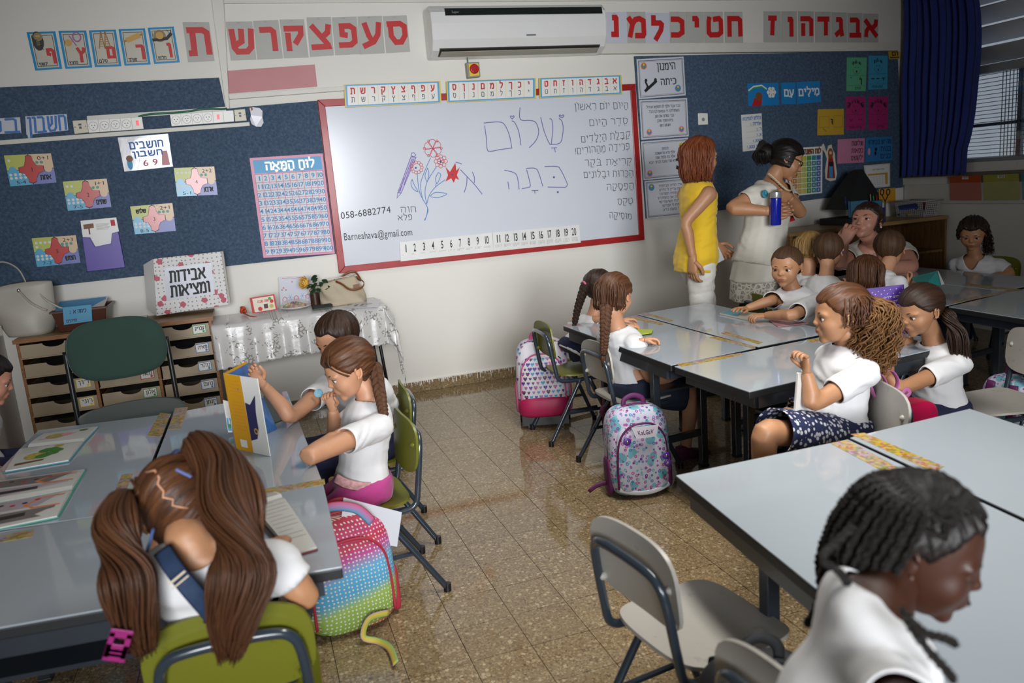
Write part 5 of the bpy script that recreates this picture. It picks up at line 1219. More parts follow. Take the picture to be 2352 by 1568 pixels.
def folds(mb, amp, seed=0, axis=V((0, 0, 1)), k=26):
    A = np.array(mb.v); N = np.zeros_like(A)
    for f in mb.f:
        a, b, c = A[f[0]], A[f[1]], A[f[2]]; n = np.cross(b - a, c - a)
        for i in f: N[i] += n
    N /= np.maximum(np.linalg.norm(N, axis=1, keepdims=True), 1e-9)
    out = []
    for p, n in zip(A, N):
        q = V(p); a = q.dot(axis)
        s = mnoise.noise(V((q.x * 7 + seed, q.y * 7, a * k + 2 * mnoise.noise(q * 6 + V((seed, 0, 0)))))) ; r = 1 - abs(s) * 2.2
        s2 = mnoise.noise(q * 24 + V((0, seed, 0)))
        out.append(tuple(p + n * (amp * (r - .5) + amp * .25 * s2)))
    mb.v = out

SHIRT = mat('white_cotton', '#d9d9da', .85, var=.02, bump=.15, bscale=26, bdist=.006, sheen=.15)
def bone_pts(a, b, n): return [V(a).lerp(V(b), i / (n - 1)) for i in range(n)]

class Person: pass
def person(label, head, look, up=(0, 0, 1), H=.2, adult=0, neck=None, chest=None, pelvis=None, face=None, sw=None, skin=SK_M, arms=None, legs=None, shirt=SHIRT, sleeve=.55, bottom=None, bottom_kind='shorts', bw=1.0,
           bmat=None, vox=None, shoe=None, brow=None, hem=None, neckr=None, eyes=1, scoop=0, fold=.004, crop_legs=False, group=None, tw=1.0, nup=.014, lower=0, ears=1, mouth=0, closed=0):
    """joints are world points; look = where the face points; face = where the chest points"""
    face = face if face is not None else look; face = V((face[0], face[1], 0)).normalized()
    P = Person(); P.H = H; P.look = V(look).normalized(); P.head = V(head)
    lat = face.cross(V((0, 0, 1))).normalized()          # person's right
    s = H / .2 if not adult else H / .235 * 1.28
    pelvis = V(pelvis); neck = V(neck); spine = (neck - pelvis).normalized(); neck = neck + spine * (nup * s); dep = lat.cross(spine).normalized() * 1.0
    if dep.dot(face) < 0: dep = -dep
    sw = sw or (.128 * s)
    root = thing('person', label, 'person', (pelvis.x, pelvis.y, 0), group=group)
    P.root = root; P.M = frame_m(P.head, look, up) @ Matrix.Scale(H, 4); P.dep = dep; P.lat = lat; P.neck = neck; P.pelvis = pelvis
    sk, lip = skin
    # ---- torso, neck and limbs as one remeshed skin
    b = MB(); t_len = (neck - pelvis).length
    prof = [(-.12, .10, .085), (0.0, .118, .09), (.18, .112, .083), (.40, .100, .074), (.62, .108, .078), (.80, .118, .076), (.92, .095, .06), (1.0, .05, .045)]
    lw_ = lambda u: 1 + (.10 * max(0, .35 - u) / .35 if lower else 0)
    rings = lambda k, g: [ellring(pelvis + spine * (t_len * u) + dep * (.012 * s * math.sin(u * PI)), lat, dep, w * s * bw * tw * k * (lw_(u) if k == 1.0 else 1) + g, d * s * bw * k * (lw_(u) if k == 1.0 else 1) + g) for u, w, d in prof]
    b.loft(rings(.88, -.004))
    hc = P.M @ V((0, -.07, -.20)); hm_ = P.M @ V((0, -.10, -.34))
    b.tube([neck - spine * .05 * s, neck.lerp(hm_, .5), hm_, hc], [(.050 * s, .046 * s), (.040 * s, .040 * s), (.040 * s, .041 * s), (.034 * s, .034 * s)], 12, smooth=3)
    arms = arms or {}; P.arms = arms; P.sh = {}
    for side, key in ((1, 'R'), (-1, 'L')):
        A = arms.get(key)
        sh = neck - spine * (.072 * s) + lat * side * sw + (V(A['sh']) if A and 'sh' in A else V())
        P.sh[key] = sh
        if not A: continue
        el, wr = V(A['el']), V(A['wr'])
        A['_sh'] = sh
        ru = .033 * s * A.get('k', 1); b.tube([sh - lat * side * .03 * s, sh, sh.lerp(el, .45), el, el.lerp(wr, .3), el.lerp(wr, .75), wr], [ru * 1.1, ru * 1.22, ru * 1.02, ru * .84, ru * .86, ru * .66, (ru * .62, ru * .56)], 12, smooth=3)
        b.ell(sh, ru * 1.2, 10, 8)
    legs = legs or {}
    hips = {}
    for side, key in ((1, 'R'), (-1, 'L')):
        Lg = legs.get(key); hip = pelvis + lat * side * .052 * s * bw; hips[key] = hip
        if not Lg: continue
        kn, an = V(Lg['kn']), V(Lg['an']); rt = .055 * s * bw * Lg.get('k', 1)
        b.tube([hip, hip.lerp(kn, .3), hip.lerp(kn, .8), kn, kn.lerp(an, .28), kn.lerp(an, .8), an], [rt * 1.15, rt * 1.1, rt * .80, rt * .72, rt * .74, rt * .48, rt * .46], 12, smooth=3)
    vox = vox or (.0075 if not adult else .009)
    body = remesh(b, vox, 5)
    mats = [sk, lip, EYEW, IRB, LASH]
    # ---- hands and feet
    for side, key in ((1, 'R'), (-1, 'L')):
        A = arms.get(key)
        if A and A.get('hand', 1):
            d = V(A.get('hd', V(A['wr']) - V(A['el']))); add_hand(body, V(A['wr']), d, A.get('palm', (0, 0, -1)), (.118 if not adult else .112 * 1.28) * s * (.9 if not adult else 1), side, A.get('curl', .4), A.get('spread', .1), 0, A.get('thumb', .4))
    # ---- head
    R = head_radius(adult); Pn = HC + HD * R[..., None]
    X = Pn[..., 0]; Y = Pn[..., 1]; Z = Pn[..., 2]
    lipm = (Y > .30) & (np.abs(X) < .080) & (Z < -.214 - .35 * np.abs(X)) & (Z > -.300 + .42 * np.abs(X))
    hm = grid_mb(Pn, np.where(lipm, 1, 0))
    for sx in (-1, 1):
        ec = V((.150 * sx, .283 if adult else .278, .010 if adult else -.022)); er = .066 if adult else .073
        if eyes:
            hm.ell(ec, er, 20, 14, 2)
            gz = V((0, 1, -.12)) if not closed else V((0, 1, -.6)); gz.normalize(); q = gz.to_track_quat('Z', 'Y').to_matrix()
            hm.lathe([(0, er * 1.02), (.02, er * 1.008), (.036, er * .93), (.036, er * .8)], ec, 16, 3, q)
            # eyelids: shell caps, upper and lower
            for lo, a0, a1 in ((0, (.25 if adult else .32) - (.55 if closed else 0), 1.9), (1, -1.9, -.38)):
                rows = []
                for i in range(7):
                    el_ = a0 + (a1 - a0) * i / 6 if not lo else a1 + (a0 - a1) * i / 6
                    rows.append([ec + V((math.sin(az) * math.cos(el_ * (1 - .25 * (az / 1.3) ** 2)) , math.cos(az) * math.cos(el_ * (1 - .25 * (az / 1.3) ** 2)), math.sin(el_ * (1 - .25 * (az / 1.3) ** 2)))) * (er * (1.09 if i else 1.06)) for az in (-1.35 + 2.7 * k / 14 for k in range(15))])
                hm.loft(rows, 0, caps=False, closed=False)
                if not lo: hm.tube([p + (p - ec) * .02 for p in rows[0]], .0075 if adult else .0055, 5, 4)
    if ears:
        for sx in (-1, 1):
            c = V((.358 * sx, -.035, -.03)); o_ = V((sx * .8, -.6, 0)).normalized(); fw = V((sx * .35, .94, 0)).normalized()
            out = [(-.02, -.105), (.0, -.09), (-.055, -.06), (-.085, 0), (-.09, .05), (-.05, .095), (0, .098), (.03, .07), (.035, .03)]
            hm.tube([c + fw * (a * .9) + V((0, 0, b_)) + o_ * (.028 if i not in (0, 8) else .008) for i, (a, b_) in enumerate(out)], [.014] + [.019] * 7 + [.013], 7, 0, smooth=3)
            rm = Matrix(((o_.x, fw.x, 0), (o_.y, fw.y, 0), (0, 0, 1))); hm.ell(c + fw * -.025, (.022, .055, .085), 10, 8, 0, rm); hm.ell(c + fw * .015 - V((0, 0, .085)) + o_ * .012, (.016, .024, .03), 8, 6, 0, rm)
    if mouth:
        hm.ell((0, .385, -.262), (.05, .03, .018), 12, 6, 4)
    k0 = len(body.v); M_ = P.M
    body.add(hm, lambda p: M_ @ p)
    body.build('body', mats, root, smooth=True)
    if brow:
        bmb = MB(); ez_ = 0 if adult else -.03
        for sx in (-1, 1):
            bmb.tube([M_ @ V((sx * x, y, z)) for x, y, z in ((.065, .366, .088 + ez_), (.12, .361, .106 + ez_), (.18, .332, .106 + ez_), (.235, .282, .075 + ez_))], [H * .010, H * .014, H * .012, H * .004], 6, smooth=3)
        bmb.build('eyebrows', brow, root, smooth=True)
    # ---- shirt
    if shirt is not None:
        g = .009 * s; c = MB(); c.loft(([ellring(pelvis - spine * (t_len * lower), lat, dep, .130 * s * bw * tw, .102 * s * bw)] if lower else []) + rings(1.0, .004))
        cuts = []
        for side, key in ((1, 'R'), (-1, 'L')):
            A = arms.get(key)
            if not A or sleeve <= 0: continue
            sh = P.sh[key]; el = V(A['el']); f = A.get('sleeve', sleeve); ru = .033 * s * A.get('k', 1) + g
            e = sh.lerp(el, f + .12); c.tube([sh - lat * side * .045 * s, sh, sh.lerp(el, f * .5), e], [ru * 1.12, ru * 1.10, ru * 1.06, ru * 1.06], 14, smooth=3); c.ell(sh, ru * 1.06, 10, 8)
            cuts.append((sh.lerp(el, f), (el - sh).normalized(), sh, ru * 1.5))
        sm_ = remesh(c, .0085 if not adult else .0095, 4)
        hz = hem if hem is not None else -.09
        nk = neck + spine * .004 * s; nr = (neckr or .056) * s
        def keep(p):
            for q, d, sh, rc in cuts:
                w_ = p - q; al = w_.dot(d)
                if al > 0 and (w_ - d * al).length < rc and al < .12 * s: return False
            if (p - pelvis).dot(spine) < t_len * hz: return False
            r = p - nk; a = r.dot(spine); rr = r - spine * a
            front = rr.dot(dep) > 0
            if a > -.02 * s and rr.length < nr: return False
            if scoop and front and rr.dot(dep) > 0 and abs(rr.dot(lat)) < scoop * s * .75 and a > -scoop * s * (1 - (abs(rr.dot(lat)) / (scoop * s * .75)) ** 2): return False
            return True
        cull(sm_, keep); largest(sm_); folds(sm_, fold * s, seed=len(label) % 17); edge_smooth(sm_)
        so = sm_.build('shirt', shirt, root, smooth=True); m_ = so.modifiers.new('t', 'SOLIDIFY'); m_.thickness = .0022; m_.offset = 1
    # ---- trousers, shorts or skirt
    if bottom is not None:
        c = MB(); c.loft([ellring(pelvis + spine * (t_len * u), lat, dep, w * s * bw, d * s * bw) for u, w, d in ((-.12, .085, .08), (-.02, .128, .098), (.12, .126, .096), (.2, .118, .09))])
        cuts = []
        for side, key in ((1, 'R'), (-1, 'L')):
            Lg = legs.get(key)
            if not Lg: continue
            hip = hips[key]; kn, an = V(Lg['kn']), V(Lg['an']); rt = (.055 * s * bw * Lg.get('k', 1) + .009 * s); f = Lg.get('len', .8 if bottom_kind in ('shorts', 'skirt') else 1.75)
            if f <= 1.0:
                e = hip.lerp(kn, min(f + .15, 1.12)); fl = 1.25 if bottom_kind == 'skirt' else 1.08; c.tube([hip, hip.lerp(kn, .3), hip.lerp(kn, f * .8), e], [rt * 1.12, rt * 1.12, rt * fl, rt * fl], 14, smooth=3); q = hip.lerp(kn, f); cuts.append((q, (kn - hip).normalized(), rt * 1.8))
            else:
                q = kn.lerp(an, f - 1); e = kn.lerp(an, f - .9); c.tube([hip, hip.lerp(kn, .3), hip.lerp(kn, .8), kn, kn.lerp(an, .3), e], [rt * 1.15, rt * 1.12, rt * .98, rt * .9, rt * .9, rt * .84], 14, smooth=3); cuts.append((q, (an - kn).normalized(), rt * 1.8))
        if bottom_kind == 'skirt' and len(hips) == 2 and legs:
            k1, k2 = [hips[k].lerp(V(legs[k]['kn']), .7) for k in ('R', 'L')]
            c.loft([ellring(pelvis + (((k1 + k2) / 2) - pelvis) * u, lat, V((0, 0, 1)), (.115 + .02 * u) * s, .055 * s) for u in (0, .5, 1)])
        bm2 = remesh(c, .009 if not adult else .011, 4)
        cull(bm2, lambda p: all(not ((p - q).dot(d) > 0 and (p - q).length < r * 1.3) for q, d, r in cuts))
        if lower: cull(bm2, lambda p: (p - pelvis).dot(spine) < -.06 * t_len)
        folds(bm2, .004 * s, seed=3); edge_smooth(bm2); bo = bm2.build('skirt' if bottom_kind == 'skirt' else ('shorts' if bottom_kind == 'shorts' else 'trousers'), bottom, root, smooth=True); m_ = bo.modifiers.new('t', 'SOLIDIFY'); m_.thickness = .003; m_.offset = 1
    if shoe is not None:
        for key, Lg in legs.items():
            an = V(Lg['an']); fd = V(Lg.get('fd', face)).normalized(); sd = V((0, 0, 1)).cross(fd).normalized() if abs(fd.z) < .9 else lat; upv = fd.cross(sd) * -1
            if upv.z < 0: upv = -upv
            q = MB(); rings_ = []
            for u, w, h0, h1 in ((-.055, .018, -.045, -.005), (-.045, .027, -.055, .02), (-.01, .030, -.055, .025), (.04, .031, -.055, -.005), (.09, .034, -.055, -.018), (.125, .026, -.055, -.028), (.14, .012, -.05, -.036)):
                cc = an + fd * u * s + upv * ((h0 + h1) / 2 * s); rings_.append(ellring(cc, sd, upv, w * s, (h1 - h0) / 2 * s, 12, 3))
            q.loft(rings_); q.build('shoe', shoe, root, smooth=True)
    return P

# ---------------------------------------------------------------- hair
def shell(P, cover, thick, m, adult=0, pole=(0, -.25, 1), lump=.006, seed=0, name='hair', edge=.05):
    """cap of hair over the skull; cover(az, z, y, dirs) -> signed amount (positive = hair)"""
    R = head_radius(adult); Pn = HC + HD * R[..., None]; c = cover(HA, Pn[..., 2], Pn[..., 1], Pn)
    k = ss(-edge, edge, c); t = thick(HA, Pn[..., 2], Pn[..., 1]) if callable(thick) else thick
    pv = np.array(V(pole).normalized()); cosv = np.clip(HD @ pv, -1, 1); v = np.arccos(cosv) / PI
    a = np.array(V(pole).orthogonal().normalized()); b = np.cross(pv, a); u = (np.arctan2(HD @ b, HD @ a) / (2 * PI)) + .5
    bump = np.sin(u * 2 * PI * 38 + 5 * np.sin(v * 9 + seed)) * .5 + np.sin(u * 2 * PI * 91 + 3 * np.sin(v * 14)) * .3 + np.sin(u * 2 * PI * 17 + v * 6 + seed)
    r = R + np.where(k > 0, -.03 + (.03 + t + lump * bump) * k, -.03)
    # the hair never bulges under the ears
    Q = HC + HD * r[..., None]
    mb = grid_mb(Q, None, np.stack([u, v], -1)); M_ = P.M
    q = MB(); q.add(mb, lambda p: M_ @ p); return q.build(name, m, P.root, smooth=True)
def cov_short(front=.27, side=-.02, back=-.30, temple=.12):
    def f(az, z, y, Pn):
        a = np.abs(az)
        line = np.where(a < .75, front - .02 * np.cos(a * 3), np.where(a < 1.15, front + (temple - front) * (a - .75) / .4, np.where(a < 1.55, temple + (side - temple) * (a - 1.15) / .4, side + (back - side) * ss(1.6, 2.6, a))))
        line = np.where((a > 1.5) & (a < 1.95), np.maximum(line, .03), line)
        return z - line
    return f
def strands(P, m, roots, guide, n, r=(.003, .001), seed=1, name='hair_strands', sides=4, jitter=.01, segs=10, curl=None, world=True, flat=1.0):
    """roots: list of (point); guide(i, rnd)->list of world points. One closed tube per lock."""
    rd_ = random.Random(seed); mb = MB()
    for i in range(n):
        pts = guide(i, rd_)
        pts = [V(p) for p in pts]; P2, _ = catmull(pts, [(1, 1)] * len(pts), max(2, segs // (len(pts) - 1)))
        if curl:
            amp, fr, ph = curl[0] * rd_.uniform(.6, 1.3), curl[1] * rd_.uniform(.8, 1.2), rd_.uniform(0, 6)
            L = len(P2); out = []
            for k, p in enumerate(P2):
                t = (P2[min(k + 1, L - 1)] - P2[max(k - 1, 0)]).normalized(); a = t.orthogonal().normalized(); b = t.cross(a); w = min(1, k / L * 3)
                out.append(p + (a * math.cos(ph + fr * k / L * 2 * PI) + b * math.sin(ph + fr * k / L * 2 * PI)) * amp * w)
            P2 = out
        L = len(P2); r0 = r[0] * rd_.uniform(.6, 1.3); rr = [(r0 + (r[1] - r0) * (k / (L - 1)) ** 1.5) for k in range(L)]
        k0 = len(mb.v); mb.tube(P2, [(q * flat, q) for q in rr], sides); u0 = rd_.random()
        for j in range(k0, len(mb.v)): a_, b_ = mb.uv[j]; mb.uv[j] = (u0 + a_ * .03, b_)
    o = mb.build(name, m, P.root, smooth=True); o['kind'] = 'stuff'; return o
def braid(P, m, pts, r, name='braid', tie=None, turns=9, tail=.12):
    pts = [V(p) for p in pts]; C, _ = catmull(pts, [(1, 1)] * len(pts), 14); L = len(C); mb = MB()
    for k in range(3):
        out = []; rad = []
        u = V((0, 0, 1)).cross(C[1] - C[0]); u = u.normalized() if u.length > 1e-5 else V((1, 0, 0))
        for i, p in enumerate(C):
            t = (C[min(i + 1, L - 1)] - C[max(i - 1, 0)]).normalized(); u = (u - t * u.dot(t)).normalized(); w = t.cross(u); a = i / L * turns * 2 * PI / 1.5 + k * 2 * PI / 3; f = 1 - .45 * i / L
            out.append(p + u * (math.sin(a) * r * .62 * f) + w * (math.sin(2 * a) * r * .42 * f)); rad.append(r * .62 * f)
        mb.tube(out, rad, 8)
    o = mb.build(name, m, P.root, smooth=True)
    e = C[-1]; d = (C[-1] - C[-3]).normalized(); q = MB(); q.tube([e - d * .004, e + d * tail * .3, e + d * tail], [r * .3, r * .55, r * .08], 8, smooth=4); q.build('braid_tail', m, P.root, smooth=True)
    if tie:
        q = MB(); q.tube([e - d * .012, e + d * .010], r * .45, 12); q.build('hair_tie', tie, P.root, smooth=True)
    return C

def fall(P, a, L, rd_, spread=1.0, r0=.43, lift=0.0):
    M_ = P.M; f = lambda x, y, z: M_ @ V((x, y, z)); sa, ca = math.sin(a), math.cos(a); j = rd_.uniform(.94, 1.08)
    p0 = f(sa * .1, -.12 + ca * .08, .50); p1 = f(sa * r0 * j, -.09 + ca * (r0 + .04) * j, .22 + rd_.uniform(-.05, .05)); p2 = f(sa * (r0 + .01) * j, -.09 + ca * (r0 + .02) * j, -.12)
    H = P.H; dn = V((0, 0, -1)); out = (p2 - f(0, -.09, -.12)).normalized()
    p3 = p2 + dn * H * L * .5 + out * H * .02 * spread; p4 = p2 + dn * H * L * rd_.uniform(.85, 1.1) - out * H * .06 * (2 - spread) + V((rd_.uniform(-1, 1), rd_.uniform(-1, 1), 0)) * H * .06
    return [p0, p1, p2, p3, p4]
def longhair(P, m, L, n, amin=1.15, seed=1, r=(.0042, .0012), spread=1.0, r0=.42, curl=None, amax=PI):
    def g(i, rd_):
        a = rd_.uniform(amin, amax) * (1 if i % 2 else -1); return fall(P, a, L, rd_, spread, r0)
    return strands(P, m, None, g, n, (r[0], r[1]), seed, 'long_hair', 4, segs=14, curl=curl)
def pony(P, m, pts, spread, n, r=(.003, .0008), seed=1, name='ponytail', curl=None, tie=None, tr=.014, prof=None):
    pts = [V(p) for p in pts]; L = len(pts)
    def g(i, rd_):
        a = rd_.uniform(0, 2 * PI); q = math.sqrt(rd_.random()); out = []
        cut = rd_.uniform(.75, 1.05)
        for k, p in enumerate(pts):
            t = k / (L - 1); sp = spread * (prof[k] if prof else (.18 + .82 * math.sin(PI * min(.62, t * .8)))); tt = (pts[min(k + 1, L - 1)] - pts[max(k - 1, 0)]).normalized(); u = tt.orthogonal().normalized(); w = tt.cross(u)
            out.append(p + (u * math.cos(a + t * .8) + w * math.sin(a + t * .8)) * sp * q + V((rd_.uniform(-1, 1), rd_.uniform(-1, 1), rd_.uniform(-1, 1))) * spread * .10 * t)
        out[-1] = out[-2].lerp(out[-1], cut); return out
    o = strands(P, m, None, g, n, r, seed, name, 4, segs=6 * (L - 1), curl=curl)
    if tie:
        d = (pts[1] - pts[0]).normalized(); q = MB(); c = pts[0] + d * .004
        q.lathe([(tr * .6, -.006), (tr, -.005), (tr * 1.15, 0), (tr, .005), (tr * .6, .006)], c, 16, 0, d.to_track_quat('Z', 'Y').to_matrix()); q.build('hair_tie', tie, P.root, smooth=True)
    return o

def on_skull(x, y, t=.05):
    q = 1 - (x / (.375 + t)) ** 2 - ((y + .07) / (.435 + t)) ** 2
    return V((x, y, .12 + (.385 + t) * math.sqrt(max(q, .01))))
# ================================================================ the people in the room
DENIM = mat('navy_denim', '#1a2338', .85, var=.15, vscale=30, bump=.2, bscale=300, bdist=.001)
PINKT = mat('pink_jersey', '#b03a80', .85, var=.06, sheen=.2); NAVY = mat('navy_cotton', '#171c3c', .85, var=.08)
OFFW = mat('offwhite_knit', '#d6d2c6', .85, var=.03, bump=.4, bscale=160, bdist=.003)
YTOP = mat('yellow_jersey', '#d3ad18', .8, var=.05, sheen=.2); WTR = mat('white_twill', '#cfccc4', .8, var=.03, bump=.2, bscale=30, bdist=.004)
SHGREY = mat('grey_white_cotton', '#b9b9be', .85, var=.03)
PTIE = mat('pink_elastic', '#d96a96', .6); BTIE = mat('navy_elastic', '#26305c', .6); GTIE = mat('mint_elastic', '#8fc7a6', .6); LTIE = mat('lime_elastic', '#6fc256', .6); KTIE = mat('black_elastic', '#111', .6) if False else mat('dark_elastic', '#17161a', .6)
SHOE = mat('purple_trainer', '#5b2142', .7, var=.1); SHW = mat('white_sandal', '#c9c4bc', .6); SHB = mat('black_shoe', '#17171b', .5)
def rnd_dir(*a): return V(a)
DN = V((0, 0, -1))
def seated(pel, face, dx=.29, sp=.07, drop=.36, L=None):
    f = V((face[0], face[1], 0)).normalized(); r = f.cross(V((0, 0, 1))); pel = V(pel)
    return {k: dict(kn=pel + f * dx + r * sp * s + V((0, 0, -.0)), an=pel + f * (dx - .02) + r * sp * s + V((0, 0, .06 - pel.z)), **(dict(len=L) if L else {})) for k, s in (('R', 1), ('L', -1))}

# boy with the yellow book
pl_ = AY(862, 1022, -2.36)
eR = AZ(669, 955, .672); wR = AY(604, 884, eR.y - .03)
b3 = person('dark-haired boy in a white T-shirt holding up the yellow book', AY(774, 778, -2.42), (-.92, -.52, -.38), H=.208, neck=AY(803, 858, -2.40), pelvis=pl_, face=(-.72, -.62), skin=SK_L, brow=H_DK,
       arms={'R': dict(el=eR, wr=wR, hd=(AY(570, 845, wR.y + .02) - wR), palm=(.3, -1, .1), curl=.8, sleeve=.52), 'L': dict(el=AY(905, 962, -2.30), wr=AY(872, 1050, -2.45), palm=(0, 0, -1))},
       legs=seated(pl_, (-1, -.1)), bottom=NAVY, bottom_kind='trousers', shoe=SHB)
shell(b3, cov_short(front=.26, back=-.24), .026, H_DK, pole=(0, -.5, 1))
q = MB(); c = AY(731, 903, -2.545); q.lathe([(0, .003), (.016, .002), (.017, 0)], c, 18, 0, (CAM_P - c).to_track_quat('Z', 'Y').to_matrix()); q.build('round_badge', mat('badge_print', '#3f8fa8', .4, var=.5, vscale=60), b3.root)
# girl with a braid in pink trousers
pg = AY(834, 1120, -2.80)
eL = AZ(707, 1050, .672); wL = AZ(768, 1000, .685); eR = AY(770, 1000, -2.66); wR = AY(765, 940, -2.68)
g4 = person('girl with a thick brown braid and pink trousers, hand at her mouth', AY(799, 848, -2.80), (-1, -.18, -.34), H=.205, neck=AY(852, 922, -2.80), pelvis=pg, face=(-1, -.12), skin=SK_L, brow=H_BR,
       arms={'L': dict(el=eL, wr=wL, hd=(.8, .5, .1), palm=(-.2, 0, -1), sleeve=.50), 'R': dict(el=eR, wr=wR, hd=(-.12, -.05, 1), palm=(-.3, -.6, .2), curl=.9, sleeve=.5)},
       legs={'L': dict(kn=AY(748, 1195, -2.88), an=AY(745, 1400, -2.84)), 'R': dict(kn=AY(742, 1170, -2.70), an=AY(740, 1360, -2.7))}, bottom=PINKT, bottom_kind='trousers', shoe=SHB, hem=-.0)
shell(g4, cov_short(front=.24, side=-.02, back=-.36, temple=.10), .05, H_BR, pole=(0, -1, -.1), lump=.01)
strands(g4, H_BR, None, lambda i, r: [g4.M @ V((x * (r.uniform(.9, 1.05)), y, z)) for x, y, z in ((-.05, .1, .52), (-.18 - .004 * i, .33, .36), (-.31 - .001 * i, .26, .16), (-.39, .10 + .01 * (i % 5), .0))], 46, (.0028, .0008), 4, 'fringe')
braid(g4, H_BR, [g4.M @ V((-.08, -.44, -.16)), AY(872, 900, -2.90), AY(880, 945, -2.93), AY(885, 985, -2.94)], .022, tie=GTIE, turns=7, tail=.03)
q = MB(); q.tube([AY(771, 1098, -2.90), AY(800, 1112, -2.92), AY(845, 1118, -2.92), AY(873, 1108, -2.88)], [(.004, .02)] * 4, 8, smooth=4); q.build('waistband', mat('printed_waistband', '#c99a9a', .8, var=.3, vscale=60), g4.root, smooth=True)

# long-haired girl in front, seen from behind
hd = AY(421, 1168, -3.90)
pel1 = V((-.70, -3.86, .46))
nk = AY(452, 1268, -3.985)
g1 = person('girl with two long brown ponytails and denim straps, seen from behind at left', hd, (.22, .72, -.75), up=(-.1, .75, .65), H=.205, neck=nk, pelvis=pel1, face=(.12, 1), skin=SK_M, fold=.005,
       arms={'R': dict(el=AY(704, 1372, -3.99), wr=AZ(640, 1262, .67), hd=(.1, 1, 0), palm=(0, 0, -1), sleeve=.56), 'L': dict(el=AY(318, 1420, -3.93), wr=AZ(372, 1230, .67), hd=(.3, 1, 0), palm=(0, 0, -1), sleeve=.56)},
       legs=seated(pel1, (0, 1)), bottom=DENIM, bottom_kind='skirt', sw=.132, bw=1.06, shoe=SHW)
shell(g1, lambda az, z, y, Pn: np.where(np.abs(az) < 1.2, z - .26, z + .40), .035, H_BR, pole=(1, .0, .5), lump=.010)
tR = AY(410, 1052, -3.88); tL = AY(300, 1142, -3.90)
pony(g1, H_BR, [tR, AY(450, 1022, -3.92), AY(505, 1075, -3.99), AY(540, 1170, -4.08), AY(555, 1300, -4.15), AY(535, 1420, -4.17), AY(525, 1510, -4.17)], .060, 420, (.0032, .0009), 2, tie=BTIE, tr=.017, prof=[.22, .48, .8, 1.0, .95, .75, .35])
pony(g1, H_BR, [tL, AY(276, 1150, -3.95), AY(268, 1220, -4.02), AY(290, 1320, -4.08), AY(312, 1420, -4.09), AY(335, 1500, -4.09)], .048, 330, (.0032, .0009), 3, tie=BTIE, tr=.016, prof=[.22, .5, .9, 1.0, .8, .4])
strands(g1, H_BR, None, lambda i, r: [g1.M @ V(((.10 + .22 * r.random()) * (1 if i % 2 else -1), -.40 + .2 * r.random(), .30)), g1.M @ V((.25 * (1 if i % 2 else -1), -.44, .1)), (tR if i % 2 else tL)], 90, (.003, .002), 8, 'gathered_hair')
# zigzag parting lying on the combed hair
from mathutils.bvhtree import BVHTree
vv, ff = [], []
for ch in g1.root.children:
    if ch.name.startswith(('hair', 'gathered_hair', 'ponytail')) and not ch.name.startswith(('hair_tie', 'hair_clip')):
        k0 = len(vv); vv += [BASE[g1.root.name] @ v.co for v in ch.data.vertices]; ff += [[i + k0 for i in f.vertices] for f in ch.data.polygons]
tree = BVHTree.FromPolygons(vv, ff); zz = []
for x, y in ((336, 1084), (356, 1080), (366, 1098), (362, 1112), (376, 1128), (374, 1142), (398, 1146), (396, 1160), (414, 1164), (432, 1166)):
    d = ray(x, y).normalized(); h = tree.ray_cast(CAM_P, d)[0]
    if h is not None: zz.append(h - d * .0012)
q = MB(); q.tube(zz, [(.0026, .0026)] * len(zz), 6); q.build('parting', SK_L[0], g1.root, smooth=True)
for k, (a, b2) in enumerate((((338, 1268), (352, 1215)), ((405, 1078), (440, 1095)))):
    q = MB(); q.tube([AY(a[0], a[1], -4.01), AY(b2[0], b2[1], -4.02)], [(.004, .003)] * 2, 8); q.build('hair_clip', mat('blue_hair_clip', '#4b5f92', .4), g1.root)
# denim straps crossing on her back
bk = lambda x, y, o=0: AY(x, y, 0)
def strap_pts(pl): 
    out = []
    for x, y, yy in pl: out.append(AY(x, y, yy))
    return out
for pts in ([(372, 1262, -4.03), (400, 1305, -4.075), (440, 1355, -4.10), (480, 1402, -4.085), (500, 1430, -4.06)], [(552, 1262, -4.03), (540, 1310, -4.075), (518, 1360, -4.10), (495, 1400, -4.085), (488, 1430, -4.06)]):
    q = MB(); q.tube(strap_pts(pts), [(.0175, .003)] * 5, 8, smooth=4, up=(.2, -1, .1)); q.build('denim_strap', mat('mid_denim', '#1f3350', .8, var=.2, vscale=50), g1.root, smooth=True)
q = MB(); ribbon(q, [AY(388, 1342, -4.115), AY(424, 1312, -4.115)], .004, V((0, -1, .2)).normalized()); ribbon(q, [AY(396, 1352, -4.118), AY(432, 1322, -4.118)], .003, V((0, -1, .2)).normalized()); q.build('strap_stitching', mat('pale_thread', '#c8b8a0', .7), g1.root)
# boy at the left edge
hb = AX(-26, 872, -1.64)
b2_ = person('dark-haired boy at the left edge in profile, looking at his book', hb, (1, .12, -.35), H=.205, neck=AX(-50, 948, -1.73), pelvis=V((-1.80, hb.y - .02, .47)), face=(1, .0), skin=SK_R, brow=H_DK, shirt=SHGREY,
       arms={'R': dict(el=AX(6, 1078, -1.66), wr=AZ(-110, 1120, .67), palm=(0, 0, -1), sleeve=.8)},
       legs=seated(V((-1.84, hb.y, .45)), (1, 0)), bottom=NAVY, bottom_kind='trousers')
shell(b2_, cov_short(front=.24), .045, H_BK, pole=(0, -.4, 1))

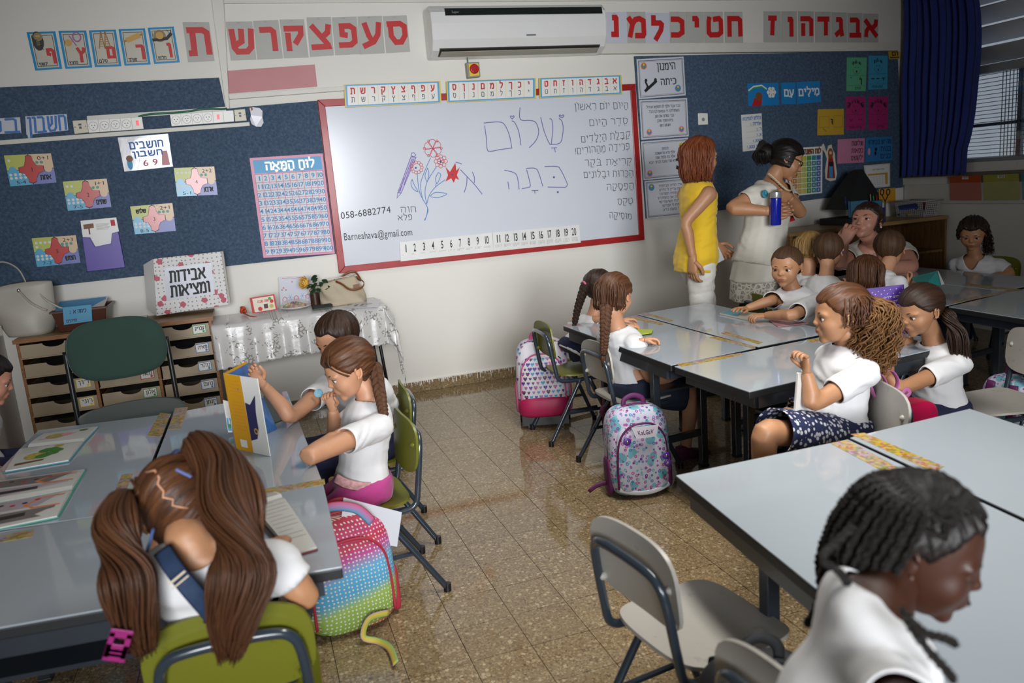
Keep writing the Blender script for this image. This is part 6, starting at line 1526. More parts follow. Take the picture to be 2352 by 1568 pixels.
# two braided girls
p5 = V((1.14, -1.46, .47))
g5 = person('girl with a pink hair tie on her braid, partly behind the other braided girl', AY(1378, 662, -1.46), (.9, .42, -.08), H=.21, neck=AY(1362, 735, -1.46), pelvis=p5, face=(1, .15), skin=SK_L,
       arms={'R': dict(el=V((1.24, -1.64, .62)), sleeve=.8, wr=AZ(1432, 752, .665), hd=(1, -.1, .1), palm=(0, .2, -1)), 'L': dict(sleeve=.8, el=V((1.2, -1.32, .62)), wr=AZ(1425, 738, .672), hd=(1, .1, .1), palm=(0, 0, -1))}, legs=seated(p5, (1, 0)), bottom=NAVY, bottom_kind='skirt', shoe=SHB)
shell(g5, cov_short(front=.26, side=-.02, back=-.32), .045, H_DK, pole=(.2, -1, -.1))
braid(g5, H_DK, [AY(1346, 652, -1.52), AY(1336, 680, -1.55), AY(1326, 712, -1.56), AY(1320, 742, -1.56)], .026, turns=6, tail=.05, tie=KTIE)
q = MB(); q.lathe([(.012, -.006), (.02, 0), (.012, .006)], AY(1343, 652, -1.53), 14, 0, V((1, 0, .3)).to_track_quat('Z', 'Y').to_matrix()); q.build('pink_hair_tie', PTIE, g5.root, smooth=True)
p6 = AY(1452, 893, -2.12)
g6 = person('girl with a long braid and navy denim skirt on the grey-white chair', AY(1413, 678, -2.12), (.82, .58, -.12), H=.212, neck=AY(1418, 756, -2.12), pelvis=p6, face=(1, .12), skin=SK_L,
       arms={'R': dict(el=AY(1492, 866, -2.24), wr=AY(1556, 876, -2.22), hd=(1, .2, -.1), palm=(0, 0, -1), sleeve=.60), 'L': dict(el=AY(1466, 806, -1.98), wr=AZ(1472, 782, .667), hd=(1, -.1, 0), palm=(0, -.3, -1), curl=.6)},
       legs={'R': dict(kn=AY(1590, 905, -2.22), an=AY(1575, 1030, -2.20), len=.82), 'L': dict(kn=AY(1552, 900, -2.02), an=AY(1388, 955, -1.98), len=.8, fd=V((-.3, -.2, -.9)))}, bottom=DENIM, bottom_kind='skirt', shoe=SHOE, hem=-.03)
shell(g6, cov_short(front=.26, side=-.02, back=-.36), .045, H_BR, pole=(-.1, -1, -.25), lump=.008)
longhair(g6, H_BR, .20, 120, 1.9, 5, (.003, .001), r0=.41)
braid(g6, H_BR, [AY(1392, 705, -2.24), AY(1390, 745, -2.27), AY(1388, 785, -2.27), AY(1386, 812, -2.26)], .026, tie=KTIE, turns=7, tail=.07)
q = MB(); q.tube([AY(1402, 990, -2.01), AY(1412, 960, -2.02)], .001, 4)

# woman in yellow
pw = AY(1598, 590, -1.25)
w7 = person('red-haired woman in a yellow sleeveless top and white trousers, standing', AY(1610, 362, -1.25), (1, .02, -.06), H=.238, adult=1, neck=AY(1600, 418, -1.25), pelvis=pw, face=(1, -.02), skin=SK_T, brow=H_BR, shirt=YTOP, sleeve=0, bw=.92, sw=.145, neckr=.066, hem=-.18, lower=.3, scoop=.05,
       arms={'R': dict(el=AY(1576, 510, -1.36), wr=AY(1591, 592, -1.38), hd=(-.05, 0, -1), palm=(1, .2, 0), curl=.45, k=.95), 'L': dict(el=AY(1630, 505, -1.08), wr=AY(1642, 560, -1.10), hd=(.6, -.2, -.7), palm=(0, -1, 0), curl=.7)},
       legs={'R': dict(kn=AY(1612, 705, -1.30), an=V((2.1, -1.30, .09)), len=1.5), 'L': dict(kn=AY(1620, 700, -1.15), an=V((2.16, -1.14, .09)), len=1.5)}, bottom=WTR, bottom_kind='trousers', shoe=SHW, fold=.005)
shell(w7, lambda az, z, y, Pn: np.where(np.abs(az) < 1.3, z - .28 + .3 * (np.abs(az) - .75) * (np.abs(az) > .75), z + .4), .05, H_AU, adult=1, pole=(0, .1, 1), lump=.01)
longhair(w7, H_AU, .48, 260, 1.22, 3, (.0045, .0015), spread=.8, r0=.42, curl=(.004, 1.5))
q = MB(); c0 = AY(1631, 435, -1.33)
for k in range(26): q.ell(c0 + V((random.uniform(-.014, .014), random.uniform(-.01, .01), random.uniform(-.04, .04))), .007, 6, 4)
q.build('bead_earring', mat('coral_beads', '#a8401c', .4, var=.3, vscale=80), w7.root)

# woman in white dress
pw = AY(1742, 590, -1.25)
w8 = person('dark-haired woman with glasses in a white lace dress, standing with a blue bottle', AY(1806, 368, -1.27), (.80, -.42, -.42), up=(.28, 0, 1), H=.24, adult=1, neck=AY(1772, 418, -1.24), pelvis=pw, face=(.38, -.9), skin=SK_M, brow=H_DK, shirt=OFFW, bw=1.18, sw=.172, neckr=.07, scoop=.11, hem=-.1, mouth=1,
       arms={'R': dict(el=AY(1681, 478, -1.30), wr=AY(1762, 484, -1.43), hd=(1, -.12, 0), palm=(0, -1, .1), curl=.5, sleeve=.42, k=1.2, sh=V((0, 0, -.005))), 'L': dict(el=AY(1838, 488, -1.30), wr=AY(1812, 452, -1.42), hd=(-1, -.2, .15), palm=(-.1, -1, 0), curl=.5, sleeve=.42, k=1.15)},
       legs={'R': dict(kn=V((2.5, -1.3, .5)), an=V((2.50, -1.27, .09))), 'L': dict(kn=V((2.68, -1.26, .5)), an=V((2.68, -1.23, .09)))}, shoe=SHW, fold=.003)
shell(w8, lambda az, z, y, Pn: np.where(np.abs(az) < 1.25, z - .24 + .2 * np.maximum(0, np.abs(az) - .6), z + .22), .045, H_BK, adult=1, pole=(0, -1, -.1), lump=.006)
bc = w8.M @ V((0, -.60, -.03)); mbx = MB(); mbx.ell(bc, (.058, .062, .068), 20, 14); o = mbx.build('hair_bun', H_BK, w8.root, smooth=True)
pony(w8, H_BK, [w8.M @ V((0, -.48, .02)), bc + V((-.02, .0, .045)), bc + V((-.045, -.02, .0)), bc + V((-.02, -.02, -.06))], .05, 120, (.003, .0015), 6, name='bun_strands')
def dress_skirt(P, waist, hemc, w0, w1, m, band=None):
    q = MB(); rings_ = []
    for k in range(25):
        t = k / 24; c = waist.lerp(hemc, t); w = w0 + (w1 - w0) * ss(0, .35, np.array(t)).item() + .01 * t
        ring = ellring(c, P.lat, P.dep, w, w * .74, 64, 2.1); ring = [p + (p - c).normalized() * (.006 * t * math.sin(j * .9 + t * 2)) for j, p in enumerate(ring)]
        rings_.append(ring)
    q.loft(rings_, caps=False); return q
LACE = mat('lace_band', '#b7b2a6', .85, var=0); _t = NT(LACE); _v = _t.coord(); _d = _t.voro(_v, 34, 'DISTANCE_TO_EDGE'); _d2 = _t.voro(_v, 90, 'DISTANCE_TO_EDGE')
_t.base(_t.mix(_t.math('MAXIMUM', _t.math('LESS_THAN', _d, .12), _t.math('MULTIPLY', _t.math('LESS_THAN', _d2, .10), .6)), '#8d867b', '#dcd8cc')); _t.bump(_d, .5, .003)
hemc = AY(1738, 684, -1.25); band0 = AY(1736, 640, -1.25)
wst = w8.pelvis + (w8.neck - w8.pelvis) * .22
q = dress_skirt(w8, wst, band0, .158, .178, OFFW); o = q.build('dress_skirt', OFFW, w8.root, smooth=True); o.modifiers.new('t', 'SOLIDIFY').thickness = .003
q = dress_skirt(w8, band0, hemc, .188, .186, LACE); o = q.build('lace_hem', LACE, w8.root, smooth=True); o.modifiers.new('t', 'SOLIDIFY').thickness = .003
# necklace, badge, glasses, ring
q = MB(); nc = [w8.neck + w8.lat * (.085 * math.cos(a)) + w8.dep * (.03 + .075 * max(0, math.sin(a)) + .02 * math.sin(a)) + V((0, 0, .035 - .105 * max(0, math.sin(a)) ** 1.3)) for a in (PI * (-.15 + 1.3 * k / 8) for k in range(9))]
C_, _ = catmull(nc, [(1, 1)] * 9, 10)
for k in range(3): q.tube([p + V((.004 * math.sin(i * .9 + k * 2.1), -.004 * math.cos(i * .9 + k * 2.1), .004 * math.cos(i * .9 + k * 2.1))) for i, p in enumerate(C_)], .0032, 6)
q.build('twisted_necklace', mat('pearl_gold', '#d8c5a0', .35, metal=.3), w8.root, smooth=True)
q = MB(); c = AY(1757, 445, -1.405); R_ = V((.2, -1, .05)).to_track_quat('Z', 'Y').to_matrix(); q.lathe([(0, .004), (.024, .003), (.025, 0)], c, 20, 0, R_); q.build('round_badge', MATS['badge_print'], w8.root)
def glasses(P, m, adult, s=1.0):
    q = MB(); M_ = P.M; ez = .01 if adult else -.022
    for sx in (-1, 1):
        ring = [V((sx * .15 + .085 * math.cos(a), .405 - .06 * abs(sx * .15 + .085 * math.cos(a)), ez + .05 * math.sin(a) * (1.05 if math.sin(a) < 0 else .9))) for a in (2 * PI * k / 16 for k in range(17))]
        q.tube([M_ @ p for p in ring], P.H * .0085, 6)
        q.tube([M_ @ V(p) for p in ((sx * .235, .385, ez + .03), (sx * .36, .22, ez + .03), (sx * .392, -.03, ez + .02), (sx * .39, -.09, ez - .03))], P.H * .010, 6, smooth=3)
    q.tube([M_ @ V((-.065, .408, ez + .01)), M_ @ V((0, .43, ez + .025)), M_ @ V((.065, .408, ez + .01))], P.H * .009, 6, smooth=3)
    q.build('glasses', m, P.root, smooth=True)
glasses(w8, mat('dark_red_frame', '#241014', .3), 1)
q = MB(); q.ell(w8.M @ V((-.40, -.03, -.15)), .0055, 8, 6); q.build('pearl_earring', WHT, w8.root, smooth=True)

# seated woman in white lace blouse
pw = AY(2022, 690, -1.02)
LB_ = mat('ivory_lace_blouse', '#cbc6b8', .85, var=.05, bump=.5, bscale=90, bdist=.003)
eR = AY(1940, 592, -1.36); wR = AY(1942, 540, -1.36)
w9 = person('seated woman in an ivory lace blouse with her hand at her mouth, looking up', AY(1990, 508, -1.24), (-.80, -.34, .22), H=.25, adult=1, neck=AY(2010, 560, -1.13), pelvis=pw, face=(-.35, -.93), skin=SK_R, brow=H_DK, shirt=LB_, bw=1.3, sw=.185, neckr=.07, scoop=.12,
       arms={'R': dict(el=AY(1928, 606, -1.30), wr=AY(1938, 560, -1.36), hd=(.45, -.1, 1), palm=(.6, .4, 0), curl=.9, k=1.25, sleeve=.45), 'L': dict(el=AZ(2092, 612, .675), wr=AZ(2030, 618, .68), hd=(-1, -.2, 0), palm=(0, 0, -1), k=1.35, sleeve=.5)},
       legs={'R': dict(kn=V((3.55, -1.5, .45)), an=V((3.5, -1.5, .08))), 'L': dict(kn=V((3.8, -1.5, .45)), an=V((3.8, -1.5, .08)))}, bottom=NAVY, bottom_kind='trousers', fold=.005)
shell(w9, lambda az, z, y, Pn: np.where(np.abs(az) < 1.25, z - .26 + .2 * np.maximum(0, np.abs(az) - .6), z + .26), .035, H_DK, adult=1, pole=(0, -1, 0), lump=.006)
bc = w9.M @ V((0, -.58, -.10)); q = MB(); q.ell(bc, (.040, .042, .044), 16, 12); q.build('hair_bun', H_DK, w9.root, smooth=True)
pony(w9, H_DK, [w9.M @ V((0, -.46, -.05)), bc + V((.0, 0, .035)), bc + V((.04, .0, .0)), bc + V((.01, .0, -.045))], .035, 70, (.0028, .0012), 6, name='bun_strands')
q = MB(); q.ell(w9.M @ V((-.40, -.03, -.16)), .0065, 8, 6); q.build('pearl_earring', WHT, w9.root, smooth=True)

# boy facing the room
p10 = AX(1852, 790, 2.27)
eL = AZ(1822, 722, .70); wL = AZ(1758, 724, .675); wR = AZ(1714, 708, .678)
b10 = person('short-haired boy in a white T-shirt facing the room, hands on a booklet', AX(1806, 612, 2.16), (-.86, -.52, -.08), H=.212, neck=AX(1822, 672, 2.21), pelvis=p10, face=(-.95, -.35), skin=SK_M, brow=H_SB,
       arms={'L': dict(el=eL, wr=wL, hd=(-1, .2, .05), palm=(0, .2, -1), curl=.7, sleeve=.85), 'R': dict(el=AX(1772, 690, 2.08), wr=wR, hd=(-1, -.35, .15), palm=(0, 0, -1), curl=.2, spread=.35, sleeve=.95)}, legs=seated(p10, (-1, 0)), bottom=NAVY, bottom_kind='trousers', shoe=SHB, neckr=.052, nup=.03)
shell(b10, cov_short(front=.27, back=-.22, temple=.14), .016, H_SB, pole=(0, -.5, 1), lump=.003)
def print_on(P, px, yy, w, h, m, name='shirt_print'):
    q = MB(); c = AY(px[0], px[1], yy); n = (CAM_P - c).normalized(); x = V((0, 0, 1)).cross(n).normalized(); z = n.cross(x)
    for pts in (((-1, -.6), (-.5, .8), (0, -.2), (.4, 1), (.3, -.9)), ((.2, .1), (1, .3), (.7, -.7)), ((-.8, .2), (-.2, -.9))):
        ribbon(q, [c + x * a * w + z * b_ * h for a, b_ in pts], w * .28, n)
    q.build(name, m, P.root)
# children of the far group, seen from behind
def backkid(label, px, x, look, npx, nx, pel, hair, H=.205, arms=None, sk_=SK_L, cov=None, th=.04, **k):
    pel = V(pel)
    arms = arms or {'R': dict(el=pel + V((.16, -.15, .22)), wr=pel + V((.36, -.1, .22)), palm=(0, 0, -1)), 'L': dict(el=pel + V((.16, .15, .22)), wr=pel + V((.36, .1, .22)), palm=(0, 0, -1))}
    P = person(label, AX(px[0], px[1], x), look, H=H, neck=AX(npx[0], npx[1], nx), pelvis=pel, face=(1, .12), skin=sk_, arms=arms, legs=seated(pel, (1, 0)), bottom=NAVY, bottom_kind='trousers', **k)
    shell(P, cov or cov_short(), th, hair, pole=(0, -.35, 1)); return P
h = AX(1862, 574, 2.64)
k11 = backkid('fair-haired child behind the boy with glasses', (1862, 574), 2.64, (.85, .45, -.25), (1858, 634), 2.60, (2.52, -1.47, .47), H_BL, cov=cov_short(front=.2, side=-.16, back=-.34, temple=-.02), th=.06)
longhair(k11, H_BL, .12, 110, 1.0, 9, (.004, .0015), r0=.42)
k12 = backkid('brown-haired boy with blue glasses, seen from behind', (1903, 578), 2.62, (.72, .62, -.32), (1898, 638), 2.58, (2.48, -1.88, .47), H_SB, th=.04)
glasses(k12, mat('blue_plastic_frame', '#2f5da8', .3), 0)
k14 = backkid('brown-haired boy leaning over the desk, holding the teal book', (2042, 574), 2.88, (.62, .72, -.42), (2030, 628), 2.80, (2.56, -2.05, .50), H_SB, th=.04,
      arms={'R': dict(el=AX(2062, 668, 2.82), wr=AX(2082, 655, 2.95), hd=(.6, .1, .5), palm=(0, .6, .5), curl=.7), 'L': dict(el=V((2.9, -1.85, .68)), wr=V((3.05, -1.95, .68)), palm=(0, 0, -1))})
pp = V((2.46, -2.30, .47))
k13 = person('brown-haired girl with her hand at her ear, seen from behind', AX(1990, 632, 2.56), (.74, .62, -.3), H=.2, neck=AX(1985, 690, 2.54), pelvis=pp, face=(1, .1), skin=SK_L,
       arms={'R': dict(el=V((2.62, -2.42, .67)), wr=AX(1950, 672, 2.50), hd=(.25, .2, .8), palm=(.3, .8, 0), curl=.5, spread=.2), 'L': dict(el=V((2.72, -2.12, .67)), wr=V((2.9, -2.2, .67)), palm=(0, 0, -1))}, legs=seated(pp, (1, 0)), bottom=NAVY, bottom_kind='trousers')
shell(k13, lambda az, z, y, Pn: np.where(np.abs(az) < 1.2, z - .24, z + .34), .05, H_BR, pole=(0, 0, 1))
longhair(k13, H_BR, .34, 220, 1.15, 4, (.0042, .0015), r0=.42)

# girl by the right wall
hp = AX(2234, 536, 4.08); pp = V((4.24, hp.y + .02, .47))
g15 = person('girl with dark curls sitting by the right wall, looking down', hp, (-.78, -.56, -.30), H=.212, neck=AX(2238, 592, 4.13), pelvis=pp, face=(-.9, -.42), skin=SK_M, brow=H_DK, scoop=.06, neckr=.062,
       arms={'R': dict(el=pp + V((-.02, .17, .12)), wr=pp + V((-.22, .1, .08)), palm=(0, 0, -1)), 'L': dict(el=pp + V((.0, -.19, .12)), wr=pp + V((-.22, -.08, .08)), palm=(0, 0, -1))}, legs=seated(pp, (-1, 0)), bottom=NAVY, bottom_kind='trousers')
shell(g15, cov_short(front=.25, side=0, back=-.3, temple=.12), .05, H_DK, pole=(0, -.8, .6), lump=.02)
pony(g15, H_DK, [g15.M @ V((-.1, -.42, .1)), AX(2262, 530, 4.2), AX(2268, 555, 4.2), AX(2272, 585, 4.18)], .035, 70, (.0035, .001), 5, curl=(.008, 5))
longhair(g15, H_DK, .05, 60, 1.2, 4, (.004, .002), r0=.40, curl=(.008, 4))

# curly girl
p16 = V((1.36, -3.42, .50))
p16 = AY(1925, 990, -3.40)
eL = AY(1868, 926, -3.52); wL = AY(1853, 855, -3.50)
g16 = person('curly-haired girl with a mint hair tie and a dotted navy skirt, seated sideways', AY(1928, 722, -3.38), (-.90, .42, -.02), H=.205, neck=AY(1948, 800, -3.37), pelvis=p16, face=(-.95, .22), skin=SK_T, brow=H_BR, fold=.005, hem=-.06,
       arms={'L': dict(el=eL, wr=wL, hd=(-.1, .1, 1), palm=(-1, .1, 0), curl=.9, sleeve=.62), 'R': dict(el=AY(2038, 845, -3.18), wr=AY(1985, 890, -3.10), hd=(-1, 0, -.3), palm=(0, 1, 0), sleeve=.55)},
       legs={'L': dict(kn=AY(1757, 993, -3.52), an=AY(1752, 1180, -3.50), len=.9), 'R': dict(kn=AY(1800, 962, -3.27), an=AY(1790, 1130, -3.27), len=.9)}, bottom=mat('dotted_navy_cotton', '#1c2547', .85, var=0), bottom_kind='skirt', shoe=SHB)
_t = NT(MATS['dotted_navy_cotton']); _d = _t.voro(_t.coord(), 58, rnd=.75); _t.base(_t.mix(_t.math('LESS_THAN', _d, .38), '#161f42', '#b9bac2'))
shell(g16, cov_short(front=.24, side=.02, back=-.26, temple=.12), .035, H_BR, pole=(0, -1, .35), lump=.012)
tp = AY(1985, 690, -3.42)
pony(g16, H_LB, [tp, AY(2005, 715, -3.43), AY(2008, 765, -3.44), AY(1998, 820, -3.44), AY(1990, 850, -3.44)], .095, 330, (.0028, .001), 7, curl=(.010, 7), tie=GTIE, tr=.018, prof=[.25, .8, 1.0, .9, .5])
longhair(g16, H_BR, .0, 70, 1.3, 8, (.003, .001), r0=.40, curl=(.006, 5))
# ponytail girl with the purple book
p17 = AY(2160, 948, -3.08)
eL = AY(2066, 893, -3.22); 
g17 = person('girl with a lime-tied ponytail, seated in profile at the right', AY(2112, 712, -3.08), (-1, .06, -.26), H=.205, neck=AY(2148, 790, -3.07), pelvis=p17, face=(-.97, .12), skin=SK_T, brow=H_DK, fold=.006,
       arms={'L': dict(el=eL, wr=AY(2038, 862, -3.18), hd=(-1, .2, .2), palm=(0, 1, .2), curl=.6, sleeve=.55), 'R': dict(el=AY(2130, 830, -2.9), wr=AY(2098, 788, -2.96), hd=(-1, 0, .2), palm=(0, -1, 0), curl=.6)}, legs=seated(p17, (-1, 0)), bottom=NAVY, bottom_kind='trousers', shoe=SHB)
shell(g17, cov_short(front=.23, side=0, back=-.28, temple=.10), .035, H_DK, pole=(0, -1, -.15), lump=.004)
pony(g17, H_DK, [g17.M @ V((0, -.46, -.12)), AY(2180, 728, -3.16), AY(2196, 765, -3.19), AY(2205, 810, -3.2), AY(2212, 850, -3.2)], .040, 150, (.003, .0008), 5, tie=LTIE, tr=.015)

# braided girl in front, close to the camera
hr = AY(2118, 1258, -4.78)
gR = person('girl with thin black braids in a white T-shirt, nearest the camera at the bottom right', hr, (.66, -.76, -.30), up=(.18, -.05, 1), H=.194, neck=AY(2018, 1385, -4.84), pelvis=AY(1935, 1690, -4.90), bw=.92, face=(.84, -.42), skin=SK_D, brow=H_BK, closed=1, vox=.006, fold=.006, neckr=.05, mouth=1,
       arms={'R': dict(el=AY(2080, 1640, -5.02), wr=AY(2200, 1640, -4.95), palm=(0, 0, -1), sleeve=.97)}, legs=None)
shell(gR, cov_short(front=.28, side=.0, back=-.28, temple=.16), .022, H_BK, pole=(0, -.3, 1), lump=.012)
# cornrows that hang as thin braids
rdn = random.Random(11)
def twist(mb, pts, r, n=14, k=2, turns=10):
    C, _ = catmull([V(p) for p in pts], [(1, 1)] * len(pts), n); L = len(C)
    for j in range(k):
        out = []
        for i, p in enumerate(C):
            t = (C[min(i + 1, L - 1)] - C[max(i - 1, 0)]).normalized(); u = t.orthogonal().normalized(); w = t.cross(u); a = i / L * turns * 2 * PI + j * 2 * PI / k
            out.append(p + (u * math.cos(a) + w * math.sin(a)) * r * .5)
        mb.tube(out, [r * .75] * L, 6)
for i in range(38):
    a = -1.62 - 1.5 * (i // 2) / 19 if i % 2 else 1.62 + 1.5 * (i // 2) / 19; a += rdn.uniform(-.06, .06)
    f = lambda x, y, z: gR.M @ V((x, y, z)); sa, ca = math.sin(a), math.cos(a); jr = rdn.uniform(1.0, 1.1)
    hx = .30 * (1 - (i // 2) / 19) * (1 if sa > 0 else -1); p0 = gR.M @ on_skull(hx * .9, .20 - .3 * abs(hx), .03); pm = gR.M @ on_skull(hx * 1.05, -.08, .05); p1 = f(sa * .33 * jr + hx * .3, -.07 + .38 * ca * jr, .36); p2 = f(sa * .43 * jr, -.08 + .49 * ca * jr, .10); p3 = f(sa * .44 * jr, -.10 + .50 * ca * jr, -.14)
    L = .10 + .05 * rdn.random(); out = V((sa, ca, 0)); o_ = (p3 - f(0, -.1, -.14)).normalized()
    p4 = p3 + DN * L * .5 + o_ * .008 + V((rdn.uniform(-1, 1), rdn.uniform(-1, 1), 0)) * .012; p5 = p3 + DN * L + o_ * .0 + V((rdn.uniform(-1, 1), rdn.uniform(-1, 1), 0)) * .022
    q = MB(); twist(q, [p0, pm, p1, p2, p3, p4, p5], .0062, 8, 2, 18); q.ell(p5, .008, 8, 6); q.build('thin_braid', H_BK, gR.root, smooth=True)
for sx in (-1, 1):
    for k in range(8):
        x = sx * (.03 + .047 * k); q = MB(); twist(q, [gR.M @ on_skull(x * u, y, .035) for u, y in ((.9, .31 - .75 * abs(x)), (1.02, .14 - .2 * abs(x)), (1.08, -.05), (1.08, -.22), (1.0, -.36))], .0055, 8, 2, 14); q.build('thin_braid', H_BK, gR.root, smooth=True)
for pts in ([(1960, 1210, -4.78), (1905, 1260, -4.80), (1888, 1285, -4.81), (1925, 1310, -4.82), (1948, 1340, -4.83)], [(2070, 1400, -4.92), (2120, 1450, -4.95), (2170, 1465, -4.96), (2195, 1478, -4.96)], [(2080, 1420, -4.94), (2130, 1490, -4.97), (2175, 1540, -4.98), (2190, 1560, -4.98)]):
    q = MB(); twist(q, [AY(*p) for p in pts], .0055, 8, 2, 8); q.build('thin_braid', H_BK, gR.root, smooth=True)
q = MB(); q.ell(gR.M @ V((.40, -.03, -.16)), .004, 10, 8); q.build('gold_earring', mat('gold', '#c9a050', .25, metal=1), gR.root, smooth=True)
# ================================================================ things on the cabinet and the side table
LEATH = mat('offwhite_leather', '#b9b3a8', .45, var=.08, bump=.2, bscale=14, bdist=.006); TANL = mat('tan_leather_strap', '#7a4a24', .45, var=.08); CANV = mat('beige_canvas', '#b7aa92', .8, var=.05, bump=.25, bscale=12, bdist=.006)
CHR = mat('dull_metal', '#a09a8c', .3, metal=.9)
def zc(x): return ZT(x) + .001
def handbag():
    c = AY(72, 764, -.24); c.z = zc(c.x)
    t = thing('handbag', 'slouchy off-white leather handbag at the left end of the drawer cabinet', 'bag', c); q = MB(); rings_ = []
    for k in range(15):
        u = k / 14; w = .115 + .045 * math.sin(u * 2.2) + .025 * u; d = .085 - .045 * u ** 2
        rings_.append([c + V((w * math.copysign(abs(math.cos(a)) ** .8, math.cos(a)) + .006 * math.sin(3 * a + u * 7) - .02 * u, d * math.sin(a) + .006 * math.sin(2 * a + 5 * u), .30 * u * (1 + .05 * math.cos(a) * u) + (-.012 * math.cos(2 * a) * (k == 14)))) for a in (2 * PI * j / 40 for j in range(40))])
    q.loft(rings_); q.build('bag_body', LEATH, t, smooth=True)
    q = MB(); tp = c + V((-.03, 0, .29)); q.tube([tp + V((-.13, -.03, -.06)), tp + V((-.15, -.02, .02)), tp + V((-.12, 0, .12)), tp + V((-.05, .02, .15)), tp + V((.02, .03, .10)), tp + V((.05, .03, .0))], [(.004, .011)] * 6, 8, smooth=6, up=(0, 1, 0)); q.build('handle', LEATH, t, smooth=True)
    for dx, s in ((.02, 0), (.10, .0)):
        q = MB(); a = tp + V((dx, -.055 + .3 * dx, -.02)); q.tube([a, a + V((.05, -.03, -.07)), a + V((.11, -.035, -.12)), a + V((.13, -.03, -.13))], [(.003, .007)] * 4, 8, smooth=5); q.build('strap', LEATH, t, smooth=True)
        q = MB(); q.ell(a, (.009, .006, .012), 10, 8); q.build('buckle', CHR, t, smooth=True)
    q = MB(); a = tp + V((-.14, -.05, -.06)); q.tube([a, a + V((.012, -.01, -.08)), a + V((.025, -.012, -.16))], .002, 6); q.obox(a + V((.0, -.012, -.10)), V((.016, 0, .003)), V((0, .002, 0)), V((0, 0, .028))); q.obox(a + V((.03, -.014, -.18)), V((.010, 0, .0)), V((0, .002, 0)), V((0, 0, .03))); q.build('tag', LEATH, t)
handbag()
def bin_():
    x0 = AY(128, 748, -.34).x; x1 = AY(246, 735, -.34).x; z = zc((x0 + x1) / 2)
    t = thing('plastic_bin', 'brown plastic bin with a light blue name card on its front', 'bin', ((x0 + x1) / 2, -.22, z)); BR = mat('brown_plastic', '#4e2210', .35, var=.05)
    o0 = [V((x0 + .015, -.33, z)), V((x1 - .015, -.33, z)), V((x1 - .015, -.10, z)), V((x0 + .015, -.10, z))]; h = .13
    o1 = [V((x0 - .01, -.35, z + h)), V((x1 + .01, -.35, z + h)), V((x1 + .01, -.08, z + h)), V((x0 - .01, -.08, z + h))]
    q = MB(); cc = sum(o1, V()) / 4; q.loft([o0, o1, [p + (p - cc) * .06 for p in o1], [p + (p - cc) * .06 - V((0, 0, .012)) for p in o1]], caps=False); q.face((3, 2, 1, 0)); q.loft([[p + (cc - p) * .05 for p in o1], [p + (V((cc.x, cc.y, p.z)) - p) * .05 for p in o0]], caps=False); o = q.build('tub', BR, t, bevel=.003)
    pp = MB(); pp.obox(cc + V((.0, 0, .0)), V((.13, 0, .01)), V((0, .10, .02)), V((0, 0, .002))); pp.build('paper', WHT, t); pp = MB(); pp.obox(cc + V((-.01, .02, .012)), V((.13, 0, .0)), V((0, .08, .02)), V((0, 0, .0015))); pp.build('paper', SKYB, t)
    Q = wq((144, 706), (210, 699), (212, 737), (147, 746), y=-.357); q = MB(); Q.sheet(q); q.build('blue_name_card', mat('light_blue_paper', '#5fa0c4', .7), t)
    q = MB(); Q.heb(q, 'כיתה א 2', .22, .6, .8, .78, .004, .0018); Q.heb(q, 'תיקים', .1, .12, .45, .26, .003, .0018); q.build('card_writing', mat('navy_pen', '#1f2a55', .6, var=0), t)
bin_()
z = zc(-1.2)
def flatsheet(name, px, z, th, m, label, cat, draw=None, pm=None, root=None, group=None, lift=(0, 0, 0, 0)):
    P_ = [AZ(x, y, z) for x, y in px]
    P_ = [p + V((0, 0, l)) for p, l in zip(P_, lift)]
    Q = Quad(*P_, nrm=(P_[1] - P_[2]).cross(P_[1] - P_[0]) if False else (0, 0, 1)); t = thing(root or name, label, cat, Q.P(.5, .5), group=group); q = MB(); Q.sheet(q, th); q.build(name, m, t)
    if draw: q = MB(); draw(Q, q); q.build('print', pm or [BLK], t)
    return t, Q
flatsheet('sheet', [(245, 722), (352, 706), (332, 738), (228, 752)], z, .006, WHT, 'loose stack of papers with a pale green sheet on the drawer cabinet', 'papers', lambda Q, q: (Q.shape(q, [(.05, .4), (.6, .35), (.62, .95), (.12, .98)], .0066, 0), Q.shape(q, [(.0, .02), (.5, .0), (.5, .2), (.02, .22)], .0066, 1)), [mat('pale_green_paper', '#a9b98a', .6), mat('grey_magazine', '#8c8480', .5)], root='paper_stack')
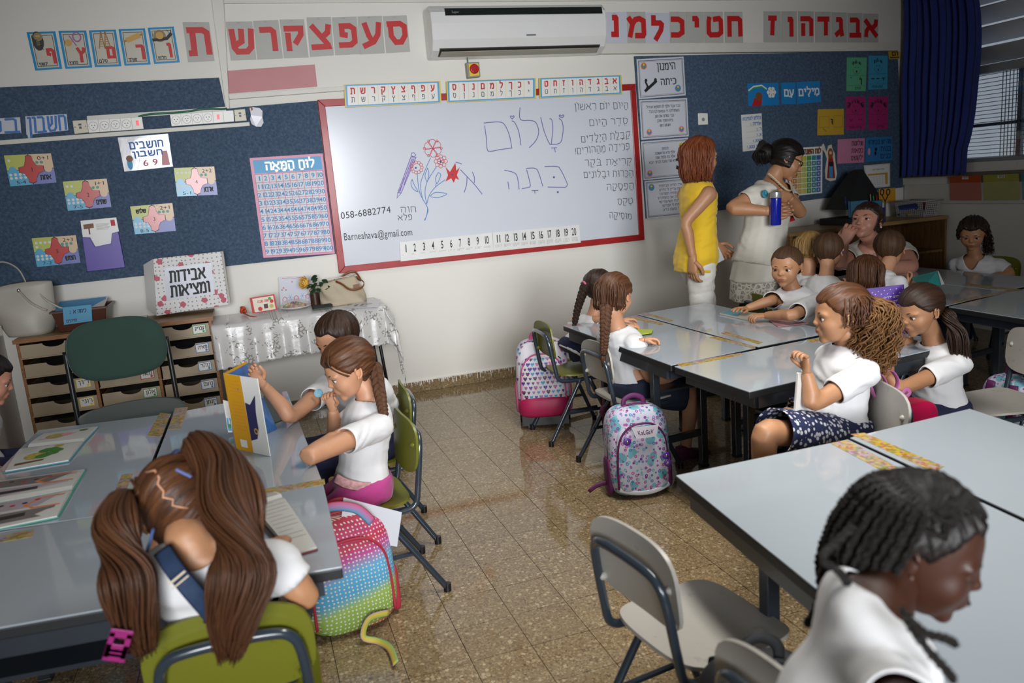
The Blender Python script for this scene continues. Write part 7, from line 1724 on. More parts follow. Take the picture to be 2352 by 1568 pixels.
def lost_box():
    yb = -.20; Q = wq((352, 594), (508, 577), (525, 699), (360, 725), y=yb)
    t = thing('cardboard_box', 'white dotted box with a large printed Hebrew sign standing on the cabinet', 'box', Q.P(.5, 0)); D = mat('dotted_gift_paper', '#d5d3d0', .5, var=0)
    _t = NT(D); v = _t.xz(); d = _t.voro(v, 38, rnd=.3, dim='2D'); d2 = _t.voro(v, 11, rnd=1, dim='2D'); nn = _t.noise(v, 70, 2)
    c = _t.mix(_t.math('LESS_THAN', d, .17), '#d8d6d4', '#84828a'); c = _t.mix(_t.math('LESS_THAN', _t.math('ADD', d2, _t.math('MULTIPLY', nn, .25)), .32), c, '#b8485c'); _t.base(c)
    q = MB(); Q.sheet(q, .012, 0); Q2 = Q
    q.prism([Q.P(0, 1, 0), Q.P(1, 1, 0), Q.P(1, 0, 0), Q.P(0, 0, 0)], [Q.P(.02, .98, -.12), Q.P(.98, .98, -.12), Q.P(.98, 0, -.12), Q.P(.02, 0, -.12)]); q.build('box_body', D, t, bevel=.003)
    q = MB(); q.prism([Q.P(0, 1, .012), Q.P(0, 0, .012), Q.P(-.15, .12, -.09), Q.P(-.17, .90, -.09)][::-1], [Q.P(0, 1, .008), Q.P(0, 0, .008), Q.P(-.15, .12, -.094), Q.P(-.17, .90, -.094)][::-1]); q.build('side_flap', WHT, t, bevel=.002)
    q = MB(); q.prism([Q.P(1.0, 1.0, .012), Q.P(1.03, 1.0, .006), Q.P(1.03, .0, .006), Q.P(1.0, 0, .012)], [Q.P(1, 1, .0), Q.P(1.03, 1, -.1), Q.P(1.03, .0, -.1), Q.P(1, .0, .0)]); q.build('lid_edge', mat('box_edge', '#bdbab2', .6), t)
    q = MB(); Q.rect(q, .15, .24, .83, .82, .0135); q.build('sign_sheet', LAMW, t); q = MB(); Q.heb(q, 'אבידות', .22, .56, .72, .74, .0125, .0142); Q.heb(q, 'ומציאות', .22, .30, .76, .48, .0125, .0142); q.build('sign_lettering', BLK, t)
lost_box()
# cloth-covered side table
TZ = .735
def side_table():
    c = [AZ(490, 722, TZ), AZ(858, 676, TZ), AZ(889, 703, TZ), AZ(486, 752, TZ)]
    x0, x1, yb, yf = -.835, c[2].x, -.03, -.47
    t = thing('side_table', 'folding side table with thin black legs under the lace-patterned cloth', 'table', ((x0 + x1) / 2, -.25, 0))
    q = MB(); q.box((x0, yf, TZ - .035), (x1, yb, TZ - .006)); q.build('tabletop', WHT, t, bevel=.004)
    for x in (x0 + .06, x1 - .07):
        for y in (yf + .05, yb - .03):
            q = MB(); q.tube([(x, y, TZ - .035), (x + (.05 if x > -.3 else -.02), y, 0)], .011, 8); q.build('leg', DARK, t, smooth=True)
    q = MB(); q.tube([(x0 + .06, yf + .05, .12), (x1 - .05, yf + .05, .12)], .009, 8); q.build('brace', DARK, t)
    q = MB(); q.tube([(x1 - .05, yf + .05, .5), (x1 - .04, yb - .03, .45)], .009, 8); q.build('brace', DARK, t)
    # the cloth
    C = mat('silver_embroidered_cloth', '#cfcdca', .45, var=0, sheen=.2); _t = NT(C); v = _t.coord(); d = _t.voro(_t.xz(), 44, 'DISTANCE_TO_EDGE', dim='2D'); n = _t.noise(_t.xz(1, 1), 13, 4, .7); m = _t.math('MULTIPLY', _t.math('GREATER_THAN', n, .55), _t.math('LESS_THAN', d, .16))
    _t.base(_t.mix(m, '#cfcdca', '#96938e')); _t.link(_t.ramp(m, [(0, '#909090'), (1, '#404040')]), _t.p.inputs['Roughness']); _t.bump(_t.math('ADD', _t.math('MULTIPLY', m, .8), _t.noise(v, 9, 4)), .6, .008)
    mb = MB(); nx, ny = 120, 44; ov = .30; ids = []
    for i in range(nx + 1):
        row = []
        u = i / nx; X = x0 - .02 + (x1 - x0 + .02 + .16) * u
        for j in range(ny + 1):
            w = j / ny; Y = yb + (yf - yb - ov) * w
            over = max(0, yf - Y); y = max(Y, yf) - .008 * (over > 0); z_ = TZ
            xo = max(0, X - x1); xo_l = max(0, x0 - X)
            xx = min(X, x1 + .0) + .05 * min(1, xo / .06)
            L = over * (.92 - .08 * math.sin(u * 3)); Lx = xo * 1.55
            fold = .014 * math.sin(u * 34 + 1.3 * math.sin(u * 11)) * min(1, over / .12) + .006 * math.sin(u * 71)* min(1, over / .12)
            z_ = TZ - L - Lx
            scal = .010 * abs(math.sin(u * PI * 26)) * (j == ny)
            if xo > 0: y = max(Y, yf - .03 - .05 * xo / .16) if over > 0 else y
            row.append(mb.vert((xx + .012 * math.sin(Y * 40) * (xo > 0), y - fold - .01 * min(1, over / .1) - (.03 * (over / ov) if over > 0 else 0), z_ + scal + .002 * mnoise.noise(V((X * 9, Y * 9, 0)))), (u, w)))
        ids.append(row)
    for i in range(nx):
        for j in range(ny): mb.face((ids[i][j], ids[i][j + 1], ids[i + 1][j + 1], ids[i + 1][j]))
    o = mb.build('tablecloth', C, None, smooth=True); o.modifiers.new('t', 'SOLIDIFY').thickness = .002
    tag(o, 'silvery white embroidered tablecloth with a scalloped hem draped over the side table', 'tablecloth')
    return x1
side_table()
TT = TZ + .004
def at_(px, py, dz=0): p = AZ(px, py, TT + dz); p.y = max(min(p.y, -.04), -.46); return p
# standing greeting card, drawing, flower and sweets
Q = wq((573, 684), (630, 675), (637, 711), (580, 720), y=-.30); t = thing('greeting_card', 'red bordered Hebrew greeting card standing on the tablecloth', 'card', Q.P(.5, 0)); q = MB(); Q.sheet(q, .002); q.build('card_sheet', RED, t); q = MB(); Q.rect(q, .1, .06, .94, .92, .0024, 0); Q.heb(q, 'שנה טובה', .28, .62, .72, .74, .003, .003, 1); Q.rect(q, .5, .2, .66, .48, .003, 2); Q.disc(q, .34, .22, .014, .003, 1); Q.disc(q, .8, .3, .013, .003, 3); Q.disc(q, .84, .6, .012, .003, 1); Q.disc(q, .78, .78, .010, .003, 4); q.build('print', [CREAM, RED, mat('dark_red_print', '#4a1416', .5), GOLD, GRN], t)
Q = wq((640, 637), (714, 634), (718, 690), (644, 702), y=-.06); t = thing('childs_drawing', 'sheet with a child drawing of three figures and hearts leaning on the wall', 'drawing', Q.P(.5, 0)); q = MB(); Q.sheet(q, .0015); q.build('sheet', LAMW, t); q = MB()
for x in (.15, .5, .86): Q.line(q, [(x + .06 * math.cos(a), .2 + .08 * math.sin(a)) for a in (2 * PI * k / 10 for k in range(11))], .002, .002, 0); Q.line(q, [(x - .07, .02), (x - .07, .24), (x, .3), (x + .07, .24), (x + .07, .02)], .002, .002, 0)
for x in (.32, .7):
    for a in range(3): Q.line(q, [(x - .08 * math.cos(a * 1.05), .25 - .11 * math.sin(a * 1.05)), (x + .08 * math.cos(a * 1.05), .25 + .11 * math.sin(a * 1.05))], .002, .002, 1)
for x, y in ((.08, .55), (.13, .62), (.2, .54), (.4, .82), (.75, .55), (.88, .5)): Q.disc(q, x, y, .005, .002, 0, 6)
Q.line(q, [(.1, .95), (.3, .97), (.5, .95), (.7, .97)], .003, .002, 0); q.build('print', [RED, LBL], t)
def rose():
    c = AY(697, 649, -.22); t = thing('rose', 'single yellow rose lying with its leaves against the beige handbag', 'flower', at_(735, 668)); PT = mat('rose_petal', '#d9ab4a', .55, var=.15, vscale=40); GL_ = mat('rose_leaf', '#1d3a1c', .5, var=.2)
    R0 = V((-.75, -.6, .25)).to_track_quat('Z', 'Y').to_matrix(); rp = random.Random(5)
    for k in range(26):
        a = k * 2.4; r = .004 + .0011 * k; q = MB(); rows = []
        for i in range(5):
            v = i / 4; rows.append([c + R0 @ V((math.cos(a + w) * r * (1 + .5 * v - .9 * (v - .7) * (v > .7)), math.sin(a + w) * r * (1 + .5 * v), -.022 + .048 * v * (1 - k / 60) - .012 * abs(w))) for w in (-.62, -.31, 0, .31, .62)])
        q.loft(rows, caps=False, closed=False); o = q.build('petal', PT, t, smooth=True); o.modifiers.new('t', 'SOLIDIFY').thickness = .0012
    q = MB(); q.tube([c + V((.01, .0, -.01)), AY(725, 655, -.2), AY(760, 660, -.17), AY(800, 672, -.15)], .0035, 6, smooth=4); q.build('stem', GL_, t, smooth=True)
    for k in range(15):
        b_ = AY(715 + rp.uniform(0, 38), 652 + rp.uniform(-12, 16), -.20 + rp.uniform(-.02, .02)); d = V((rp.uniform(-1, 1), rp.uniform(-.6, .2), rp.uniform(-.7, .8))).normalized(); w = d.orthogonal().normalized(); n = d.cross(w); q = MB(); L = .05
        q.loft([[b_ + d * L * u + w * s_ * .018 * math.sin(PI * u) * 1.0 + n * .006 * abs(s_) for s_ in (-1, 0, 1)] for u in (0.02, .25, .5, .75, .98)], caps=False, closed=False); o = q.build('leaf', GL_, t, smooth=True); o.modifiers.new('t', 'SOLIDIFY').thickness = .001
rose()
def plate():
    c = at_(678, 708); t = thing('plate', 'white plate heaped with wrapped sweets under cling film', 'plate', c); q = MB(); q.lathe([(0, 0), (.07, .0), (.105, .014), (.108, .016), (.104, .018), (.07, .006), (0, .005)], c, 28); q.build('dish', WHITEP, t, smooth=True)
    cols = [mat('sweet_' + n, h, .2, var=.1) for n, h in (('red', '#8f2418'), ('amber', '#b8861f'), ('yellow', '#c9b24a'), ('green', '#5f7a26'), ('dark', '#4a1d14'))]
    r_ = random.Random(2)
    for k in range(26):
        a = r_.uniform(0, 6.28); rr = .07 * math.sqrt(r_.random()); p = c + V((rr * math.cos(a), rr * math.sin(a), .018 + .028 * (1 - rr / .07))); q = MB(); q.ell(p, (r_.uniform(.010, .016), r_.uniform(.008, .013), r_.uniform(.007, .011)), 8, 6, 0, Matrix.Rotation(r_.uniform(0, 3), 3, 'Z')); q.build('sweet', cols[k % 5], t, smooth=True)
    q = MB(); q.lathe([(.104, .016), (.095, .03), (.07, .05), (.04, .062), (0, .066)], c, 24); q.build('cling_film', mat('cling_film', '#ffffff', .12, var=0, alpha=.16), t, smooth=True)
plate()
q = MB(); a, b_ = at_(718, 707, .014), at_(762, 701, .014); d = (b_ - a) / 2; n = V((-d.y, d.x, 0)).normalized(); q.obox((a + b_) / 2, d, n * .026, V((0, 0, .012))); q.obox((a + b_) / 2 - V((0, 0, .009)), d * 1.0, n * .027, V((0, 0, .004)), 1); tag(q.build('board_eraser', [mat('eraser_felt', '#2a2b28', .9), mat('eraser_green', '#4a5a48', .7)], bevel=.003), 'dark felt board eraser lying beside the beige handbag', 'eraser')
def coral():
    c = at_(560, 722); t = thing('flower_sprig', 'small orange flower sprig lying at the left end of the tablecloth', 'flower', c); m = mat('orange_petal', '#b8401a', .5, var=.2)
    q = MB(); q.tube([c + V((.0, 0, .01)), at_(575, 726, .012), at_(590, 727, .008)], [.006, .004, .002], 6, smooth=3); q.build('stem', m, t, smooth=True)
    for k in range(6):
        a = k; q = MB(); p = c + V((.012 * math.cos(a), .01 * math.sin(a), .02 + .012 * (k % 3))); q.ell(p, (.011, .006, .013), 8, 6, 0, Matrix.Rotation(a, 3, 'Y')); q.build('petal', m, t, smooth=True)
coral()
flatsheet('sheet', [(812, 697), (874, 688), (870, 705), (790, 709)], TT, .003, LAMW, 'white printed papers at the right end of the tablecloth', 'papers', lambda Q, q: (Q.rect(q, .2, .3, .3, .6, .0036), Q.rect(q, .4, .3, .48, .6, .0036), Q.line(q, [(.55, .5), (.65, .6), (.75, .5), (.65, .4), (.55, .5)], .004, .0036)), [SCREEN], root='paper_stack')
def beige_bag():
    c = AY(792, 690, -.20); c.z = TT; t = thing('handbag', 'beige canvas handbag with brown leather handles on the tablecloth', 'bag', c); q = MB(); rings_ = []
    for k in range(15):
        u = k / 14; w = .165 - .045 * u - .02 * (1 - u) ** 3; d = .085 * (1 - .75 * u ** 1.3) + .006; lean = -.03 * u
        rings_.append([c + V((w * math.copysign(abs(math.cos(a)) ** .75, math.cos(a)) + lean + .008 * math.sin(5 * a + 6 * u), d * math.sin(a) + .010 * math.sin(3 * a + 8 * u) * (1 - u), .165 * u + .02 * u * math.cos(a) * 1)) for a in (2 * PI * j / 44 for j in range(44))])
    q.loft(rings_); q.build('bag_body', CANV, t, smooth=True)
    for s, dy in ((1, -.075), (-1, .05)):
        q = MB(); tp = c + V((-.02, dy * .5, .165)); q.tube([tp + V((-.03, dy * .3, -.005)), tp + V((.0, dy * .8, -.02)), tp + V((.05, dy * 1.3, -.08 * (s > 0) + .02)), tp + V((.12, dy * 1.2, -.09 * (s > 0) + .03)), tp + V((.15, dy * .6, -.03)), tp + V((.11, dy * .1, .01))], [(.003, .008)] * 6, 8, smooth=6); q.build('handle', TANL, t, smooth=True)
    q = MB(); q.tube([c + V((-.12, .0, .17)), c + V((-.0, .0, .178)), c + V((.1, .0, .18))], .003, 6); q.build('zip', CHR, t)
    q = MB(); q.obox(c + V((.08, -.072, .115)), V((.02, 0, .002)), V((0, .002, 0)), V((0, .0, .012))); q.build('leather_tag', TANL, t)
beige_bag()
def mug():
    c = AY(724, 688, -.16); c.z = TT; t = thing('gift_tin', 'small dark printed tin behind the handbag, brown bow on top', 'tin', c); q = MB(); q.lathe([(0, 0), (.032, 0), (.032, .09), (.028, .095), (0, .095)], c, 20); q.build('tin_body', mat('brown_tin_print', '#3a2217', .35, var=.4, vscale=30), t, smooth=True, angle=.6)
    q = MB(); q.tube([c + V((-.02, -.02, .095)), c + V((-.03, -.03, .115)), c + V((0, -.02, .125)), c + V((.02, -.02, .10))], [(.002, .006)] * 4, 6, smooth=4); q.build('bow', TANL, t, smooth=True)
mug()

# ================================================================ books and papers on the desks
DZ = .6415
def openbook(name, label, near, far, cover, pagedraw, th=.010, z=DZ, pm=None):
    # near / far pages: TL TR BR BL pixel corners on the desk
    N_ = [AZ(x, y, z) for x, y in near]; F_ = [AZ(x, y, z) for x, y in far]
    t = thing(name, label, 'book', (N_[0] + N_[1]) / 2)
    for P_, nm in ((N_, 'page_block'), (F_, 'page_block')):
        q = MB(); ctr = sum(P_, V()) / 4; C_ = [ctr + (p - ctr) * 1.04 for p in P_]; q.prism([p + V((0, 0, .003)) for p in C_], [p for p in C_]); q.build('cover', cover, t, bevel=.001)
        q = MB(); n = 10
        rows = []
        for i in range(n + 1):
            u = i / n; a = P_[0].lerp(P_[3], u); b = P_[1].lerp(P_[2], u); w = u if P_ is N_ else 1 - u
            h = .0032 + th * (1 - (w - .25) ** 2 * 1.2) * (1 if w > .08 else .55)
            rows.append([a + V((0, 0, .003)), a + V((0, 0, h)), a.lerp(b, .5) + V((0, 0, h)), b + V((0, 0, h)), b + V((0, 0, .003))])
        q.loft(rows, caps=True, closed=True); q.build('page_block', mat('book_pages', '#c9c8c2', .55, var=.02), t, smooth=False)
        Q = Quad(*[p + V((0, 0, .0032 + th * 1.0 + .0012)) for p in P_], nrm=(0, 0, 1)); q = MB(); pagedraw(Q, q, P_ is N_)
        # lay the print on the curved page
        def lay(p):
            a = (p - P_[0]).dot((P_[3] - P_[0])) / (P_[3] - P_[0]).length_squared; w = a if P_ is N_ else 1 - a; p.z = z + .0032 + th * (1 - (w - .25) ** 2 * 1.2) * (1 if w > .08 else .55) + .0009; return p
        q.v = [tuple(lay(V(p))) for p in q.v]
        if q.f: q.build('page_print', pm or [BLK], t)
    return t
GRNP = mat('page_green', '#3f7a2c', .6, var=.3, vscale=60); YELP = mat('page_ochre', '#b0a04a', .6, var=.3, vscale=70); BRNP = mat('page_brown', '#6b4a28', .6, var=.1)
def pd1(Q, q, near):
    if near:
        for k in range(9): Q.disc(q, .48 + .05 * (k % 5), .62 - .2 * (k // 5) + .05 * math.sin(k), .022, .0, 0, 12)
        Q.disc(q, .36, .42, .035, .0002, 1, 14); Q.shape(q, [(.1, .12), (.55, .18), (.55, .24), (.1, .2)], .0001, 2); Q.disc(q, .66, .82, .016, .0001, 1)
        for k in range(4): Q.line(q, [(.08, .85 - .07 * k), (.3, .87 - .07 * k)], .0012, 0, 3)
    else:
        Q.disc(q, .36, .5, .035, 0, 1, 14); Q.disc(q, .8, .78, .016, 0, 0); Q.disc(q, .55, .55, .02, 0, 4); Q.line(q, [(.1, .3), (.4, .4), (.7, .6)], .003, 0, 3)
openbook('picture_book', 'open picture book with green bushes, the farther of the two on the left desk', [(50, 1034), (191, 1018), (158, 1060), (13, 1085)], [(103, 998), (225, 982), (192, 1017), (65, 1030)], mat('teal_cover', '#2e8ca0', .4), pd1, pm=[GRNP, YELP, BRNP, GRYI, PNK])
GP = mat('page_grey', '#6f6866', .6, var=.2); DP = mat('page_dark', '#2e2829', .6, var=.2)
def pd2(Q, q, near):
    Q.shape(q, [(0, .1), (.9, .1), (.92, .4), (0, .45)], 0, 0 if near else 3); Q.shape(q, [(0, .55), (.7, .5), (.9, .85), (0, .9)], .0001, 3 if near else 0)
    Q.shape(q, [(.05, .2), (.6, .22), (.6, .34), (.05, .32)], .0003, 1)
    Q.line(q, [(.95, .8), (.7, .8), (.55, .6), (.66, .45), (.95, .42)], .008, .0004, 2)
    for k in range(5): Q.disc(q, .15 + .13 * k, .72 + .05 * math.sin(k * 2), .008, .0004, 1 if k % 2 else 4, 8)
openbook('picture_book', 'open picture book with grey and orange artwork, nearest the front edge of the left desk', [(-52, 1172), (166, 1130), (132, 1189), (-78, 1232)], [(-30, 1112), (195, 1081), (166, 1128), (-50, 1166)], mat('sea_green_cover', '#2f9a86', .4), pd2, pm=[GP, DP, ORG, mat('page_lilac', '#a79aa2', .6), RED])
# book with a dark red cover before the long-haired girl
def pd3(Q, q, near):
    for k in range(11): Q.line(q, [(.1, .9 - .07 * k), (.9 if k % 4 else .6, .9 - .07 * k)], .0011, 0, 0)
openbook('chapter_book', 'open chapter book with a dark red cover beside the long-haired girl', [(578, 1172), (650, 1150), (728, 1262), (672, 1278)], [(560, 1150), (626, 1136), (650, 1150), (578, 1172)], mat('dark_red_cover', '#6b1a22', .4), pd3, th=.016, pm=[GRYI])
# standing yellow book
def ybook():
    bl_, br_ = AZ(545, 1030, DZ), AZ(622, 1047, DZ); tl = AY(515, 857, bl_.y + .01); tr = br_ + (tl - bl_) * .99
    n = (br_ - bl_).cross(tl - bl_).normalized()
    if n.y > 0: n = -n
    t = thing('picture_book', 'tall yellow and white picture book standing half open, held by the dark-haired boy', 'book', bl_); Q = Quad(tl, tr, br_, bl_, n)
    q = MB(); Q.sheet(q, .003); q.build('front_cover', WHT, t); q = MB(); Q.shape(q, [(0, 0), (.52, 0), (.50, 1), (0, 1)], .0034, 0); q.build('yellow_panel', mat('egg_yellow', '#d69c14', .35), t)
    q = MB(); Q.shape(q, [(.52, .16), (.72, .2), (.80, .34), (.80, .55), (.86, .78), (.66, .64), (.52, .66)], .0038, 0); Q.disc(q, .72, .3, .011, .0042, 1); Q.disc(q, .72, .3, .006, .0045, 0, 8)
    for k in range(14): Q.line(q, [(.10 + .02 * (k % 3), .92 - .045 * k - .05 * (k > 4)), (.44, .92 - .045 * k - .05 * (k > 4))], .0014, .0038, 2)
    Q.rect(q, .18, .05, .38, .15, .004, 3); q.build('print', [mat('ink_navy', '#2b2a5c', .4), GOLD, ORG, WHT], t)
    tb = AY(567, 829, bl_.y + .17); bb = V((tb.x, tb.y, DZ)) + (bl_ - tl) * V((1, 0, 0)).x * 0; bb = V((tb.x + (bl_.x - tl.x), tb.y, DZ))
    q = MB(); q.prism([tl, tb, bb, bl_], [p + V((-.003, 0, 0)) for p in (tl, tb, bb, bl_)]); q.build('back_cover', mat('egg_yellow', '#d69c14', .35), t)
    q = MB(); ins = lambda a, b, k: a + (b - a) * k
    q.prism([ins(tl, tb, .04) + V((.004, 0, -.008)), ins(tl, tb, .95) + V((.006, 0, -.008)), ins(bl_, bb, .95) + V((.006, 0, .008)), ins(bl_, bb, .04) + V((.004, 0, .008))], [ins(tl, tb, .04) + V((.001, 0, -.008)), ins(tl, tb, .95) + V((.001, 0, -.008)), ins(bl_, bb, .95) + V((.001, 0, .008)), ins(bl_, bb, .04) + V((.001, 0, .008))]); q.build('inner_page', mat('page_blue', '#3c6fae', .4, var=.3, vscale=20), t)
    q = MB(); e = br_ + V((.03, .03, 0)); f = tr + V((.03, .05, -.02)); e2 = AZ(637, 985, DZ); q.prism([f + V((-.1, .03, -.02)), AY(606, 915, e2.y), e2, AZ(604, 1000, DZ)], [p + V((0, .002, 0)) for p in (f + V((-.1, .03, -.02)), AY(606, 915, e2.y), e2, AZ(604, 1000, DZ))]); q.build('inner_page', mat('page_blue', '#3c6fae', .4), t)
ybook()
def pgreen(Q, q): 
    r_ = random.Random(3)
    for k in range(16): Q.disc(q, r_.uniform(.1, .9), r_.uniform(.1, .9), .012, .0022, k % 3, 8)
flatsheet('cover', [(606, 905), (632, 900), (650, 965), (618, 978)], DZ, .004, mat('dark_green_cover', '#33402c', .4), 'dark green booklet lying behind the yellow book', 'book', pgreen, [YELP, GRNP, CREAM], root='booklet')
def lift_sheet(): pass
Q = Quad(AY(512, 918, -2.62), AY(528, 922, -2.62), AY(534, 992, -2.66), AY(524, 992, -2.66)); t = thing('booklet', 'thin white and light blue booklet standing behind the yellow book', 'book', Q.P(.5, 0)); q = MB(); Q.sheet(q, .003); q.build('cover', WHT, t); q = MB(); Q.rect(q, .1, .05, .9, .45, .0034, 0); Q.disc(q, .5, .2, .008, .004, 1); q.build('print', [SKYB, GRN], t)
# middle group
flatsheet('cover', [(1653, 722), (1676, 714), (1740, 722), (1728, 738)], DZ, .008, mat('cream_booklet', '#bdb9ac', .4), 'small open booklet under the hands of the boy facing the room', 'book', lambda Q, q: (Q.rect(q, .04, .45, .96, .98, .009, 0),), [mat('aqua_cover', '#5f9cae', .4)], root='booklet')
flatsheet('cover', [(1766, 736), (1806, 732), (1857, 743), (1786, 751)], DZ, .004, mat('rose_brown_cover', '#a8757a', .4), 'thin booklet with a pinkish cover beside the boy facing the room', 'book', pgreen, [CREAM, PNK, GRNP], root='booklet')
flatsheet('cover', [(1455, 757), (1500, 757), (1497, 765), (1458, 771)], DZ + .006, .003, mat('lime_card', '#a9b83a', .5), 'lime green card held by the girl with the long braid', 'card', root='paper_card')
# purple book, teal book, white book
Q = Quad(AY(1975, 664, -2.92), AY(2074, 653, -3.0), AY(2076, 775, -3.0), AY(1980, 788, -2.92)); t = thing('picture_book', 'large purple picture book with golden swirls held before the ponytail girl', 'book', Q.P(.5, 0)); q = MB(); Q.sheet(q, .006); PB = mat('purple_cover', '#4d2f86', .3, var=.3, vscale=12); q.build('cover', PB, t); q = MB()
for k in range(6): Q.heb(q, 'שלום ילדים', .52, .78 - .085 * k, .92, .81 - .085 * k, .0022, .0066, 0)
for k in range(7): Q.line(q, [(.60 + .05 * math.sin(k), .06 + .05 * k), (.72, .1 + .05 * k), (.84, .08 + .06 * k), (.80 - .02 * k, .16 + .05 * k)], .006, .0064, 1)
for k in range(14): Q.disc(q, .05 + .07 * k, .9 + .04 * math.sin(k * 3), .0025, .0066, 0, 6)
q.build('print', [mat('pale_lilac', '#b9a8cf', .4), mat('gold_swirl', '#a8742a', .4)], t)
Q = Quad(AX(2092, 638, 2.98), AX(2153, 622, 2.98), AX(2162, 655, 2.9), AX(2120, 662, 2.86), nrm=(-.5, -.7, .5)); t = thing('picture_book', 'teal book tilted up by the boy leaning over the far desk', 'book', Q.P(.5, 0)); q = MB(); Q.sheet(q, .004); q.build('cover', mat('teal_book', '#2b8a86', .35), t)
q = MB(); a = Q.c[1]; q.loft([[Q.c[1], Q.c[1] + V((.03, .02, -.01)), Q.c[1] + V((.05, .04, -.03))], [Q.c[2], Q.c[2] + V((.04, .02, 0)), Q.c[2] + V((.06, .04, -.01))]], caps=False, closed=False); o = q.build('page_block', MATS['book_pages'], t); o.modifiers.new('t', 'SOLIDIFY').thickness = .002
Q = Quad(AY(1829, 855, -3.50), AY(1846, 848, -3.42), AY(1862, 965, -3.42), AY(1820, 968, -3.50)); t = thing('picture_book', 'white book standing on the lap of the curly-haired girl', 'book', Q.P(.5, 0)); q = MB(); Q.sheet(q, .012); q.build('cover', WHT, t, bevel=.002); q = MB(); Q.line(q, [(.3, .06), (.5, .1), (.7, .05), (.85, .12)], .004, .0126, 0); Q.disc(q, .15, .7, .003, .0126, 1); q.build('print', [mat('teal_scrawl', '#2f7a80', .5), RED], t)
# paper held by the woman in yellow, blue bottle and red folder of the woman in white
Q = Quad(AY(1637, 560, -1.13), AY(1645, 556, -1.13), AY(1664, 596, -1.16), AY(1634, 612, -1.16)); q = MB(); Q.sheet(q, .001); tag(q.build('paper_sheet', mat('sheet_white', '#cdd0d8', .2)), 'white sheet hanging from the hand of the woman in yellow', 'paper')
def bottle():
    a, b_ = AY(1781, 517, -1.475), AY(1782, 440, -1.475); d = (b_ - a); L = d.length; R = d.to_track_quat('Z', 'Y').to_matrix()
    t = thing('water_bottle', 'tall cobalt blue bottle with a silver cap held by the woman in white', 'bottle', a); q = MB(); q.lathe([(0, 0), (.030, 0), (.034, .006), (.034, L * .80), (.030, L * .82), (0, L * .82)], a, 24, 0, R); q.build('bottle_body', mat('cobalt_plastic', '#0e1f9a', .2, var=.05, coat=.5), t, smooth=True, angle=.6)
    q = MB(); q.lathe([(0, L * .82), (.033, L * .82), (.034, L * .84), (.034, L * .98), (.030, L), (0, L)], a, 24, 0, R); q.build('cap', mat('silver_cap', '#b8b8b8', .3, metal=.6), t, smooth=True, angle=.6)
bottle()
Q = wq((1800, 478), (1816, 486), (1826, 506), (1812, 510), y=-1.16); q = MB(); Q.sheet(q, .004); tag(q.build('folder', RED), 'red folder corner tucked behind the elbow of the woman in white', 'folder')

# ================================================================ low bookshelf, basket and organiser
SHW_ = mat('shelf_wood', '#7d5a33', .5, var=0); _t = NT(SHW_); _w = _t.noise(_t.coord((30, 30, 3)), 2, 4); _t.base(_t.ramp(_w, [(.3, '#6b4a28'), (.7, '#8f6a3e')]))
def shelf():
    x0, x1, yf, yb, zt = 3.36, 4.905, -.50, -.03, .905
    t = thing('bookshelf', 'low wooden bookshelf under the felt board in the right corner', 'shelf', ((x0 + x1) / 2, -.26, 0)); L = []
    q = MB(); q.box((x0 - .01, yf - .01, zt - .028), (x1 + .005, yb, zt)); q.build('shelf_top', PINE, t, bevel=.002)
    for x in (x0, (x0 + x1) / 2 - .01, x1 - .02): q = MB(); q.box((x, yf, 0), (x + .02, yb, zt - .03)); q.build('side_panel', SHW_, t, bevel=.001)
    for z in (.05, .33, .62):
        for a, b_ in ((x0 + .021, (x0 + x1) / 2 - .011), ((x0 + x1) / 2 + .011, x1 - .021)): q = MB(); q.box((a, yf + .02, z - .009), (b_, yb - .012, z + .009)); q.build('shelf_board', SHW_, t)
    q = MB(); q.box((x0 + .021, yb - .01, .02), (x1 - .021, yb - .004, zt - .03)); q.build('back_panel', SHW_, t)
    return zt
SZ = shelf() + .001
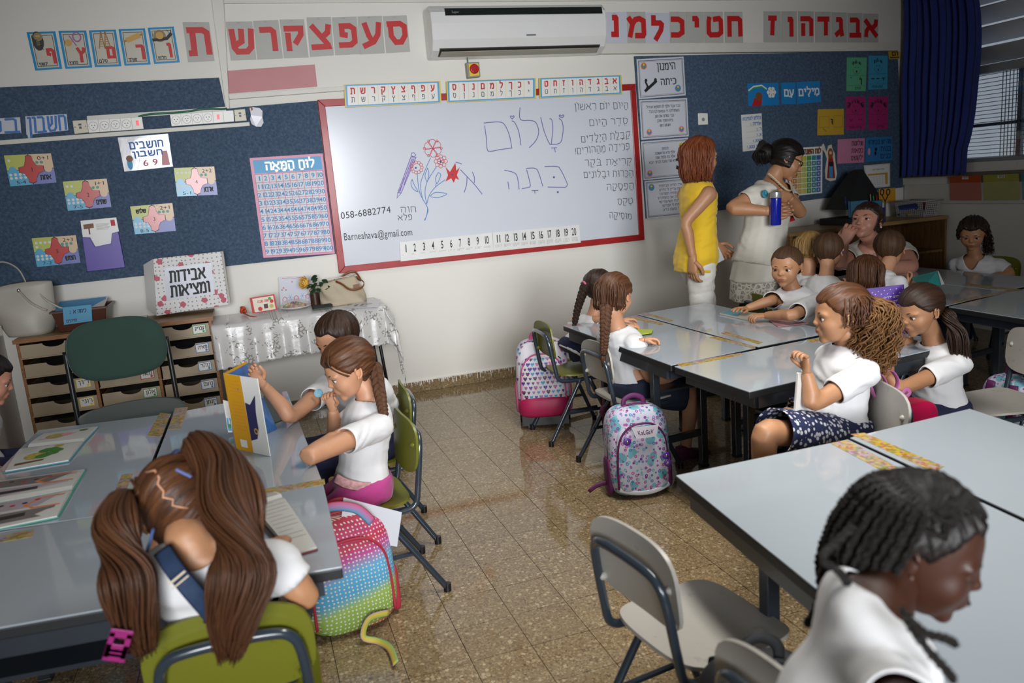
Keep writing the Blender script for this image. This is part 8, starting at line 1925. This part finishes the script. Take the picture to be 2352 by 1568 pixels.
def basket():
    a, b_ = AZ(2052, 497, SZ), AZ(2148, 483, SZ); x0, x1 = a.x, b_.x; x1 = min(x1, 4.86); yf = -.44; yb = -.16
    t = thing('plastic_basket', 'white perforated plastic basket holding red and yellow pens on the bookshelf', 'basket', ((x0 + x1) / 2, -.3, SZ)); m = mat('white_basket', '#aaa8a8', .45, var=.02); h = .13; fl = .025
    def wall(p0, p1, out):
        n_ = max(4, int((p1 - p0).length / .02)); 
        for i in range(n_ + 1):
            p = p0.lerp(p1, i / n_); q.obox(p + out * fl * .5 + V((0, 0, h / 2)), (p1 - p0).normalized() * .0035, out * .0012 + V((0, 0, 0)), V((0, 0, h / 2)) + out * fl * .5)
        for k in range(1, 8):
            z = h * k / 8; q.obox((p0 + p1) / 2 + out * fl * k / 8 + V((0, 0, z)), (p1 - p0) / 2, out * .0012, V((0, 0, .0035)))
    q = MB(); c = [V((x0, yf, SZ)), V((x1, yf, SZ)), V((x1, yb, SZ)), V((x0, yb, SZ))]
    wall(c[0], c[1], V((0, -1, 0))); wall(c[1], c[2], V((1, 0, 0))); wall(c[2], c[3], V((0, 1, 0))); wall(c[3], c[0], V((-1, 0, 0))); o = q.build('basket_wall', m, t)
    q = MB(); q.box((x0, yf, SZ), (x1, yb, SZ + .004)); q.build('basket_floor', m, t)
    q = MB(); e = fl + .004; R_ = [V((x0 - e, yf - e, SZ + h)), V((x1 + e, yf - e, SZ + h)), V((x1 + e, yb + e, SZ + h)), V((x0 - e, yb + e, SZ + h)), V((x0 - e, yf - e, SZ + h))]
    for i in range(4): q.tube([R_[i], R_[i + 1]], .006, 6)
    q.build('rim', m, t, smooth=True)
    r_ = random.Random(6); cs = [mat('pen_red', '#9c1a2a', .4), mat('pen_yellow', '#b5962a', .4), mat('pen_navy', '#20305f', .4), mat('pen_black', '#17171a', .4)]
    for k in range(26):
        p = V((r_.uniform(x0 + .03, x1 - .03), r_.uniform(yf + .03, yb - .03), SZ + .02 + r_.uniform(0, .085))); a = r_.uniform(-.5, .5); d = V((math.cos(a), math.sin(a), r_.uniform(-.1, .25))).normalized() * .055
        q = MB(); q.tube([p - d, p + d, p + d * 1.12], [.008, .008, .003], 8); tag(q.build('marker_pen', cs[k % 4 if k % 3 else 0], smooth=True), 'marker pen lying among others in the white basket on the bookshelf', 'pen', 'marker pens in the white basket')
basket()
def organiser():
    c = AZ(1990, 505, SZ); c.y = -.34; t = thing('desk_organiser', 'black triangular stand with blue cloth pockets on the bookshelf', 'organiser', (4.05, -.34, SZ)); bm_ = mat('black_nylon', '#0f1112', .7, var=.1); bl = mat('blue_nylon', '#3f7391', .7, var=.08)
    F = [AY(1943, 448, -.36), AY(1973, 392, -.30), AY(1982, 388, -.30), AY(2018, 442, -.36), AY(2020, 470, -.38), AY(1945, 482, -.38)]
    q = MB(); q.prism(F, [V((p.x, -.20 if p.z > 1.1 else -.12, p.z)) for p in F]); q.build('stand', bm_, t, bevel=.004)
    for px in ([(1946, 462), (1988, 458), (1986, 494), (1948, 500)], [(1992, 462), (2020, 458), (2020, 488), (1992, 492)]):
        Q = wq(*px, y=-.40); q = MB(); Q.sheet(q, .03); q.build('pocket', bl, t, bevel=.006)
        q = MB(); Q.frame(q, .002, .004, .031); q.build('trim_tape', bm_, t)
    q = MB(); b0 = [AY(1945, 482, -.44), AY(2020, 472, -.44)]; q.box((b0[0].x, -.43, SZ), (b0[1].x, -.12, SZ + .05)); q.build('base', bm_, t, bevel=.005)
    for k, (x, y, m) in enumerate(((1942, 452, 'pen_navy'), (1948, 458, 'cobalt_plastic'), (1999, 446, 'grey_pencil'), (2006, 450, 'green_print'), (2013, 448, 'pen_red'))):
        p = AY(x, y, -.40); q = MB(); q.tube([p, p - V((-.01, 0, .10))], .005, 8); tag(q.build('pen', MATS[m], smooth=True), ['navy pen at the left end of the black organiser', 'blue pen second from the left in the black organiser', 'grey pencil in the right pocket of the black organiser', 'green pen in the right pocket of the black organiser', 'red pen at the right end of the black organiser'][k], 'pen')
    s = thing('scissors', 'black handled scissors standing upright in the organiser', 'scissors', AY(2032, 470, -.38)); 
    for sx in (-1, 1):
        q = MB(); c0 = AY(2033 + sx * 7, 441, -.36); q.tube([c0 + V((.017 * math.cos(a), 0, .024 * math.sin(a))) for a in (2 * PI * k / 14 for k in range(15))], .0045, 6); q.tube([c0 - V((0, 0, .024)), AY(2033, 462, -.37)], .004, 6); q.build('handle', DARK, s, smooth=True)
        q = MB(); p = AY(2033, 462, -.37); q.obox(V((p.x + sx * .003, p.y, (p.z + SZ) / 2)), V((.005, 0, 0)), V((0, .001, 0)), V((sx * .003, 0, (p.z - SZ) / 2))); q.build('blade', CHR, s)
    q = MB(); a = AY(2025, 490, -.41); q.lathe([(0, 0), (.03, 0), (.03, .11), (.028, .11), (.028, .005), (0, .005)], V((a.x, a.y, SZ)), 18); tag(q.build('pencil_cup', mat('cobalt_plastic', '#0e1f9a', .2), smooth=True, angle=.6), 'small blue cup between the organiser and the white basket', 'cup')
    Q = Quad(AZ(2062, 476, SZ + .14), AZ(2104, 470, SZ + .15), AZ(2110, 478, SZ + .14), AZ(2066, 484, SZ + .14), nrm=(0, 0, 1)); q = MB(); Q.sheet(q, .012); tag(q.build('pencil_case', mat('navy_case', '#1a2a6a', .6), bevel=.003), 'navy and red pencil case on top of the white basket', 'case')
organiser()
# wall folders in clear pockets
for px, c, lb, tx in (([(2181, 405), (2253, 402), (2254, 460), (2183, 460)], '#b84a14', 'orange name folder in a clear pocket under the window', 'רוני'), ([(2259, 402), (2340, 398), (2342, 459), (2261, 460)], '#a3a23c', 'yellow-green name folder in a clear pocket at the right edge', 'נלסי'), ([(2347, 399), (2400, 397), (2402, 459), (2349, 459)], '#2f7f86', 'teal name folder cut off by the right edge of the picture', 'דנה')):
    P_ = [AX(x, y, X1 - .022) for x, y in px]; Q = Quad(*P_, nrm=(-1, 0, 0)); t = thing('wall_folder', lb, 'folder', Q.P(.5, 0)); q = MB(); Q.sheet(q, .003); q.build('card_folder', mat('folder_' + c[1:], c, .4, var=.03), t); q = MB(); Q.rect(q, .42, .86, .62, .97, .004, 0); Q.heb(q, tx, .45, .885, .59, .945, .0035, .0045, 1); q.build('name_label', [WHT, BLK], t)
    q = MB(); Q.rect(q, -.03, -.1, 1.03, .72, .009, 0); q.build('clear_pocket', mat('clear_plastic', '#ffffff', .08, var=0, alpha=.12), t)

# ================================================================ school bags
def sbag(P0, w, d, h, e1=.55, e2=.42):
    def S(a, t, k=1.0):
        ph = (t - .5) * PI; ca, sa = math.cos(a), math.sin(a); cp, sp = math.cos(ph), math.sin(ph); f = lambda v, e: math.copysign(abs(v) ** e, v)
        x = w / 2 * f(ca, e1) * f(cp, e2); y = d / 2 * f(sa, e1) * f(cp, e2); z = h / 2 + h / 2 * f(sp, e2 * 1.1); x *= 1 - .14 * t ** 2
        return V((x * k, y * k, z))
    return S
def bagshell(S, n=40, m=28, t0=0.0, t1=1.0, k=1.0, a0=0, a1=2 * PI, off=V(), closed=True):
    mb = MB(); rings_ = []
    for i in range(m + 1):
        t = t0 + (t1 - t0) * i / m; t = min(max(t, .004), .996)
        rings_.append([S(a0 + (a1 - a0) * j / (n if closed else n - 1), t, k) + off for j in range(n)])
    mb.loft(rings_, caps=closed, closed=closed); return mb
def school_bag(name, label, loc, rz, w, d, h, body, front, trim, tilt=0.0, handle=None, wheels=False, extra=None, straps=True, reflect=True):
    """local -Y is the front of the bag"""
    t = thing(name, label, 'bag', loc, rz); S = sbag(None, w, d, h)
    T = Matrix.Rotation(tilt, 3, 'X'); z0 = .075 if wheels else 0
    fz = lambda p: T @ (p + V((0, 0, z0)))
    def L(mb, nm, m, smooth=True, par=None):
        mb.v = [tuple(fz(V(p))) for p in mb.v]; o = bpy.data.objects.new(nm, mb.mesh(nm, m, smooth)); COL.objects.link(o); o.parent = par or t; return o
    L(bagshell(S), 'bag_body', body)
    # raised front pocket
    S2 = sbag(None, w * .84, d * .5, h * .80); off = V((0, -d * .33, .012)); L(bagshell(S2, off=off), 'front_pocket', front)
    q = MB(); q.tube([S2(a, .52, 1.02) + off for a in ()] or [V((x * w * .40, -d * .33 - d * .235 * (1 - abs(x) ** 3 * .4), .012 + h * .80 * z)) for x, z in ((-1, .12), (-.98, .5), (-.86, .80), (-.5, .97), (0, 1.01), (.5, .97), (.86, .80), (.98, .5), (1, .12))], .005, 8, smooth=5); L(q, 'piping', trim)
    q = MB(); q.tube([V((x * w * .47, -d * .12, h * z)) for x, z in ((-1, .12), (-1.0, .55), (-.84, .86), (-.45, .99), (0, 1.02), (.45, .99), (.84, .86), (1.0, .55), (1, .12))], .005, 8, smooth=5); L(q, 'piping', trim)
    q = MB(); q.tube([V((x * w, -d * .0, h * z)) for x, z in ((-.16, .98), (-.14, 1.06), (0, 1.10), (.14, 1.06), (.16, .98))], [(.004, .012)] * 5, 8, smooth=5); L(q, 'top_handle', trim)
    for s in (-1, 1):
        q = bagshell(sbag(None, d * .5, w * .16, h * .42), 24, 14, off=V((0, 0, 0))); q.v = [(s * (w * .47 + 0) + p[1] * .6, p[0] * .9 + .0, p[2] + .01) for p in q.v]; L(q, 'side_pocket', trim)
        if straps: q = MB(); q.tube([V((s * w * .2, d * .45, h * .95)), V((s * w * .24, d * .62, h * .6)), V((s * w * .28, d * .55, h * .2)), V((s * w * .42, d * .4, .02))], [(.004, .022)] * 4, 8, smooth=5); L(q, 'shoulder_strap', trim)
    if reflect:
        q = MB(); q.tube([V((x * w * .40, -d * .33 - d * .24 * (1 - abs(x) ** 2 * .5), h * .115 - h * .05 * (1 - x * x))) for x in (-1, -.6, -.2, .2, .6, 1)], [(.002, .011)] * 6, 8, smooth=4, up=(0, 0, 1)); L(q, 'reflective_band', mat('reflective_white', '#c9cad0', .3))
    if wheels:
        q = MB(); q.obox(V((0, 0, -.03)), V((w * .42, 0, 0)), V((0, d * .42, 0)), V((0, 0, .03))); L(q, 'trolley_base', DARK, False)
        for s in (-1, 1):
            q = MB(); q.lathe([(0, -.012), (.03, -.012), (.032, 0), (.03, .012), (0, .012)], V((s * w * .43, d * .34, -.045)), 20, 0, Matrix.Rotation(PI / 2, 3, 'Y')); L(q, 'wheel', DARK)
            q = MB(); q.obox(V((s * w * .28, -d * .34, -.055)), V((.014, 0, 0)), V((0, .012, 0)), V((0, 0, .02))); L(q, 'foot', DARK, False)
    if extra: extra(t, S, S2, off, L)
    return t
def floral(name, base, cols, sc=55):
    m = mat(name, base, .6, var=0); t = NT(m); v = t.coord(); d = t.voro(v, sc, rnd=.9); c = t.voro(v, sc, out='Color', rnd=.9); h = t.new('ShaderNodeSeparateColor'); t.link(c, h.inputs[0])
    cc = t.ramp(h.outputs[0], [(i / len(cols), c_) for i, c_ in enumerate(cols)]); [setattr(x.color_ramp, 'interpolation', 'CONSTANT') for x in t.n if x.type == 'VALTORGB']
    d2 = t.voro(v, sc * .38, rnd=1); c3 = t.voro(v, sc * .38, out='Color', rnd=1); h3 = t.new('ShaderNodeSeparateColor'); t.link(c3, h3.inputs[0]); bc = t.mix(t.math('MULTIPLY', t.math('LESS_THAN', d2, .5), t.math('GREATER_THAN', h3.outputs[0], .55)), base, cols[0])
    ring = t.math('MULTIPLY', t.math('LESS_THAN', d, .40), t.math('GREATER_THAN', d, .16)); t.base(t.mix(ring, bc, cc)); return m
PURB = mat('plum_nylon', '#5c1552', .6, var=.08)
FLO = floral('floral_print', '#c3c3d4', ['#6fb0bd', '#7a3a8c', '#a84a96', '#8a78b8', '#3f7fa8', '#b05a9a'])
def ex_purple(t, S, S2, off, L):
    # name badge lettering and round gems
    w, d, h = .30, .17, .42
    y = -.147
    Q = Quad(V((-.062, y, .345)), V((.062, y, .345)), V((.045, y - .006, .295)), V((-.045, y - .006, .295))); q = MB(); Q.sheet(q, .006); L(q, 'name_badge', mat('badge_silver', '#c4bfc9', .4), False)
    q = MB(); Q.lat(q, 'KaLGaV', .16, .3, .84, .68, .0068, 0, 1); L(q, 'badge_lettering', mat('plum_ink', '#4a1a3a', .5, var=0), False)
    for x, z in ((-.085, .285), (.09, .20), (.095, .165)): q = MB(); q.ell((x, -.150, z), (.018, .004, .018), 12, 8); q.ell((x, -.154, z), (.007, .003, .007), 8, 6, 1); L(q, 'flower_gem', [mat('violet_gem', '#5a2f96', .3), CHR])
    q = MB(); q.tube([V((.05, .02, .05)), V((-.17, .0, .06)), V((-.24, .0, .03))], [(.002, .010)] * 3, 6, smooth=3); L(q, 'loose_strap', PURB)
c = AZ(1492, 1142, 0)
school_bag('backpack', 'purple flowered backpack with a name badge standing by the grey-white chair', (c.x - .005, c.y + .09, 0), rzf(-CAM_P.x + c.x, -CAM_P.y + c.y) * .55 + .10, .30, .19, .415, FLO, FLO, PURB, tilt=-.06, extra=ex_purple)
HPK = mat('hot_pink_nylon', '#a8164c', .55, var=.08)
def heart(q, S, off, a, t, r, m, bands=True):
    c = S(a, t) + off; e = 1e-3; ta = (S(a + e, t) - S(a, t)).normalized(); tz = (S(a, t + e) - S(a, t)).normalized(); n = ta.cross(tz).normalized()
    if n.dot(V((math.cos(a), math.sin(a), 0))) < 0: n = -n
    pts = []
    for k in range(16):
        b_ = 2 * PI * k / 16; x = .9 * math.sin(b_) ** 3; y = (13 * math.cos(b_) - 5 * math.cos(2 * b_) - 2 * math.cos(3 * b_) - math.cos(4 * b_)) / 15; pts.append((x, y))
    q.poly([c + ta * x * r + tz * y * r + n * .0022 for x, y in pts], m); 
    if bands: q.poly([c + ta * x * r * .86 + tz * y * r + n * .003 for x, y in ((-.9, .25), (.9, .25), (.75, -.05), (-.75, -.05))], (m + 1) % 4)
def ex_hearts(t, S, S2, off, L):
    q = MB(); r_ = random.Random(8)
    inv = lambda v, e: math.copysign(abs(v) ** (1 / e), v)
    for i in range(12):
        for j in range(9):
            tt = .5 + math.asin(inv(-.86 + .155 * i, .462)) / PI; a = -PI / 2 + math.asin(inv((j - 4) * .215 + (.1 if i % 2 else 0), .55) * .999) if abs((j - 4) * .215 + (.1 if i % 2 else 0)) < .98 else -.1
            heart(q, S2, off, a, tt, r_.uniform(.009, .015), r_.randrange(4))
    for i in range(7):
        for s in (-1, 1): heart(q, S, V(), -PI / 2 + s * 1.05, .2 + .1 * i, .013, r_.randrange(4)); heart(q, S, V(), -PI / 2 + s * .8, .25 + .1 * i, .011, r_.randrange(4))
    for j in range(7): heart(q, S, V(), -PI / 2 + (j - 3) * .22, .9, .013, r_.randrange(4))
    ho = L(q, 'printed_hearts', [mat('heart_pink', '#b83a78', .5, var=0), mat('heart_teal', '#3f9fb5', .5, var=0), mat('heart_violet', '#6a4aa0', .5, var=0), mat('heart_dark', '#2a2a3a', .5, var=0)], False); ho['kind'] = 'stuff'
    q = bagshell(sbag(None, .325, .245, .14), 36, 10, off=V((0, -.02, -.012))); L(q, 'pink_base', HPK)
    q = MB(); q.tube([V((.12, .1, -.04)), V((.25, .16, -.045)), V((.33, .2, -.045))], [(.008, .016)] * 3, 6); L(q, 'trolley_rail', DARK)
c = AZ(1272, 985, 0)
school_bag('trolley_backpack', 'pink and white trolley backpack covered in hearts beside the green chair', (c.x + .0, c.y + .13, 0), rzf(.1, 1) - .25, .33, .22, .45, mat('white_nylon', '#c9c5cb', .6, var=.03), mat('white_nylon', '#c9c5cb', .6), mat('light_pink_trim', '#b8507e', .6), tilt=-.05, wheels=True, extra=ex_hearts)
def rainbow(name, dots=True):
    m = mat(name, '#c04070', .65, var=0); t = NT(m); tc = t.new('ShaderNodeTexCoord'); sp = t.new('ShaderNodeSeparateXYZ'); t.link(tc.outputs['Object'], sp.inputs[0]); n = t.noise(t.coord(), 2.5, 2)
    z = t.math('ADD', sp.outputs[2], t.math('MULTIPLY', n, .10)); z = t.math('ADD', z, t.math('MULTIPLY', sp.outputs[0], -.25)); fr = t.math('FRACT', t.math('MULTIPLY', z, 2.55))
    col = t.ramp(fr, [(0, '#b83a6a'), (.16, '#a8283c'), (.24, '#7a9a3a'), (.42, '#8fae52'), (.52, '#4a9cc4'), (.68, '#5aa8d0'), (.80, '#b04a90'), (.9, '#b5304a'), (1, '#b83a6a')])
    cc = t.new('ShaderNodeCombineXYZ'); t.link(t.math('ADD', sp.outputs[0], t.math('MULTIPLY', sp.outputs[1], .8)), cc.inputs[0]); t.link(sp.outputs[2], cc.inputs[1]); d = t.voro(cc.outputs[0], 72, rnd=.3, dim='2D'); t.base(t.mix(t.math('LESS_THAN', d, .22), col, '#d2ccc0')); return m
RB = rainbow('rainbow_dots'); RST = mat('rainbow_ribbon', '#c08a6a', .6, var=0); _t = NT(RST); _u = _t.new('ShaderNodeTexCoord').outputs['UV']; _s = _t.new('ShaderNodeSeparateXYZ'); _t.link(_u, _s.inputs[0]); _t.base(_t.ramp(_s.outputs[0], [(0, '#b8304a'), (.2, '#b86a9a'), (.4, '#4a9cc4'), (.6, '#8fae52'), (.8, '#c9b04a'), (1, '#b8304a')]))
def ex_rb(t, S, S2, off, L):
    q = MB(); q.tube([V((-.13, -.05, .40)), V((-.05, -.09, .46)), V((.04, -.10, .44)), V((.09, -.10, .38))], [(.003, .016)] * 4, 8, smooth=5); L(q, 'shoulder_strap', RST)
    q = MB(); q.tube([V((.10, -.12, .06)), V((.03, -.14, .07)), V((.0, -.15, .02)), V((.04, -.17, -.0)), V((.06, -.24, .004)), V((.05, -.34, .004))], [(.002, .012)] * 6, 8, smooth=5); L(q, 'loose_strap', RST)
    q = MB(); q.tube([V((-.13, .02, .3)), V((-.17, -.02, .2)), V((-.16, -.06, .1)), V((-.15, -.08, .01))], [(.003, .014)] * 4, 8, smooth=5); L(q, 'shoulder_strap', RST)
c = AZ(828, 1462, 0)
school_bag('backpack', 'rainbow backpack with white dots standing beside the front left desk', (c.x - .012, c.y + .10, 0), .12, .335, .18, .405, RB, RB, mat('raspberry_dots', '#a8283c', .6, var=.1), tilt=-.04, reflect=False, extra=ex_rb)
Q = Quad(AY(789, 1142, -3.045), AY(923, 1176, -3.045), AY(912, 1255, -3.045), AY(780, 1230, -3.045)); q = MB(); Q.sheet(q, .0008); o = tag(q.build('paper_sheet', mat('sheet_white', '#cdd0d8', .2)), 'white sheet of paper sticking out of the rainbow backpack', 'paper'); o['group'] = 'loose sheets'; 
# pink school bag hanging on the chair of the curly-haired girl
def pink_bag():
    c = AY(2085, 975, -3.42); t = thing('backpack', 'crimson and pink bag with ribbon bows behind the chair of the curly-haired girl', 'bag', c); PK = mat('baby_pink_ribbon', '#b8669a', .5, var=.08); CR = mat('crimson_satin', '#a00e3c', .35, var=.12)
    S = sbag(None, .22, .12, .19); q = bagshell(S); q.v = [tuple(V(p) + c + V((0, 0, -.10))) for p in q.v]; q.build('bag_body', CR, t, smooth=True)
    q = bagshell(sbag(None, .25, .10, .17)); q.v = [tuple(V(p) + c + V((.015, .03, -.12))) for p in q.v]; q.build('bag_back', PK, t, smooth=True)
    for pts in ([(2058, 950), (2020, 930), (1998, 880), (2005, 850), (2030, 868), (2046, 915)], [(2046, 915), (2062, 880), (2052, 855), (2035, 850)], [(2010, 938), (2050, 928)]):
        q = MB(); q.tube([AY(x, y, -3.47) for x, y in pts], [(.002, .009)] * len(pts), 8, smooth=5, up=(.2, -1, 0)); q.build('strap', PK, t, smooth=True)
    for s in (-1, 1):
        q = MB(); b_ = AY(2072, 905, -3.48); q.tube([b_, b_ + V((s * .02, 0, .015)), b_ + V((s * .035, 0, .0)), b_ + V((s * .018, 0, -.012)), b_], [(.002, .008)] * 5, 8, smooth=4); q.build('bow', PK, t, smooth=True)
    q = MB()
    for k in range(7): q.ell(AY(2088 + 3.2 * math.cos(k * .9) * 2, 955 + k * 4 - 8, -3.495), .004, 8, 6)
    q.build('bead_charm', CHR, t, smooth=True)
pink_bag()
c = AY(2088, 556, -.28)
q = bagshell(sbag(None, .30, .2, .20)); q.v = [tuple(V(p) + V((4.33, -.34, .63))) for p in q.v]; t = thing('backpack', 'magenta bag lying on the bookshelf behind the seated woman', 'bag', (4.33, -.34, .63)); q.build('bag_body', mat('magenta_nylon', '#7c0f45', .6, var=.1), t, smooth=True); q = MB(); q.tube([V((4.25, -.45, .72)), V((4.30, -.46, .76)), V((4.38, -.46, .75))], .004, 6, smooth=4); q.build('zip', DARK, t, smooth=True)
# bags under the near edge
def low_bag(px, py, yy, label, m1, m2, w=.26, h=.36, handle=None, rz=0):
    c = AY(px, py, yy); school_bag('backpack', label, (c.x, c.y, 0), rz, w, .17, h, m1, m1, m2, reflect=False); return c
c = V((-1.06, -4.03, 0)); school_bag('backpack', 'dark purple flowered backpack under the desk left of the green chair', c, .2, .28, .18, .41, FLO, mat('dark_floral', '#3a2342', .6, var=.4, vscale=40), PURB, reflect=True)
q = MB(); a = AY(262, 1510, -4.13); b_ = AY(280, 1452, -4.13); t = thing('luggage_tag', 'magenta plastic handle tag above the dark purple backpack', 'tag', a); d = (b_ - a).normalized(); s_ = d.cross(V((0, 1, 0))).normalized()
L_ = (b_ - a).length; 
for k in (-1, 1): q.obox((a + b_) / 2 + s_ * k * .014, d * (L_ / 2), s_ * .005, V((0, .003, 0)))
for k in (-1, -.62, -.25, 1): q.obox((a + b_) / 2 + d * k * L_ * .46, d * .008, s_ * .019, V((0, .003, 0)))
q.build('frame', mat('magenta_plastic', '#8c1464', .4), t, bevel=.001)
c = V((.30, -4.70, 0)); school_bag('backpack', 'dark grey backpack with a coral zip tab on the floor by the front desk', (.25, -4.41, 0), -.2, .27, .15, .50, mat('charcoal_nylon', '#1d1d22', .7, var=.12), mat('charcoal_nylon', '#1d1d22', .7), mat('black_nylon', '#0f1112', .7), reflect=False, extra=lambda t, S, S2, off, L: L((lambda q: (q.obox((-.05, -.16, .35), V((.008, 0, .02)), V((0, .003, 0)), V((.012, 0, -.006))), q)[1])(MB()), 'coral_zip_tab', mat('coral_tab', '#b8404a', .4), False))
school_bag('backpack', 'plum and white backpack behind the chair of the ponytail girl', (2.62, -3.02, 0), PI / 2, .28, .18, .42, FLO, FLO, PURB, reflect=True)
